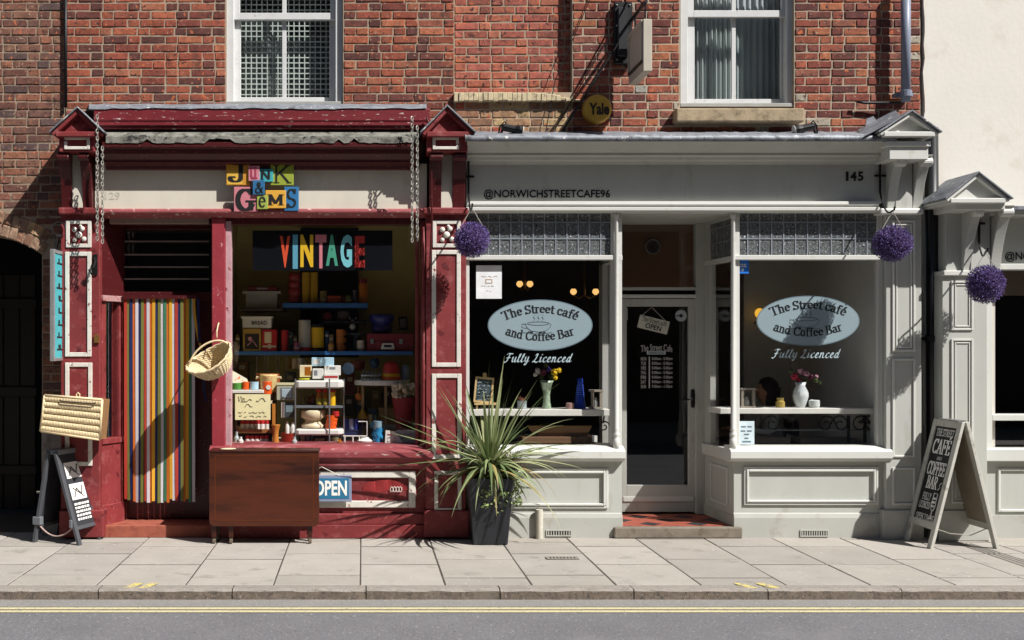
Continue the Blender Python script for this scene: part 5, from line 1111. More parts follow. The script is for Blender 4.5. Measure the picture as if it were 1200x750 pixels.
pbox(366, 379, 432, 444, .28, .1, WH, 'white carton in the middle of the top trolley tray', [('print', 368, 372, 434, 440, .002, GRY)])
pbox(365, 391, 419, 429, .36, .12, LBL, 'pale blue carton topmost on the pile of boxes', [('print', 367, 374, 421, 427, .002, WH)])
pbox(380, 399, 428.5, 440, .33, .12, WH, 'white carton with a grey drawing beneath the pale blue carton', [('print', 386, 393, 430, 433, .002, GRY)])
pbox(379.5, 396.5, 438, 447, .25, .07, WH, 'low white carton with a red band at the front of the top tray', [('band', 380, 396, 440.5, 442.8, .002, RD)])
m = MB(); m.lathe([(.03, 0), (.05, .01), (.055, .02), (.05, .018)], (X(356, .25), .29, Z(446, .25)), 16); solo(m, 'dish', P('lime', '#c9c838'), 'small lime yellow dish on the top trolley tray', 'dish', smooth=True)
for k, (a, b, label) in enumerate(((370, 377, 'left'), (377.5, 384, 'right'))):
    pot('syrup_bottle', a, b, 456, 476, .3, [(1, 0), (1, .55), (.6, .7), (.5, .85), (.6, .9), (.6, 1)], AMB, label+' amber bottle with red cap on the middle trolley shelf', 'bottle', extra=[('cap', [(.9, .82), (.9, 1.0)], RD), ('label', [(1.02, .1), (1.02, .45)], P('olive label', '#8a7a2a'))])
pot('canister', 385.5, 393, 457, 476, .28, CYL, YL, 'yellow canister with red lid on the middle trolley shelf', 'canister', extra=[('lid', [(1.04, .86), (1.04, 1)], RD)])
pot('dish_stack', 352, 381, 481, 503, .24, [(.6, 0), (.97, .05), (1, .2), (.7, .3), (.65, .45), (.7, .5), (1, .6), (1, .95), (.95, 1)], CRM, 'stack of cream dishes on the lowest trolley tray', 'dishes')
for k in range(4):
    t, c, R, z0, z1 = pot('mug', 381+k*.8-(k == 3)*-6, 394+k*.8-(k == 3)*-1, 497-k*5, 503-k*5, .24, CYL, OR if k < 3 else RD, ('lowest', 'second', 'third', 'topmost')[k]+' bright orange-red cup of the stack on the lowest trolley tray', 'cup', 'stacked orange cups')
# left group
pot('casserole', 298, 327, 438, 462, .52, [(.8, 0), (.95, .1), (1, .6), (.98, 1)], P('rust', '#9a5430'), 'rust brown casserole pot behind the cream one', 'pot')
t, c, R, z0, z1 = pot('casserole', 304, 324, 439, 460, .42, [(.85, 0), (.97, .1), (1, .85), (1.05, .9), (1.05, 1), (.95, 1)], P('flowered cream', '#d8bf86', speck=[('#b8762e', -.02, 40)]), 'cream casserole with an orange flower pattern and two handles', 'pot')
for s in (-1, 1): MB().tube([(c[0]+s*R*.95, c[1], z1-.03), (c[0]+s*(R+.035), c[1], z1-.025), (c[0]+s*(R+.035), c[1], z1-.04)], .008, 6).build('handle', CRM, t)
t, c, R, z0, z1 = pot('mug', 307, 318, 447, 462, .3, CYL, OR, 'orange mug with a white emblem above the paper notice', 'mug'); m = MB(); m.lathe([(0, .295), (.022, .295), (.022, .3), (0, .3)], (X(314.5, .29), 0, Z(454, .29)), 12, axis='y'); m.build('emblem', WH, t)
pot('tub', 272, 283, 449, 456.5, .3, CYL, GRN, 'small green tub at the far left of the red window', 'tub'); pot('tub', 283.5, 291.5, 447.5, 456.5, .3, CYL, OR, 'small orange tub between the green and pale blue tubs', 'tub'); pot('tub', 292, 302.5, 447.5, 456.5, .3, CYL, LBL, 'small pale blue tub right of the orange tub', 'tub', extra=[('lid', [(1.04, .85), (1.04, 1)], LBL)])
m = MB(); yy = .4; m.add([(X(271, yy), yy, Z(449, yy)), (X(291, yy), yy, Z(448, yy)), (X(289, yy), yy+.03, Z(444, yy)), (X(271, yy), yy+.05, Z(434, yy))], [(0, 1, 2, 3)]); solo(m, 'patterned_cloth', P('flowered cloth', '#c9c4b0', speck=[('#4d8a3c', .0, 22), ('#d8581f', -.02, 30)]), 'flower-patterned cloth leaning behind the little tubs', 'cloth')
t = thing('spice_rack', (X(297, .3), .3, .815), 'white-topped spice rack with red-lidded jars behind the paper notice', 'rack')
MB().pb(272, 309, 457, 461, .28, .5).build('top', WH, t, bevel=.004); MB().pb(272.5, 275, 461, 522, .28, .5).build('side', P('dark wood', '#3a2418'), t); MB().pb(319, 322, 470, 522, .28, .5).build('side', P('honey wood', '#b8752e'), t); MB().pb(278, 319, 503, 507.5, .27, .5).build('rack_shelf', P('rack wood', '#8a5a34'), t); MB().pb(275, 322, 461, 520, .46, .5).build('back', P('dark wood', '#3a2418'), t)
MB().pb(309, 322, 470, 473, .28, .5).build('top', CRM, t)
def spice(px, t_, u, q):
    global SPICE
    if q == 0:
        tt, c, R, z0, z1 = pot('spice_jar', px-3.1, px+3.1, t_, u, .3, [(1, 0), (1, .55), (.7, .6)], WH, 'white spice jar with a red lid on the rack under the paper notice', 'jar', 'red-lidded spice jars', n=12, extra=[('lid', [(.9, .58), (.95, .62), (.95, .92), (.6, 1)], RD)])
        SPICE = tt; SPICE['_x'] = 0; del SPICE['_x']; return tt
    c = SPICE.copy(); COL.objects.link(c)
    for ch in SPICE.children: d = ch.copy(); COL.objects.link(d); d.parent = c; d.matrix_parent_inverse = ch.matrix_parent_inverse.copy()
    c.location = (X(px, .3), .3, Z(u, .3)); return c
ORD = ('first', 'second', 'third', 'fourth', 'fifth', 'sixth')
for k in range(6): spice(284.5+k*5.7, 492.5, 503, k)['label'] = ORD[k]+' red-lidded spice jar from the left on the upper row under the paper notice'
for k in range(5): spice(290+k*5.6, 510, 520.5, 1)['label'] = ORD[k]+' red-lidded spice jar from the left on the bottom row of the rack'
NOTE = thing('paper_notice', (X(296, .2), .2, Z(492, .2)), 'cream handwritten paper notice at the lower left of the red shop window', 'notice')
MB().pb(275.5, 317, 462, 492, .2, .202).build('paper', P('cream paper', '#e6dfae', .8), NOTE); m = MB(); pen(m, 'Vintage' if 0 else 'Vin', 278, 287, 465, 471, .1985, 1, .6, .5, slant=.15); scribble(m, 287, 315, 469, .1985, 5, wpx=.9, words=2, seed=1); scribble(m, 287, 303, 475.5, .1985, 4, wpx=.9, words=2, seed=2); scribble(m, 279, 314, 483.5, .1985, 2.2, wpx=.7, words=5, seed=3); scribble(m, 280, 313, 488, .1985, 2.2, wpx=.7, words=6, seed=4); m.build('handwriting', P('grey ink', '#4c4a44'), NOTE)
pot('vase', 317.5, 328, 498, 522, .17, [(.8, 0), (.78, .15), (.6, .45), (.68, .7), (1, .97), (1.05, 1)], P('honey wood', '#b8752e'), 'waisted honey-coloured wooden vase at the front of the window', 'vase')
gbox('scales', 324, 346.5, 449, 469, .33, .15, P('sage white', '#a9aa94'), 'sage white box with a silvery lens beside the trolley', 'scales', [('rim', 328.5, 343, 454, 467.5, .004, GRY), ('lens', 330, 341.5, 456, 466, .009, P('pale lens', '#9fb0b8', .1)), ('top', 323.5, 347, 448.5, 451.5, .006, P('straw lid', '#c9c49a'))])
gbox('magazine', 331, 346.5, 471, 489.5, .32, .02, P('dark cover', '#3d4042'), 'grey magazine standing with white pages at its left edge', 'magazine', [('pages', 329.5, 333, 471.5, 489.5, .004, WH), ('print', 335, 343, 475, 483, .001, P('blue grey print', '#6f8288'))])
pot('shaker', 334, 339, 494, 508, .32, [(1, 0), (1, .5), (.7, .8), (.4, 1)], WH, 'left white salt shaker standing in the red bowl', 'shaker'); pot('shaker', 340, 346, 495, 508, .32, [(1, 0), (1, .5), (.7, .8), (.4, 1)], WH, 'right white salt shaker standing in the red bowl', 'shaker')
pot('bowl', 328.5, 346.5, 508, 522, .2, [(.8, 0), (1, .1), (1, 1), (.93, 1), (.93, .5)], P('oxblood lacquer', '#7e2418', .3), 'round oxblood lacquer bowl on the window floor', 'bowl')
# right group
t = thing('side_table', (X(450, .55), .55, .815), 'white oval table with pale wooden legs at the right of the red window', 'table')
m = MB(); yy = .42; n = 22; m.prism([(X(448, .6)+(X(481, .6)-X(448, .6))*cos(2*pi*k/n), .66+.24*sin(2*pi*k/n)) for k in range(n)], 'z', Z(452, yy), Z(446.2, yy)); m.build('table_top', WH, t, bevel=.006)
for a in (452, 425): MB().pb(a-1.5, a+1.5, 452, 516, .62, .66).build('leg', P('pale wood', '#b59a70'), t)
MB().pb(422, 478, 498, 501.5, .6, .8).build('lower_shelf', P('pale grey board', '#9b9c98'), t)
m = MB()
for k in range(6): m.tube([(X(424+k*3.6, .55), .52, Z(445.5, .52)), (X(426+k*3.6, .55), .62, Z(434+k*.5, .55))], .006, 5)
for z_ in (445, 440): m.tube([(X(423, .55), .53, Z(z_, .55)), (X(446, .55), .53, Z(z_, .55)), (X(447, .55), .66, Z(z_-3, .55))], .008, 6)
solo(m, 'dish_rack', P('steel wire', '#a3a9ac', .3), 'steel wire dish rack on the white oval table', 'rack', smooth=True)
for k, (a, b, tp, u, mt, lb) in enumerate(((447, 470, 441.5, 445.5, OR, 'orange bowl at the bottom of the stack on the oval table'), (447.5, 469.5, 438, 441.5, YL, 'yellow bowl in the middle of the stack on the oval table'), (448.5, 469, 424, 438, RD, 'red domed bowl on top of the stack on the oval table'))):
    pot('bowl', a, b, tp, u, .52, [(1, 0), (1, .25), (.85, .75), (.5, 1)] if k == 2 else [(.97, 0), (1, .1), (1, .9), (.95, 1)], mt, lb, 'bowl')
pot('waste_bin', 460, 487, 466, 505, .3, [(.62, 0), (.66, .02), (1, .94), (1.04, .95), (1.04, 1), (.95, 1)], P('bin red', '#8a2a34'), 'tapered dark red bin filled with crochet at the right of the window', 'bin')
m = MB(); rr3 = random.Random(7)
for k in range(60): m.ball((X(473, .34)+rr3.uniform(-.1, .1), .40+rr3.uniform(-.1, .08), Z(459, .34)+rr3.uniform(-.05, .07)), (rr3.uniform(.012, .024),)*3, 6, k=5)
o = solo(m, 'crochet_heap', P('crochet cream', '#c9bda4', .9), 'heap of cream crochet piled in the dark red bin', 'crochet')
m = MB(); m.ball((X(420, .5), .5, Z(465, .5)), (.034, .034, .038), 12); m.tube([(X(420, .5), .5, Z(460, .5)), (X(419, .5), .5, Z(452, .5))], .004, 5); solo(m, 'gourd', P('dull orange', '#a8601c'), 'small orange gourd hanging from the edge of the oval table', 'gourd', smooth=True)
pot('bell', 418, 431, 480, 491, .5, [(1, 0), (.8, .3), (.5, .7), (.15, 1)], P('mustard', '#b08a1c'), 'mustard bell-shaped lid under the oval table', 'lid')
gbox('basket', 444, 464, 479, 499, .64, .2, P('straw', '#9a7c4c', .8, stretch=(3, 3, 12)), 'straw-coloured square basket under the oval table', 'basket', [('rim', 443, 465, 478, 481.5, .008, P('straw', '#9a7c4c'))])
pot('pail', 431, 443, 479, 499, .66, [(.8, 0), (1, 1), (.92, 1)], P('slate blue', '#47616e'), 'slate blue pail under the oval table', 'pail')
for k, (px, lb) in enumerate(((406, 'left'), (411.5, 'middle'), (417.5, 'right'))):
    t, c, R, z0, z1 = pot('mug', px-3, px+3, 491, 503, .4, CYL, NV if k != 1 else P('navy white', '#8b8fa8'), lb+' of three navy-patterned mugs on the dark box', 'mug'); handle(t, c, R, z0, z1, NV)
gbox('box', 402.5, 424, 503.5, 511, .4, .16, P('indigo', '#24284a'), 'indigo box carrying three small mugs', 'box', [('lid', 402, 424.5, 503, 505.5, .004, P('indigo', '#24284a'))])
t = thing('plate_rack', (X(416, .22), .22, .815), 'small white wire stand low in the middle of the window', 'stand')
for a in (404, 413.5, 421): MB().tube([(X(a, .22), .22, .815), (X(a, .22), .22, Z(511.5, .22))], .006, 6).build('leg', WH, t)
MB().tube([(X(402, .22), .22, Z(511, .22)), (X(430, .22), .22, Z(511, .22)), (X(430, .22), .22, Z(494, .22)), (X(420, .22), .22, Z(494, .22))], .006, 6).build('rail', WH, t)
for k in range(5):
    t, c, R, z0, z1 = pot('cup', 437.5+(k % 2)*1.5, 449+(k % 2)*1.5, 514.5-k*4.2-(4 if k == 4 else 0), 520.5-k*4.2, .2, [(.75, 0), (.95, .3), (1, 1), (.9, 1)], BL if k < 4 else P('blue wire', '#7f9aa8'), ('lowest', 'second', 'third', 'fourth', 'greyish topmost')[k]+' bright blue cup of the leaning stack by the folded cards' if k < 4 else 'greyish cup at the top of the bright blue stack', 'cup', 'stacked blue cups' if k < 4 else None); handle(t, c, R, z0, z1, BL, -1)
pot('saucer', 418, 437, 513, 521, .18, [(.5, 0), (.9, .2), (1, .5), (.6, .8), (.4, 1)], WH, 'white upturned saucers in front of the wire stand', 'saucers')
m = MB(); yy = .16
t = thing('card_sign', (X(460, yy), yy, .815), 'white folded card sign with red and black handwriting beside the blue cups', 'sign')
MB().prism([(X(451, yy), .816), (X(474, yy), .816), (X(463, yy), Z(505.5, yy)), (X(452, yy), Z(504, yy))], 'y', yy, yy+.004).build('card', WH, t); m = MB(); scribble(m, 454, 459, 508, yy-.002, 3, wpx=1., seed=5, words=1); m.build('red_writing', RD, t); m = MB(); scribble(m, 454, 466, 513, yy-.002, 2.5, wpx=.8, seed=6, words=3); scribble(m, 454, 469, 517.5, yy-.002, 2.5, wpx=.8, seed=7, words=3); m.build('black_writing', GRY, t)
yy = .2; t = thing('card_sign', (X(476, yy), yy, .815), 'grey card with dark handwriting at the right corner of the red window', 'sign')
MB().pb(464, 487, 504, 520, yy, yy+.004).build('card', P('shaded card', '#b9bcbc'), t); m = MB(); scribble(m, 467, 484, 509, yy-.002, 2.5, wpx=.9, seed=8, words=3); scribble(m, 468, 485, 514, yy-.002, 3, wpx=1., seed=9, words=3); m.build('writing', P('grey ink', '#4c4a44'), t)

# more clutter
rr5 = random.Random(77)
for k, (a, b_, tp, cl) in enumerate(((432, 436, 392-62, '#5a4a2a'), (436.5, 440, 334, '#6a2a24'), (440.5, 446, 331, '#2f3f4a'), (446.5, 450, 336, '#7a6a3a'))): pass
for k, (a, b_, tp, u, y, cl, lb) in enumerate(((276, 281, 392, 411.5, .7, '#6a5a3a', 'thin brown book standing left of the gilt picture'), (338.5, 343, 389, 411.5, .74, '#3a5a4a', 'dark green book between the red jug and the vacuum flask'), (343.5, 348, 393, 411.5, .76, '#8a7a5a', 'tan book leaning by the vacuum flask'), (381, 385, 388, 411.5, .74, '#2a4a6a', 'navy book right of the yellow canister'), (385.5, 390.5, 392, 411.5, .75, '#a08a6a', 'beige book left of the tan mugs'))):
    gbox('book', a, b_, tp, u, y, .14, P('book '+cl, cl, .7), lb, 'book', [('title_band', a+.4, b_-.4, tp+4, tp+6.5, .001, CRM)])
for k, (px, tp, u, y, mt, lb) in enumerate(((277, 506, 521, .2, P('clear glass', '#a9b2b0', .1), 'small clear glass bottle at the lower left corner of the red window'), (282, 512, 521, .16, WH, 'tiny white pot at the lower left of the red window'), (345, 512, 521.5, .14, P('clear glass', '#a9b2b0', .1), 'little glass salt pot before the trolley'), (398, 514, 521.5, .16, AMB, 'little amber bottle by the trolley foot'))):
    pot('bottle', px-3, px+3, tp, u, y, [(1, 0), (1, .5), (.5, .7), (.45, .95), (.55, 1)], mt, lb, 'bottle')
t, c, R, z0, z1 = pot('teapot', 360, 374, 462, 475.5, .36, [(.6, 0), (.95, .2), (1, .45), (.7, .8), (.3, .88), (.12, .92), (.12, 1)], P('brown teapot', '#5a2c1a', .15), 'brown glazed teapot on the middle trolley shelf', 'teapot'); handle(t, c, R, z0, z1, P('brown teapot', '#5a2c1a'), -1)
MB().tube([(c[0]+R*.8, c[1], z0+.03), (c[0]+R*1.3, c[1], z0+.05), (c[0]+R*1.5, c[1], z1-.03)], [.012, .009, .007], 7).build('spout', P('brown teapot', '#5a2c1a'), t, smooth=True)
for k, (px, py, R_, mt, lb) in enumerate(((408, 432, 7, P('plate blue', '#6f8aa8', .2), 'blue plate propped upright in the shade right of the cartons'), (395, 470, 0, WH, ''), (436, 438, 0, WH, ''))):
    if R_:
        m = MB(); y_ = .62; r_ = R_*.0081; m.lathe([(0.001, y_+.014), (r_*.6, y_+.014), (r_, y_), (r_*1.0, y_+.008), (r_*.6, y_+.022), (.001, y_+.022)], (X(px, y_), 0, Z(py, y_)), 28, axis='y', cap=False); solo(m, 'plate', mt, lb, 'plate', smooth=False)
for k, px in enumerate((301, 314, 327)):
    m = MB(); m.tube([(X(px, .75), .75, Z(416, .75)), (X(px, .75), .75, Z(447, .75))], .005, 5); m.tube([(X(px+9, .75), .75, Z(416, .75)), (X(px+9, .75), .75, Z(447, .75)), (X(px, .75), .75, Z(447, .75))], .005, 5)
    solo(m, 'wire_rack', P('dim wire', '#6d6f70', .4), ('left', 'middle', 'right')[k]+' of three thin wire racks hanging under the long blue shelf', 'rack')
gbox('radio', 350, 364, 509, 521, .36, .16, P('dark radio', '#2c2522', .4), 'small dark radio with a pale dial under the lowest trolley tray', 'radio', [('dial', 352, 357, 511, 518, .003, CRM), ('grille', 358.5, 362.5, 511, 519, .003, GRY)])
gbox('box', 366, 384, 512, 521, .4, .14, P('maroon card', '#5a2226', .7), 'maroon carton under the lowest trolley tray', 'box', [('label', 369, 380, 514, 518, .002, CRM)])
pot('tin', 387, 397, 510, 521, .4, CYL, P('tin green', '#3f5a3a', .3), 'green tin with a cream label under the lowest trolley tray', 'tin', extra=[('label', [(1.02, .25), (1.02, .75)], CRM), ('rim', [(1.04, .92), (1.04, 1)], GRY)])
for k, (px, cl) in enumerate(((428, '#8a3a34'), (434, '#c9b27a'), (440, '#4a6a5a'))): pot('tumbler', px-2.8, px+2.8, 486, 498, .58, [(.8, 0), (1, 1), (.9, 1)], P('tumbler '+cl, cl, .2), ('red', 'straw', 'green')[k]+' tumbler on the lower board of the oval table', 'tumbler')

# dim back row under the long shelf and behind the trolley
for (a, b_, tp, u, y, cl, nm, lb) in ((278, 290, 424, 448, .95, '#7a5a34', 'box', 'brown carton in the dim back row at the left, behind the little tubs'), (334, 346, 436, 449, .9, '#5f6a70', 'box', 'grey-blue carton in the back row behind the sage box'), (405, 416, 438, 462, 1.0, '#6a3a3a', 'box', 'dull red crate in the dark gap right of the trolley'), (404, 415, 464, 488, 1.0, '#4a4a3a', 'box', 'olive crate in the dark gap under the dull red crate'), (417, 428, 466, 498, 1.0, '#3f4f5f', 'box', 'slate box standing behind the orange gourd'), (436, 446, 458, 478, .95, '#7a6a4a', 'box', 'tan box in the shade under the oval table'), (449, 459, 455, 474, .9, '#5a4a5a', 'box', 'mauve box in the shade behind the red bin')):
    gbox(nm, a, b_, tp, u, y, .2, P('shade '+cl, cl, .8), lb, 'box', [('label', a+2, b_-3, tp+4, tp+9, .002, P('old label', '#b5aa90', .8)), ('flap', a-.3, b_+.3, tp-.6, tp+1.2, .006, P('shade '+cl, cl, .8))])
for (a, b_, tp, u, y, pf, cl, nm, lb) in ((433, 445, 420, 432, .8, [(.5, 0), (1, .4), (1, .7), (.5, 1)], '#4a6a8a', 'jug', 'blue-grey jug in the shade at the back of the oval table'), (470, 481, 428, 446, .62, [(.7, 0), (1, .1), (1, .75), (.6, .9), (.7, 1)], '#8a9aa8', 'jar', 'pale blue-grey jar beside the stacked bowls on the oval table'), (411, 428, 423, 434, .9, [(.5, 0), (.9, .2), (1, 1), (.93, 1)], '#9a4a3a', 'bowl', 'rust bowl in the dim space under the long blue shelf'), (344, 351, 401, 411.5, .62, [(1, 0), (1, .9), (.8, 1)], '#7a3a5a', 'tin', 'small plum tin in front of the books on the long shelf'), (384.5, 391, 402, 411.5, .62, [(1, 0), (1, .8), (.6, 1)], '#c98a3a', 'tin', 'small ochre tin in front of the beige book'), (418, 427, 399, 411.5, .62, [(.6, 0), (1, .3), (.9, .9), (.95, 1)], '#b5aa9a', 'cup', 'pale cup on the long shelf left of the red case'), (405, 412, 346, 355, .68, [(1, 0), (1, .7), (.5, 1)], '#5a6a3a', 'tin', 'small olive tin on the upper shelf before the dull red box'), (412, 419, 340, 355, .72, [(.8, 0), (1, .2), (.5, .7), (.6, 1)], '#6a6a7a', 'vase', 'dim grey vase near the right end of the upper shelf')):
    pot(nm, a, b_, tp, u, y, pf, P('shade '+cl, cl, .45), lb, nm, extra=[('band', [(1.02*pf[1][0], .3), (1.02*pf[1][0], .42)], P('old label', '#b5aa90', .8))] if nm in ('tin',) else ())
# ------------------------------------------------------------------ striped strip curtain in the red doorway
t = thing('door_curtain', (X(187, .2), .2, .25), 'multicoloured strip curtain hanging in the red shop doorway', 'curtain')
cc = {'r': '#b03a2a', 'o': '#cf6a24', 'v': '#75763a', 'n': '#1f2a5c', 'w': '#cfc9cf', 'g': '#3f7a5a', 'y': '#dba32c', 'm': '#7a1f2c'}
seq = 'rvnownvrwoynvwgoywrnvoygw'
y = .2; n = len(seq); r = random.Random(14); mcur = {k: M('curtain strip '+k, c, .6, .06, 5, trans=.2) for k, c in cc.items()}
for k, ch in enumerate(seq):
    x0, x1 = X(145.5+k*3.3, y), X(145.5+(k+1)*3.3, y); m = MB(); vs = []; ph = r.uniform(0, 6); a = r.uniform(.3, .9); sw = r.uniform(-.006, .006); zb_ = Z(587, y)+r.uniform(-.02, .02)
    for j in range(11):
        s_ = j/10; z = Z(349, y)+(zb_-Z(349, y))*s_; tw = a*sin(ph+s_*3)*.5*s_; xm = (x0+x1)/2+sw*s_; hw = (x1-x0)*.54
        dy = .006*(k % 2)
        vs += [(xm-hw*cos(tw), y+dy-hw*sin(tw), z), (xm+hw*cos(tw), y+dy+hw*sin(tw), z)]
    m.add(vs, [(2*j, 2*j+1, 2*j+3, 2*j+2) for j in range(10)]).build('curtain_strip', mcur[ch], t, smooth=True)
MB().pb(143, 230, 346, 350, y-.02, y+.02).build('curtain_rail', m_redd, t)
for k, (dx, ch) in enumerate(((0, 'y'), (5, 'n'))):   # two strips hooked aside at the right
    m = MB(); vs = []
    for j in range(9): s_ = j/8; px = 226+dx+9*s_*s_; vs += [(X(px, y), y-.02, Z(350+(60 if k == 0 else 120)*s_, y)), (X(px+3, y), y-.015, Z(350+(60 if k == 0 else 120)*s_, y))]
    m.add(vs, [(2*j, 2*j+1, 2*j+3, 2*j+2) for j in range(8)]).build('curtain_strip', mcur[ch], t, smooth=True)
# ------------------------------------------------------------------ OPEN sign
y = -.06; t = thing('open_sign', (X(388, y), y, Z(588, y)), 'blue and white OPEN board hanging from a string below the red window', 'sign')
MB().pb(361, 412, 557, 588, y-.012, y).build('board', M('grey blue sign rim', '#7d86a0', .5, .05), t, bevel=.003); MB().pb(364, 409, 560.5, 584.5, y-.014, y-.01).build('panel', M('teal sign face', '#2a6d8f', .4, .05), t)
m = MB(); put(m, 'OPEN', 368, 406.5, 563, 581, y-.0165, .03); m.build('lettering', M('white sign paint', '#e4e2dc', .5), t)
m = MB(); m.tube([(X(356, y), y-.006, Z(558, y)), (X(377, -.1), -.1, Z(547, -.1)), (X(399, y), y-.006, Z(558, y))], .004, 5); m.build('string', M('pale string', '#bdb8a8'), t)
# ------------------------------------------------------------------ folded drop-leaf table
yt = -.36; t = thing('drop_leaf_table', (X(309, yt), yt+.1, 0), 'folded mahogany drop-leaf table standing on the pavement before the red window', 'table')
m_mah = M('mahogany veneer', '#4e2210', .42, .3, 1.6, .06, 30, stretch=(.6, 4, 4), dirt=('#2a1008', .16, 1.6)); m_mahb = M('mahogany banding', '#38140a', .36, .12, 4, stretch=(1, 4, 4))
def rrect(x0, x1, z0, z1, R, k=5):
    P_ = []
    for cx, cz, a0 in ((x1-R, z1-.004, 0), (x0+R, z1-.004, 90), (x0+R, z0+R, 180), (x1-R, z0+R, 270)):
        if a0 < 180: P_.append((x1 if a0 == 0 else x0, z1)); continue
        P_ += [(cx+R*cos(radians(a0+90*j/k)), cz+R*sin(radians(a0+90*j/k))) for j in range(k+1)]
    return P_
x0, x1, z0, z1 = X(245, yt), X(374, yt), Z(617, yt), Z(530.5, yt)
lf = MB().prism(rrect(x0, x1, z0, z1, .045), 'y', yt, yt+.02).build('leaf', m_mah, t, bevel=.005, seg=2)
e = .055
for (a, b_, c, d) in ((x0+e, x1-e, z1-.032, z1-.024), (x0+e, x1-e, z0+.05, z0+.058), (x0+e-.008, x0+e, z0+.058, z1-.032), (x1-e, x1-e+.008, z0+.058, z1-.032)): MB().box(a, b_, yt-.0016, yt+.002, c, d).build('inlay', M('inlay line', '#57290f', .35), lf)
MB().prism(rrect(x0+.02, x1-.02, z0+.02, z1, .045), 'y', yt+.24, yt+.26).build('leaf', m_mah, t, bevel=.005)
MB().box(x0-.003, x1+.003, yt-.006, yt+.266, z1+.001, z1+.02).build('table_top', m_mahb, t, bevel=.007, seg=2)
for a, yy in ((250, yt+.05), (270, yt+.05), (363, yt+.05), (252, yt+.2), (361, yt+.2)):
    x = X(a, yt); lg = MB().prism([(x-.024, z0+.25), (x+.024, z0+.25), (x+.02, .055), (x-.02, .055)], 'y', yy-.02, yy+.02).build('leg', m_mahb, t, bevel=.004)
    MB().lathe([(.018, -.014), (.024, -.01), (.024, .01), (.018, .014)], (x, yy, .026), 12, axis='x').build('castor', M('worn brass castor', '#7d7262', .4, .1, 30, metal=.5), lg)
MB().box(X(252, yt), X(361, yt), yt+.03, yt+.22, z0+.02, z0+.1).build('rail', m_mahb, t)
m = MB(); m.lathe([(0, z1+.021), (.055, z1+.022), (.07, z1+.027), (.0705, z1+.029), (.055, z1+.025), (0, z1+.0235)], (X(266, yt), yt+.08, 0), 20); solo(m, 'saucer', P('cream', '#d8c9a6'), 'flat cream dish lying on the left end of the folded table', 'dish', smooth=True)
# ------------------------------------------------------------------ wicker
m_wick = M('pale wicker', '#d0bd97', .7, .25, 40, .3, 90, stretch=(1, 1, 3)); m_wickd = M('shaded brown wicker', '#8f6a44', .75, .2, 30, .3, 80); m_rim = M('bleached cane', '#d8c29a', .6, .1, 30)
def weave_prof(k, rows): return .010*cos(pi*k)
def trug():
    """oval basket hung by its handle, tipped so that its mouth shows; woven relief is in the mesh"""
    px, py, y = 246, 421, -.22; c = Vector((X(px, y), y, Z(py, y)))
    t = thing('wicker_basket', tuple(c+Vector((0, 0, -.15))), 'pale oval wicker basket hanging tilted by its handle from the red window post', 'basket')
    N_, K_ = 72, 16; La, Lb, D = .215, .15, .15
    R = Matrix.Rotation(radians(-29), 3, 'Y') @ Matrix.Rotation(radians(36), 3, 'X')
    def p(th, s_, off=0.): # s_ 0 rim .. 1 base
        f = 1-.34*s_**1.6; w = off+.0055*sin(th*18+pi*int(s_*K_+.5)); fl = 1+.0*s_
        return c+R @ Vector(((La*f+w)*cos(th), (Lb*f+w)*sin(th), -D*s_*(1-.1*cos(th)**2)+.03*cos(th)**2*(1-s_)))
    m = MB()
    vs = [p(2*pi*i/N_, k/K_) for k in range(K_+1) for i in range(N_)]+[p(2*pi*i/N_, k/K_, -.010) for k in range(K_+1) for i in range(N_)]
    q = (K_+1)*N_; fs = [(k*N_+i, k*N_+(i+1) % N_, (k+1)*N_+(i+1) % N_, (k+1)*N_+i) for k in range(K_) for i in range(N_)]
    fs += [(q+(k+1)*N_+i, q+(k+1)*N_+(i+1) % N_, q+k*N_+(i+1) % N_, q+k*N_+i) for k in range(K_) for i in range(N_)]+[tuple(K_*N_+i for i in range(N_)), tuple(q+K_*N_+i for i in range(N_-1, -1, -1))]
    m.add(vs, fs).build('bowl', m_wick, t, smooth=False, fixn=False)
    MB().tube([p(2*pi*i/48, 0, .002) for i in range(48)], .011, 7, closed=True).build('rim', m_rim, t, smooth=True)
    mid = R @ Vector((0, 0, 1)); A_, B_ = p(pi*.97, 0), p(pi*.03, 0)
    pts = [p(pi*.93, 0)]+[c+(A_-c)*cos(a)*.9+Vector((.0, .03, 1)).normalized()*.15*sin(a)for a in [pi*k/14 for k in range(1, 14)]]+[p(pi*.07, 0)]
    MB().tube(pts, .009, 8).build('handle', m_rim, t, smooth=True)
    hk = MB(); hx, hz = X(256, -.05), Z(389, -.05); hk.tube([(hx, -.03, hz+.08), (hx, -.1, hz+.05), (hx+.005, -.2, hz+.0), (hx+.005, -.2, hz-.05)], .006, 6); hk.build('hanging_loop', m_rim, t)
    mb = MB()
    mb.tube([p(pi*.5, .06, -.012), p(pi*.5, .5, -.012)], .006, 6); mb.tube([p(pi*1.5, 0, .004), p(pi*1.5, .5, .004)], .006, 6); mb.build('strap', m_rim, t)
trug()
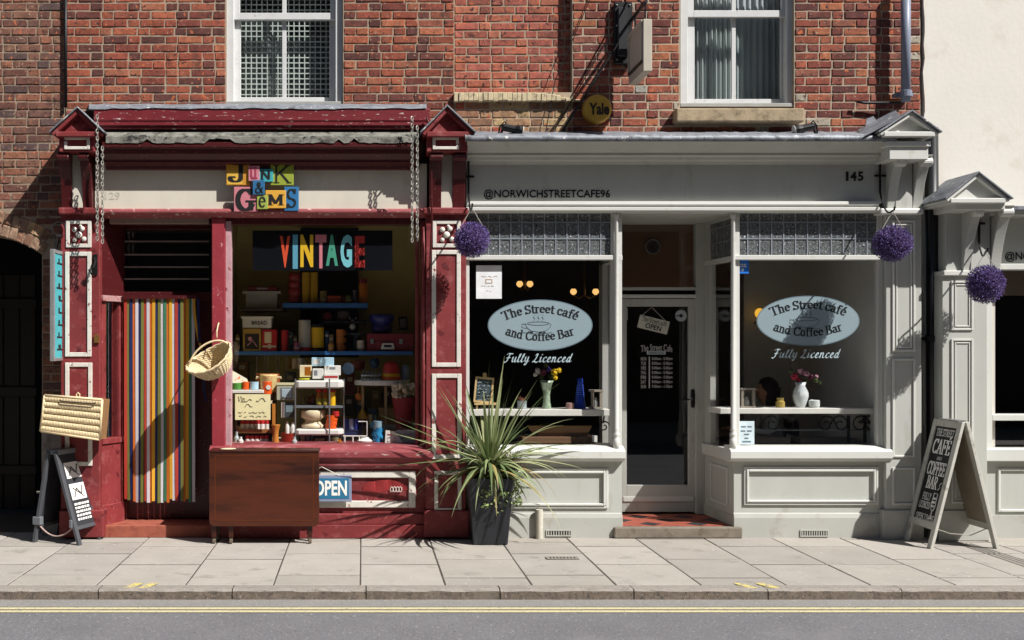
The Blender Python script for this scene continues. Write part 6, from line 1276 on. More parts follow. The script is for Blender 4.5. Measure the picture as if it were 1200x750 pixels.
def hamper():
    y = -.40; t = thing('wicker_hamper', (X(84, y), y+.1, Z(513, y)), 'straw wicker hamper hanging tilted on the front of the left red pilaster', 'hamper')
    ax_, az_, bx_, bz_ = X(54, y), Z(463, y), X(121, y), Z(468, y); cx_, cz_, dx_, dz_ = X(48, y), Z(505, y), X(117, y), Z(515, y)
    def f(u, v, d): # u across, v down, d outwards
        x = (ax_+(bx_-ax_)*u)*(1-v)+(cx_+(dx_-cx_)*u)*v; z = (az_+(bz_-az_)*u)*(1-v)+(cz_+(dz_-cz_)*u)*v
        return (x, y-d-.03*(1-v)+.05*0+(-.03)*u*0, z)
    NU, NV = 300, 48; vs = []
    for j in range(NV+1):
        for i in range(NU+1):
            u, v = i/NU, j/NV; band = abs(sin(pi*6*v))**.45; reed = sin(pi*76*u+.8*sin(40*v))
            vs.append(f(u, v, .002+.02*band+.0026*reed*band))
    MB().add(vs, [(j*(NU+1)+i, j*(NU+1)+i+1, (j+1)*(NU+1)+i+1, (j+1)*(NU+1)+i) for j in range(NV) for i in range(NU)]).build('lid', m_wick, t, fixn=False)
    b = MB(); a0, a1, a2, a3 = f(0, 0, -.002), f(1, 0, -.002), f(1, 1, -.002), f(0, 1, -.002); bk = [(q[0], y+.25, q[2]+dz) for q, dz in zip((a0, a1, a2, a3), (-.01, -.01, -.01, -.01))]
    b.add([a0, a1, a2, a3]+bk, [(0, 1, 2, 3), (0, 4, 5, 1), (1, 5, 6, 2), (2, 6, 7, 3), (3, 7, 4, 0), (4, 7, 6, 5)]).build('box', m_wickd, t)  # browner body puts the shade along the hamper's underside into the colour
    for (p_, q_) in (((0, 0), (1, 0)), ((0, 1), (1, 1)), ((0, 0), (0, 1)), ((1, 0), (1, 1))): MB().tube([f(p_[0], p_[1], .012), f(q_[0], q_[1], .012)], .011, 7).build('edge_cane', m_rim, t, smooth=True)
    MB().tube([f(.28, .09, .03), f(.32, .12, .035), f(.85, .12, .035), f(.9, .09, .03)], .006, 6).build('latch_rod', M('dark leather', '#2c2018', .6), t)
    h = f(.58, 0, .01); MB().tube([(h[0]-.012, h[1], h[2]-.01), (h[0]-.014, h[1], h[2]+.03), (h[0], h[1], h[2]+.045), (h[0]+.014, h[1], h[2]+.03), (h[0]+.012, h[1], h[2]-.01)], .006, 6).build('loop', m_rim, t)
    for u, dx in ((.08, -.01), (.9, .01)): q = f(u, .5, -.25); MB().box(q[0]-.02, q[0]+.02, -.16, -.08, q[2]-.03, q[2]).build('peg', m_black, t)
hamper()
# ------------------------------------------------------------------ A-boards
def rot_panel(hinge_x, foot_x, top_z, y0, y1):
    """returns map (s along width y0..y1, t from top 0 to foot 1, o outward) for one leaf of an A-board"""
    d = Vector((foot_x-hinge_x, 0, -top_z)); L = d.length; d /= L; nrm = Vector((-d.z, 0, d.x)) if foot_x < hinge_x else Vector((d.z, 0, -d.x)); nrm = -nrm if nrm.x*(foot_x-hinge_x) < 0 else nrm
    return lambda s_, t_, o=0.: Vector((hinge_x, 0, top_z))+d*(L*t_)+nrm*o+Vector((0, y0+(y1-y0)*s_, 0))
def pbar(m, F, s0, s1, t0, t1, o0, o1): 
    P_ = [F(s, t, o) for o in (o0, o1) for (s, t) in ((s0, t0), (s1, t0), (s1, t1), (s0, t1))]
    return m.add([tuple(p) for p in P_], [(0, 1, 2, 3), (7, 6, 5, 4), (0, 4, 5, 1), (1, 5, 6, 2), (2, 6, 7, 3), (3, 7, 4, 0)])
m_ab = M('grey-cream A-board paint', '#bab8ae', .5, .08, 9, .1, 40, dirt=('#847e70', .06, 12)); m_chalk = M('chalkboard', '#141517', .7, .1, 6); m_wp = M('white sign paint', '#e4e2dc', .5)
t = thing('chalkboard_sign', (5.09, -.32, 0), 'cream A-board with a chalkboard advertising the street cafe, by the drainpipe', 'A-board')
FA = rot_panel(5.07, 4.80, 1.075, -.09, -.56); FB = rot_panel(5.13, 5.39, 1.075, -.09, -.56)
for F, nm in ((FA, 'front_leaf'), (FB, 'rear_leaf')):
    for (s0, s1) in ((0, .13), (.87, 1)): m = MB(); pbar(m, F, s0, s1, .0, 1, -.028, 0); m.build('leg', m_ab, t, bevel=.003)
    m = MB(); pbar(m, F, .13, .87, .0, .055, -.026, -.002); m.build('rail', m_ab, t, bevel=.003)
    m = MB(); pbar(m, F, .13, .87, .80, .855, -.026, -.002); m.build('rail', m_ab, t, bevel=.003)
    m = MB(); pbar(m, F, .12, .88, .05, .81, -.02, -.012 if F is FA else -.008); m.build('panel', m_chalk if F is FA else M('bare board back', '#8d8270', .7, .1, 6), t)
# lettering on the chalkboard: seen from the street its left is the far edge
def ab_text(m, F, st, s0, s1, t0, t1, w=1.2, th=.45, table=G, o=-.0105, slant=0., flip=1):
    pl, wd = strokes(st, table)
    def mp(u, v, l): q = u/wd; vv = v/7.; s_ = s0+(s1-s0)*q; return tuple(F(s_, t1+(t0-t1)*vv+slant*0, o+l))
    return nib(m, pl, mp, w, th, 0.)
m = MB(); s0, s1 = .19, .81
ab_text(m, FA, 'THE STREET', s0, s1, .075, .13); ab_text(m, FA, 'CAFÉ', s0, s1, .16, .27, 1.7); ab_text(m, FA, 'AND', .42, .60, .295, .32, 1.0); ab_text(m, FA, 'COFFEE', s0, s1, .34, .44, 1.8); ab_text(m, FA, 'BAR', .28, .66, .455, .55, 1.8)
ab_text(m, FA, 'FULLY', .26, .56, .59, .645, 1.2); ab_text(m, FA, 'LICENCED', .2, .6, .66, .71, 1.2); ab_text(m, FA, 'OPEN 7 DAYS', s0, s1, .755, .80, 1.2)
def gl(u, v): return tuple(FA(.70+u, .64+v, -.0100))
for (pts, wd_) in (([(-.06, -.06), (-.07, .04), (-.03, .075), (.03, .075), (.07, .04), (.06, -.06), (-.06, -.06)], .004), ([(0, .075), (0, .135)], .004), ([(-.06, .14), (.06, .14)], .004), ([(-.05, -.02), (.05, -.02)], .01), ([(-.05, .01), (.05, .01)], .012), ([(-.04, .04), (.04, .04)], .01), ([(.02, -.09), (.07, -.11), (.04, -.13), (.1, -.15)], .003)):
    m.tube([gl(a, b) for a, b in pts], wd_, 5)
m.build('lettering', m_wp, t)
m = MB(); m.tube([tuple(FA(.85, .84, -.02)), (5.0, -.50, .12), (5.2, -.46, .1), tuple(FB(.85, .84, -.02))], .004, 5); m.tube([tuple(FA(.1, .84, -.02)), (5.0, -.14, .1), (5.2, -.14, .1), tuple(FB(.1, .84, -.02))], .004, 5); m.build('rope', M('pale cord', '#8d887c'), t)
m = MB(); m.box(5.06, 5.14, -.5, -.14, 1.074, 1.082); m.build('hinge', M('steel hinge', '#7d7d7c', .4, metal=.6), t)
t = thing('advert_board', (-2.6, -.2, 0), 'charcoal A-board with white notices standing before the left red pilaster', 'A-board')
m_ch = M('charcoal A-board frame', '#4a4c50', .5, .1, 10)
hx, hz = X(72, -.2), .80
LA = rot_panel(hx-.07, -2.86, hz, -.34, .02); LB = rot_panel(hx+.03, -2.37, hz, -.34, .02)
for F in (LA, LB):
    for (s0, s1) in ((0, .12), (.88, 1)): m = MB(); pbar(m, F, s0, s1, 0, 1, -.03, 0); m.build('leg', m_ch, t, bevel=.003)
    m = MB(); pbar(m, F, .1, .9, .02, .82, -.022, -.004); m.build('panel', M('dark grey board', '#2e3034', .6, .08, 8), t)
    m = MB(); pbar(m, F, .12, .88, .80, .84, -.03, -.002); m.build('rail', m_ch, t, bevel=.003)
MB().box(hx-.09, hx+.05, -.32, .0, hz-.03, hz+.015).build('hinge_block', M('grey hinge block', '#6d7074', .5), t, bevel=.006)
def notice(s0, s1, t0, t1, o=-.0035): m = MB(); pbar(m, LB, s0, s1, t0, t1, -.004, o+.001); return m
for (t0, t1) in ((.13, .30), (.36, .53)):
    o = notice(.2, .8, t0, t1).build('notice', m_wp, t); m = MB(); m.tube([tuple(LB(.3, t1-.03, 0)), tuple(LB(.45, t0+.05, 0)), tuple(LB(.6, t1-.05, 0)), tuple(LB(.7, t0+.03, 0))], .006, 5); m.tube([tuple(LB(.3, t0+.04, 0)), tuple(LB(.7, t1-.02, 0))], .004, 5); m.build('notice_drawing', P('grey ink', '#4c4a44'), o)
for k in range(5):
    o = MB(); r = random.Random(k); s_ = .22
    while s_ < .76: e = s_+r.uniform(.05, .13); pbar(o, LB, s_, e, .565+k*.04, .588+k*.04, -.004, -.001); s_ = e+.03
    o.build('notice_line', m_wp, t)
m = MB(); m.tube([tuple(Vector(LA(.06, .78, -.01))*(1-q)+Vector(LB(.06, .78, -.01))*q+Vector((0, 0, -.11*4*q*(1-q)))) for q in [k/12 for k in range(13)]], .007, 6); m.build('rope', M('pink-white rope', '#a88f88', .8, .3, 60), t)
for (F_, dx0, dx1, o_) in ((LA, -.02, .06, -.0), (LB, -.02, .01, -.03)):
    p = F_(.06, .78, o_); MB().box(p.x+dx0, p.x+dx1, p.y-.03, p.y+.02, p.z-.02, p.z+.05).build('rope_clip', M('grey hinge block', '#6d7074', .5), t, bevel=.004)
t.rotation_euler.z = radians(-20)
# ------------------------------------------------------------------ cordyline in a tall planter
yp_ = -.36; pcx = X(574.5, yp_); pcy = -.24
t = thing('potted_plant', (pcx, pcy, 0), 'spiky green cordyline with trailing ivy in a tall dark square planter', 'plant')
m_pot = M('dark zinc planter', '#2c2e33', .35, .2, 5, .08, 30, metal=.3, stretch=(2, 2, .4), dirt=('#4a4c50', .05, 6))
def sq(h, z): return [(pcx-h, pcy-h, z), (pcx+h, pcy-h, z), (pcx+h, pcy+h, z), (pcx-h, pcy+h, z)]
m = MB(); vs = sq(.148, .004)+sq(.195, .58)+sq(.178, .58)+sq(.17, .5); m.add(vs, [(3, 2, 1, 0)]+[(4*j+i, 4*j+(i+1) % 4, 4*j+4+(i+1) % 4, 4*j+4+i) for j in range(3) for i in range(4)]); m.build('planter', m_pot, t, bevel=.006)
MB().add(sq(.172, .54), [(0, 1, 2, 3)]).build('soil', M('potting soil', '#2a2018', .95, .2, 30, .5, 60), t)
m_lf = [M('leaf sage', '#8a9568', .45, .15, 14, trans=.2, stretch=(1, 1, .3)), M('leaf green', '#64764a', .45, .15, 14, trans=.2, stretch=(1, 1, .3)), M('leaf pale', '#a4a87c', .5, .12, 14, trans=.2), M('leaf straw', '#9a8a58', .6, .12, 14, trans=.15)]
r = random.Random(31); LEAFN = 0
def blade(az_, el, L, droop, w, mt, base_z):
    """one sword leaf: keeled strip bending under its weight"""
    global LEAFN
    d = Vector((cos(az_)*cos(el), sin(az_)*cos(el), sin(el))); p = Vector((pcx+.03*cos(az_), pcy+.03*sin(az_), base_z)); n = 9; vs = []
    side = Vector((-sin(az_), cos(az_), 0))
    for k in range(n+1):
        s_ = k/n; ww = w*(.55+.9*s_*(1-s_)*2)*(1-s_**3)+.0006; kk = ww*.5; nn = side.cross(d).normalized()
        vs += [tuple(p-side*ww-nn*0), tuple(p-nn*kk), tuple(p+side*ww)]
        p = p+d*(L/n); d = (d+Vector((0, 0, -droop*(.3+s_*1.4)/n))).normalized()
    fs = [(3*k+j, 3*k+j+1, 3*k+4+j, 3*k+3+j) for k in range(n) for j in range(2)]
    MB().add(vs, fs).build('leaf', mt, t, smooth=True, fixn=False)
for k in range(150):
    q = k/149; az_ = k*2.39996+r.uniform(-.3, .3)
    el = radians(86-q**.72*100+r.uniform(-8, 8)); L = r.uniform(.56, .9)*(1.0 if q < .45 else .8); dr = (.25+1.9*q)*r.uniform(.5, 1.35)
    L *= r.uniform(.75, 1.15)
    if q > .62: dr = r.uniform(.9, 2.5); L *= r.uniform(.8, 1.35)
    if sin(az_) > .2 and q > .22: L *= .38
    blade(az_, el, L, dr, r.uniform(.012, .019), r.choice(m_lf[:3] if q < .75 else m_lf), .67+r.uniform(-.06, .04)*(1-q))
for az_, el, L, dr in ((3.3, .42, 1.02, .05), (3.45, .3, .98, .05), (3.0+.5, .02, .9, .15), (-.15, .3, .8, .75), (-.35, .2, .86, .6), (-.2, .05, .85, .5), (-.9, .95, .9, .15), (2.3+1.2, .95, .85, .1), (-1.2, 1.3, .95, .05), (-1.0, -.1, .6, 1.5), (-2.2, -.3, .75, 1.4)): blade(az_, el, L, dr, .014, r.choice(m_lf[:3]), .72)
m = MB(); m.lathe([(.04, .54), (.035, .64), (.045, .74), (.02, .8)], (pcx, pcy, 0), 10); m.build('stem', M('bark brown', '#5a4630', .9, .2, 20), t, smooth=True)
m = MB()
for k in range(620):   # trailing small leaves at the right and front
    a = r.uniform(-2.2, .9); R_ = r.uniform(.08, .27); z = .68-max(0, R_-.14)*2.2+r.uniform(-.1, .07); c = Vector((pcx+.03+R_*cos(a), pcy+R_*sin(a)*.9, z)); n_ = Vector((r.gauss(0, 1), r.gauss(-.6, 1), r.gauss(.6, 1))).normalized(); u = n_.orthogonal().normalized(); u.rotate(Matrix.Rotation(r.uniform(0, 6.28), 3, n_)); w = n_.cross(u); s_ = r.uniform(.012, .022)
    m.add([c-u*s_, c+w*s_*.6, c+u*s_, c-w*s_*.6], [(0, 1, 2), (0, 2, 3)])
o = m.build('ivy', M('ivy leaf', '#7f8f58', .5, .2, 30, island=.4, trans=.2), t, fixn=False); o['kind'] = 'stuff'
m = MB()
for k in range(26):   # dark red heather-like sprigs at the back right
    a = r.uniform(-.6, .9); R_ = r.uniform(.05, .2); p = Vector((pcx+.05+R_*cos(a), pcy+R_*sin(a)*.6, .6)); m.tube([tuple(p), tuple(p+Vector((r.uniform(0, .12), r.uniform(-.05, .05), r.uniform(.1, .24))))], [.006, .002], 4)
m.build('red_sprigs', M('dark red sprig', '#5a2420', .7, .2, 30), t)
# ------------------------------------------------------------------ cafe window lettering and stickers (behind the glass)
m_oval = M('grey-blue vinyl', '#82949b', .6, .03, 6); m_ovr = M('oval rim vinyl', '#5d7078', .55); m_vk = M('black vinyl', '#15171a', .5); m_vw = M('pale script vinyl', '#a9bcc2', .5)
def oval(cx, cy, rx, ry, label, slab):
    y = .031; t = thing('window_sign', (X(cx, y), y, Z(cy+ry, y)), label, 'sign')
    def ell(a, b_, yy, nm, mt): m = MB(); m.add([(X(cx+a*cos(2*pi*k/64), y), yy, Z(cy+b_*sin(2*pi*k/64), y)) for k in range(64)], [tuple(range(64))]); return m.build(nm, mt, t)
    ell(rx, ry, y, 'oval_rim', m_ovr); ell(rx-1.2, ry-1.2, y-.0008, 'oval_panel', m_oval)
    m = MB(); pen(m, 'The Street café', cx-42, cx+43, cy-24, cy-14.5, y-.002, 1.45, .5, curve=.07); m.build('lettering', m_vk, t); m = MB(); pen(m, 'and Coffee Bar', cx-41, cx+41, cy+8.5, cy+18, y-.002, 1.45, .5, curve=-.055); m.build('lettering', m_vk, t)
    m = MB(); q = lambda a, b_: (X(cx+a, y), y-.002, Z(cy+b_, y))
    m.tube([q(-17, -2), q(-16, 2), q(-11, 6.5), q(-2, 8), q(7, 6.5), q(12, 2), q(13, -2)], .0022, 4); m.tube([q(13*cos(a)-2, -2+2*sin(a)) for a in [2*pi*k/20 for k in range(20)]], .0022, 4, closed=True)
    m.tube([q(-16, -1), q(-21, -1.5), q(-21.5, 2.5), q(-14, 4)], .0022, 4); m.tube([q(-20, 8.5), q(-8, 10), q(4, 10), q(14, 8.5)], .0022, 4)
    for k in (-7, -2, 3): m.tube([q(k-1, -5), q(k+1, -7.5), q(k-1, -9.5), q(k+1, -12)], .0022, 4)
    m.build('cup_drawing', M('grey drawing vinyl', '#4d5a60', .5), t)
    t2 = thing('window_sign', (X(cx, y), y, Z(cy+47, y)), slab, 'sign'); m = MB(); pen(m, 'Fully Licenced', cx-43, cx+36, cy+33.5, cy+43.5, y, .8, .35, .6, SCRIPT, slant=.32); m.build('lettering', m_vw, t2)
oval(633, 381, 61.5, 30, 'oval grey-blue cafe sign with a coffee cup on the left cafe window', 'pale script reading Fully Licenced under the left oval sign')
oval(947, 376, 60.5, 29.5, 'oval grey-blue cafe sign with a coffee cup on the right cafe window', 'pale script reading Fully Licenced under the right oval sign')
y = .031
t = thing('paper_notice', (X(573, y), y, Z(350, y)), 'white paper notice with faint print at the top left of the left cafe window', 'notice')
MB().pb(558, 588, 311, 350, y, y+.001).build('paper', M('bright paper', '#d9dbdc', .8), t); m = MB(); scribble(m, 564, 583, 324, y-.0015, 1.6, wpx=.4, words=4, seed=2); m.pframe(569, 577, 327, 332, .8, y-.002, y-.001); scribble(m, 564, 583, 335, y-.0015, 1.5, wpx=.4, words=5, seed=3); scribble(m, 570, 577, 341, y-.0015, 1.5, wpx=.4, words=2, seed=4); m.build('print', M('tan print', '#b59a80', .8), t)
t = thing('blue_sticker', (X(870, y), y, Z(320, y)), 'small bright blue hygiene-style sticker at the top corner of the right cafe window', 'sticker')
MB().pb(863, 877.5, 305, 320.5, y, y+.001).build('sticker', M('bright blue vinyl', '#1a6fd0', .5), t); m = MB()
for k in range(3): m.lathe([(0, y-.002), (.009, y-.002), (.009, y-.001), (0, y-.001)], (X(867+k*3, y), 0, Z(310, y)), 10, axis='y', cap=False)
m.pb(866, 875, 312, 313, y-.002, y-.001); m.pb(869, 871.5, 315, 318, y-.002, y-.001); m.build('print', M('white vinyl', '#d9dbdc', .5), t)
t['label'] = 'small bright blue sticker at the top left corner of the right cafe window'
t = thing('paper_notice', (X(875, y), y, Z(521, y)), 'pale blue printed notice at the bottom left of the right cafe window', 'notice')
MB().pb(866, 884, 493.5, 521, y, y+.001).build('paper', M('pale blue paper', '#c3d2d8', .8), t); m = MB()
for k, (a, b_, yy) in enumerate(((868.5, 874, 500), (876, 881, 500), (868, 873.5, 505), (875.5, 881, 505), (872, 878, 509), (872.5, 877, 513.5), (870, 880, 517.5))): m.pb(a, b_, yy-.7, yy+.7, y-.002, y-.001)
m.build('print', M('blue grey print', '#5d6f7a', .8), t)
# sign hung on the door
yl_ = .755; t = thing('open_sign', (X(766, yl_), yl_, Z(392, yl_)), 'white card lettered The Street Cafe OPEN hung askew on the cafe door', 'sign')
cx, cz = X(766, yl_), Z(380, yl_); a_ = radians(14)
m = MB(); m.pb(748, 784, 372.5, 388, yl_, yl_+.006); m.rot((cx, yl_, cz), a_); m.build('card', M('ivory card', '#c3c0b0', .7, .06, 20), t, bevel=.003)
m = MB(); put(m, 'OPEN', 757, 776, 380.3, 386.5, yl_-.002, .02); pen(m, 'The Street Cafe' if 0 else 'The Street café', 751, 781, 374, 379, yl_-.002, .9, .5); m.rot((cx, yl_, cz), a_); m.build('lettering', m_vk, t)
m = MB(); m.tube([(X(752, yl_), yl_+.004, Z(370, yl_)), (X(764, yl_), yl_+.006, Z(360, yl_)), (X(781, yl_), yl_+.004, Z(377, yl_))], .003, 5); m.build('string', M('pale string', '#bdb8a8'), t)
# ------------------------------------------------------------------ window shelves and what stands on them
m_sh = M('white shelf edge', '#d2d0c8', .5, .04, 8); ys = .16
solo(MB().pb(549, 717, 480, 487.5, ys, ys+.36), 'window_shelf', m_sh, 'white shelf across the left cafe window carrying the crystal vase', 'shelf', bevel=.004)
solo(MB().pb(844, 1030, 478.5, 485, ys, ys+.36), 'window_shelf', m_sh, 'white shelf across the right cafe window carrying the white vase', 'shelf', bevel=.004)
m_cry = M('crystal glass', '#93a68c', .12, .35, 60, .8, 50, spec=.9); m_flw = {'w': P('petal white', '#d9d4d0', .7), 'p': P('petal plum', '#6a2440', .7), 'y': P('petal yellow', '#e0c022', .7), 'v': P('petal violet', '#4a3a8c', .7), 'k': P('petal pink', '#d0a0b0', .7), 'r': P('petal red', '#b03042', .7), 'g': P('leaf', '#4d5a30', .7)}
def flower(t, px, py, y, R, mt, seed, nm='flower'):
    r = random.Random(seed); c = Vector((X(px, y), y, Z(py, y))); m = MB()
    for k in range(34):
        d = Vector((r.gauss(0, 1), r.gauss(-.4, 1), r.gauss(.3, 1))).normalized(); u = d.orthogonal().normalized(); u.rotate(Matrix.Rotation(r.uniform(0, 6.28), 3, d)); w = d.cross(u); p = c+d*R*r.uniform(.35, .75); s_ = R*.5
        m.add([p-u*s_, p+w*s_*.7+d*s_*.3, p+u*s_, p-w*s_*.7+d*s_*.3], [(0, 1, 2, 3)])
    m.build(nm, mt, t, fixn=False)
yv = .24
t, c, R, z0, z1 = pot('flower_vase', 633.5, 650.5, 446, 480, yv, [(.62, 0), (.66, .05), (.5, .25), (.46, .5), (.7, .85), (1, 1), (.9, .97), (.4, .5)], m_cry, 'cut-glass vase of white, plum and yellow flowers in the left cafe window', 'vase', n=14)
for k, (px, py, R_, ch) in enumerate(((630, 435, .035, 'w'), (627, 439, .025, 'w'), (637, 436, .04, 'p'), (643, 433, .03, 'v'), (650, 437, .042, 'y'), (655, 434, .03, 'y'), (645, 441, .03, 'g'), (634, 442, .03, 'g'), (651, 443, .025, 'y'), (640, 429, .025, 'g'))): flower(t, px, py, yv+.06, R_, m_flw[ch], k)
t, c, R, z0, z1 = pot('flower_vase', 932.5, 951, 448, 478.5, yv, [(.5, 0), (.6, .04), (.98, .45), (.95, .6), (.55, .85), (.7, 1), (.6, .98), (.45, .86)], M('marbled white china', '#c3cacb', .25, .12, 22), 'white china vase of pink and red flowers in the right cafe window', 'vase')
for k, (px, py, R_, ch) in enumerate(((931, 441, .04, 'r'), (936, 446, .03, 'r'), (938, 435, .035, 'k'), (945, 438, .035, 'k'), (950, 442, .028, 'p'), (927, 435, .022, 'g'), (956, 446, .03, 'g'), (961, 449, .024, 'g'), (943, 447, .03, 'g'), (957, 441, .02, 'k'))): flower(t, px, py, yv+.06, R_, m_flw[ch], k+30)
def caddy(a, b, tp, u, y, label):
    t = thing('condiment_caddy', (X((a+b)/2, y), y, Z(u, y)), label, 'caddy', 'wooden condiment caddies'); mw = P('grey wood', '#8f877a', .7)
    MB().pb(a, b, tp, tp+2.2, y, y+.1).build('top', mw, t); MB().pb(a, b, u-2, u, y, y+.1).build('base', mw, t)
    for q in (a+1, b-4): MB().pb(q, q+3, tp+2.2, u-2, y+.005, y+.03).build('post', mw, t); MB().pb(q, q+3, tp+2.2, u-2, y+.07, y+.095).build('post', mw, t)
    m = MB(); R_ = (X(b, y)-X(a, y))*.16; cx_ = X((a+b)/2, y); m.lathe([(R_, Z(u-2, y)), (R_, Z(u-8, y)), (R_*.5, Z(u-11, y)), (R_*.5, Z(u-13, y))], (cx_, y+.045, 0), 12); m.build('jar', P('glass jar', '#a9aeaa', .15), t, smooth=False)
caddy(692, 707, 457, 479, .22, 'grey wooden condiment caddy with a jar at the right end of the left window shelf'); caddy(868, 886, 455, 478, .22, 'grey wooden condiment caddy with a jar at the left end of the right window shelf')
pot('bottle', 674, 688, 443.5, 479.5, .26, [(1, 0), (1, .06), (.8, .3), (.45, .85), (.5, .88), (.45, 1)], P('cobalt glass', '#1f3fae', .12), 'cobalt blue tapered bottle with rungs on the left window shelf', 'bottle', extra=[('rung', [(.66-.034*k, .46+.06*k), (.72-.034*k, .47+.06*k), (.72-.034*k, .485+.06*k), (.64-.034*k, .495+.06*k)], P('cobalt highlight', '#4f6fd8', .15)) for k in range(6)])
pot('candle_jar', 664, 674, 472, 479.5, .22, [(1, 0), (1, .9), (.8, 1)], P('rose glass', '#9a7a74', .2), 'small rose glass candle jar beside the cobalt bottle', 'jar')
t, c, R, z0, z1 = pot('cup', 607, 618, 470, 480, .24, [(.8, 0), (1, .1), (1, 1), (.9, 1)], P('grey glaze', '#9aa4a8', .3), 'small grey cup of dried sprigs on the left window shelf', 'cup'); m = MB(); rr4 = random.Random(3)
for k in range(9): m.tube([(c[0], c[1], z1-.01), (c[0]+rr4.uniform(-.05, .05), c[1]+rr4.uniform(-.03, .03), z1+rr4.uniform(.02, .045))], .005, 4)
m.build('sprigs', P('dry brown', '#7a4a34', .8), t)
t = thing('table_easel', (X(567, .24), .24, Z(480, .24)), 'small wooden easel with a chalked menu board behind the spiky plant', 'easel'); yy = .22
m = MB(); m.pframe(556, 578, 442, 472, 2.2, yy, yy+.014); m.rot((X(567, yy), yy, Z(457, yy)), radians(5)); m.build('frame', P('pale pine', '#c9ad7a', .6), t); m = MB(); m.pb(558, 576, 444, 470, yy+.004, yy+.012); m.rot((X(567, yy), yy, Z(457, yy)), radians(5)); m.build('board', P('grey slate', '#3a4a50', .7), t)
m = MB()
for k in range(6): scribble(m, 560, 574, 448+k*4, yy+.001, 2.2, wpx=.7, words=3, seed=k)
m.build('chalk_writing', P('chalk', '#c3ccd0', .9), t); MB().pb(556, 583, 472, 474.5, yy-.02, yy+.02).build('ledge', P('pale pine', '#c9ad7a', .6), t)
for a in (559, 578): MB().pb(a-1, a+1, 474.5, 480, yy, yy+.015).build('leg', P('pale pine', '#c9ad7a', .6), t)
MB().pb(566, 570, 437, 442, yy, yy+.012).build('top_knob', P('pale pine', '#c9ad7a', .6), t)
pot('glass_jar', 911, 921.5, 466.5, 478, .24, [(.9, 0), (1, .2), (1, .6), (.7, .75), (.8, 1)], P('honey glass', '#a08a4a', .15), 'small honey-coloured jar on the right window shelf', 'jar'); pot('tea_light', 950.5, 963, 469, 478.5, .22, [(.8, 0), (1, .3), (1, .9), (.85, 1), (.75, .9)], P('frosted glass', '#c3c8c6', .2), 'frosted tea-light glass right of the white china vase', 'glass')
# iron scrollwork under the right shelf, crate and planks under the left
t = thing('iron_stand', (X(960, .3), .3, .80), 'black wrought-iron scroll stand under the right cafe window shelf', 'stand'); yy = .3
def spiral(cx_, cy_, R_, turns, sg, y): return [(X(cx_+sg*R_*(1-q*.8)*cos(q*turns*2*pi), y), y, Z(cy_-R_*(1-q*.8)*sin(q*turns*2*pi), y)) for q in [k/26 for k in range(27)]]
for (a, s_) in ((925, 1), (905, -1), (1008, 1), (1020, -1), (968, 1), (985, -1)): MB().tube(spiral(a, 497, 11, 1.4, s_, yy), .007, 6).build('scroll', m_black, t, smooth=True)
MB().tube([(X(868, yy), yy, Z(504, yy)), (X(1028, yy), yy, Z(504, yy))], .006, 6).build('rail', P('dull steel', '#6d7276', .4), t)
for a in (995, 1014): MB().pb(a-1.5, a+1.5, 487, 519, yy-.01, yy+.01).build('leg', m_black, t)
for (a, b_, tp, u, lb) in ((884, 926, 513, 520, 'left dusty grey board lying low behind the right cafe window'), (938, 1005, 514, 520, 'right dusty grey board lying low behind the right cafe window')): solo(MB().pb(a, b_, tp, u, .36, .6), 'board', P('dusty board', '#6d6660', .8), lb, 'board', bevel=.004)
t = thing('wooden_tray', (X(650, .3), .3, .80), 'shallow wooden tray with slanting sides on the left cafe window bed', 'tray'); yy = .26
m = MB(); m.prism([(X(618, yy), Z(499, yy)), (X(694, yy), Z(499, yy)), (X(690, yy), Z(507, yy)), (X(624, yy), Z(507, yy))], 'y', yy, yy+.03); m.build('front_board', P('tray wood', '#8a6844', .7, stretch=(1, 6, 6)), t, bevel=.003)
m = MB(); m.pb(612, 698, 512, 520, yy-.03, yy+.3); m.build('base_board', P('tray wood dark', '#6a4e36', .7), t, bevel=.004); MB().pb(694, 700, 510.5, 518, yy-.04, yy-.02).build('end_cap', m_wp, t); MB().pb(630, 688, 507, 512, yy+.02, yy+.25).build('middle_board', P('tray wood dark', '#6a4e36', .7), t)
m = MB(); m.tube(spiral(708, 500, 7, 1.3, 1, .2), .007, 6); m.tube([(X(708, .2), .2, Z(487, .2)), (X(707, .2), .2, Z(496, .2))], .008, 6); solo(m, 'iron_bracket', m_black, 'black scrolled bracket under the right end of the left window shelf', 'bracket', smooth=True)
# ------------------------------------------------------------------ lamps inside
m_bulb = M('warm lit shade', '#ffc878', .4, 0, emit=.7); m_brass = P('dim brass', '#6a5230', .3, metal=.6)
def chand(cx_, cy_, y, spread, label):
    t = thing('pendant_lamp', (X(cx_, y), y, Z(cy_+8, y)), label, 'lamp', 'lit pendant lamps in the cafe'); xc = X(cx_, y)
    MB().tube([(xc, y, 3.05), (xc, y, Z(cy_+3, y))], .012, 6).build('stem', m_brass, t)
    for s_ in (-1, 1):
        xb2 = X(cx_+s_*spread, y); MB().tube([(xc, y, Z(cy_+4, y)), ((xc+xb2)/2, y, Z(cy_+8, y)), (xb2, y, Z(cy_+4, y))], .009, 6).build('arm', m_brass, t)
        m = MB(); z = Z(cy_, y); k = 3.9*(10+y)/1308; m.lathe([(k*.35, z-k*.9), (k*.95, z-k*.3), (k, z+k*.3), (k*.6, z+k*.9)], (xb2, y, 0), 14); m.build('shade', m_bulb, t, smooth=True)
chand(615, 333, 2.6, 6, 'lit twin-shade lamp seen at the upper middle of the left cafe window'); chand(685, 342, 2.2, 13, 'lit wide twin-shade lamp near the right side of the left cafe window')
t = thing('wall_lamp', (X(891, 2.05), 2.05, Z(372, 2.05)), 'small lit amber wall lamp left of the right oval sign', 'lamp'); y = 2.05
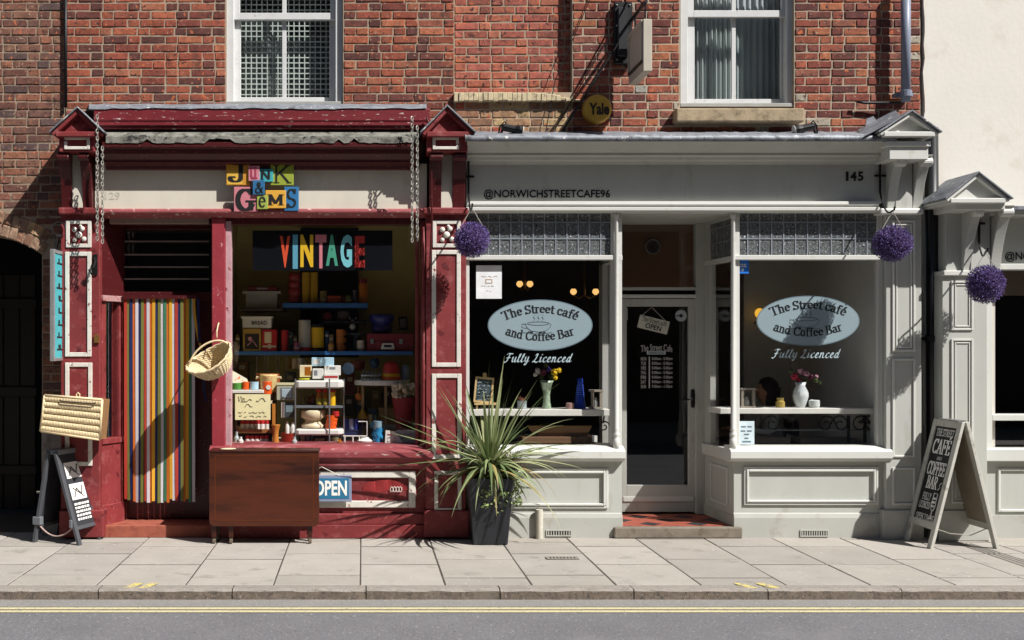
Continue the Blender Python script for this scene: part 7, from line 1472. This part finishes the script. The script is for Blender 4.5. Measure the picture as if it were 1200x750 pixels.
MB().ball((X(890, y), y, Z(367, y)), (.05, .05, .055), 12).build('shade', M('amber lit shade', '#e0a838', .4, 0, emit=.8), t, smooth=True); MB().tube([(X(890, y), y, Z(371, y)), (X(890, y), y+.1, Z(378, y)), (X(890, y), 2.2, Z(378, y))], .012, 6).build('arm', m_brass, t)
t = thing('ceiling_lamp', (X(742, 1.6), 1.6, Z(336, 1.6)), 'ribbed amber lamp glowing behind the fanlight over the cafe door', 'lamp'); y = 1.6
m = MB(); m.lathe([(.22, Z(334, y)), (.24, Z(332, y)), (.24, Z(325, y)), (.20, Z(322, y))], (X(740, y), y+.24, 0), 28); m.build('shade', M('amber ribbed glass', '#8a5a1c', .4, .4, 60, emit=.35, stretch=(4, 4, .2)), t); MB().tube([(X(740, y), y+.24, 3.05), (X(740, y), y+.24, Z(322, y))], .008, 6).build('stem', m_brass, t)
t = thing('wall_clock', (X(765, 1.3), 1.34, Z(297, 1.3)), 'round wall clock dimly seen through the fanlight over the cafe door', 'clock'); y = 1.3
m = MB(); m.tube([(X(765, y)+.072*cos(a), y, Z(289, y)+.072*sin(a)) for a in [2*pi*k/32 for k in range(32)]], .008, 6, closed=True); m.build('rim', P('pale rim', '#8d887e', .4), t); m = MB(); m.lathe([(0, y+.005), (.07, y+.005), (.07, y+.02), (0, y+.02)], (X(765, y), 0, Z(289, y)), 28, axis='y', cap=False); m.build('face', P('dim clock face', '#4a4238', .6), t); m = MB(); m.tube([(X(765, y), y, Z(289, y)), (X(768, y), y, Z(284, y))], .003, 4); m.tube([(X(765, y), y, Z(289, y)), (X(761, y), y, Z(291, y))], .003, 4); m.build('hands', BK, t)
structure(MB().box(X(722, 1.4), X(824, 1.4), 1.36, 1.42, Z(346, 1.36), 3.0).build('cafe_bulkhead', M('brown bulkhead', '#7a5a40', .8, .06)))
# ------------------------------------------------------------------ the seated customer
def person():
    y = 1.3; fx = X(897, y)
    t = thing('person', (fx+.06, y, .1), 'dark-haired person in a pale top sitting side-on behind the right cafe window', 'person')
    V = []; E = []; Rr = []
    def v(p, r_, par=None):
        V.append(p); Rr.append(r_)
        if par is not None: E.append((par, len(V)-1))
        return len(V)-1
    pel = v((fx+.07, y, .62), (.15, .12)); b1 = v((fx+.08, y, .80), (.125, .1), pel); b2 = v((fx+.05, y, .97), (.14, .1), b1); nb_ = v((fx+.03, y, 1.10), (.07, .06), b2); nk = v((fx+.01, y, 1.16), (.052, .05), nb_)
    jaw = v((fx-.03, y, 1.215), (.062, .068), nk); hd = v((fx-.0, y, 1.285), (.085, .098), jaw); tp = v((fx+.01, y, 1.345), (.06, .07), hd); v((fx-.105, y, 1.262), (.014, .012), hd)
    for s_ in (-1, 1):
        v((fx+.0, y+s_*.085, 1.27), (.016, .02), hd)
        sh = v((fx+.05, y+s_*.165, 1.04), (.058, .055), b2); el = v((fx-.03, y+s_*.225, .84), (.042, .04), sh); wr = v((fx-.24, y+s_*.13, .885), (.026, .024), el); pa = v((fx-.30, y+s_*.105, .885), (.03, .018), wr)
        for q, (dy, L) in enumerate(((-.03, .068), (-.01, .082), (.01, .078), (.028, .06))):
            k1_ = v((fx-.335, y+s_*(.1+dy*.9), .885), (.0095, .0085), pa); k2_ = v((fx-.335-L*.5, y+s_*(.1+dy), .882), (.0085, .008), k1_); v((fx-.335-L, y+s_*(.1+dy*1.05), .873), (.007, .0065), k2_)
        th1 = v((fx-.275, y+s_*.07, .883), (.011, .01), wr); v((fx-.315, y+s_*.045, .877), (.008, .008), th1)
        hp = v((fx+.03, y+s_*.095, .60), (.09, .085), pel); kn = v((fx-.37, y+s_*.1, .62), (.062, .06), hp); an = v((fx-.35, y+s_*.1, .19), (.04, .038), kn); v((fx-.49, y+s_*.11, .14), (.035, .028), an)
    me = bpy.data.meshes.new('body'); me.from_pydata(V, E, []); o = bpy.data.objects.new('body', me); COL.objects.link(o)
    sk = o.modifiers.new('skin', 'SKIN'); 
    if not me.skin_vertices: bpy.context.view_layer.objects.active = o
    try:
        for i, r_ in enumerate(Rr): me.skin_vertices[0].data[i].radius = r_
        me.skin_vertices[0].data[0].use_root = True
    except Exception:
        bm = bmesh.new(); bm.from_mesh(me); ly = bm.verts.layers.skin.verify(); bm.verts.ensure_lookup_table()
        for i, r_ in enumerate(Rr): bm.verts[i][ly].radius = r_; bm.verts[i][ly].use_root = (i == 0)
        bm.to_mesh(me); bm.free()
    sb = o.modifiers.new('smooth', 'SUBSURF'); sb.levels = 2; sb.render_levels = 2
    dg = bpy.context.evaluated_depsgraph_get(); m2 = bpy.data.meshes.new_from_object(o.evaluated_get(dg)); bpy.data.objects.remove(o)
    o = bpy.data.objects.new('body', m2); COL.objects.link(o); WORLD[o.name] = Vector((0, 0, 0)); adopt(o, t)
    m2.materials.clear()
    for q in (M('skin', '#b58468', .5), M('pale top', '#b3b3b0', .85, .05), M('dark trousers', '#22262e', .9)): m2.materials.append(q)
    for p in m2.polygons:
        c = p.center; p.use_smooth = True
        p.material_index = 2 if c.z < .66 else (0 if c.z > 1.12 or (c.x < fx-.225 and c.z > .7) else 1)
    h = MB(); h.ball((fx+.025, y, 1.30), (.105, .1, .105), 18, k=12); h.v = [(p[0] if not (p[0] < fx-.055) else fx-.055, p[1], p[2]) for p in h.v]
    h.lathe([(.02, 1.02), (.075, 1.06), (.09, 1.18), (.095, 1.30)], (fx+.055, y, 0), 16); h.build('hair', M('dark brown hair', '#1a1210', .55, .2, 40, stretch=(4, 4, .4)), t, smooth=True)
    e = MB()
    for s_ in (-1, 1): e.ball((fx-.083, y+s_*.032, 1.283), .011, 8)
    e.build('eyes', M('eye white', '#c9c4bc', .2), t, smooth=True); m = MB(); m.ball((fx-.088, y, 1.222), (.008, .022, .006), 8); m.build('mouth', M('lip', '#8a4a44', .5), t, smooth=True)
    c = thing('cafe_chair', (fx+.1, y, .1), 'dark wooden chair under the seated person in the cafe', 'chair'); mw = P('dark stained wood', '#3a281c', .5)
    MB().box(fx-.12, fx+.28, y-.2, y+.2, .5, .535).build('seat', mw, c, bevel=.008)
    for a in (fx-.09, fx+.25):
        for b_ in (-.17, .17): MB().box(a-.018, a+.018, y+b_-.018, y+b_+.018, .1, .5 if a < fx else .98).build('leg', mw, c)
    MB().box(fx+.24, fx+.26, y-.15, y+.15, .82, .96).build('backrest', mw, c, bevel=.01)
    tb = thing('cafe_table', (fx-.5, y, .1), 'small round cafe table in front of the seated person', 'table')
    MB().lathe([(.3, .825), (.31, .83), (.31, .85), (.3, .855)], (fx-.5, y, 0), 32).build('table_top', P('table wood', '#5a4634', .4), tb); MB().lathe([(.2, .1), (.19, .12), (.03, .15), (.025, .5), (.03, .82)], (fx-.5, y, 0), 16).build('pedestal', m_black, tb)
person()
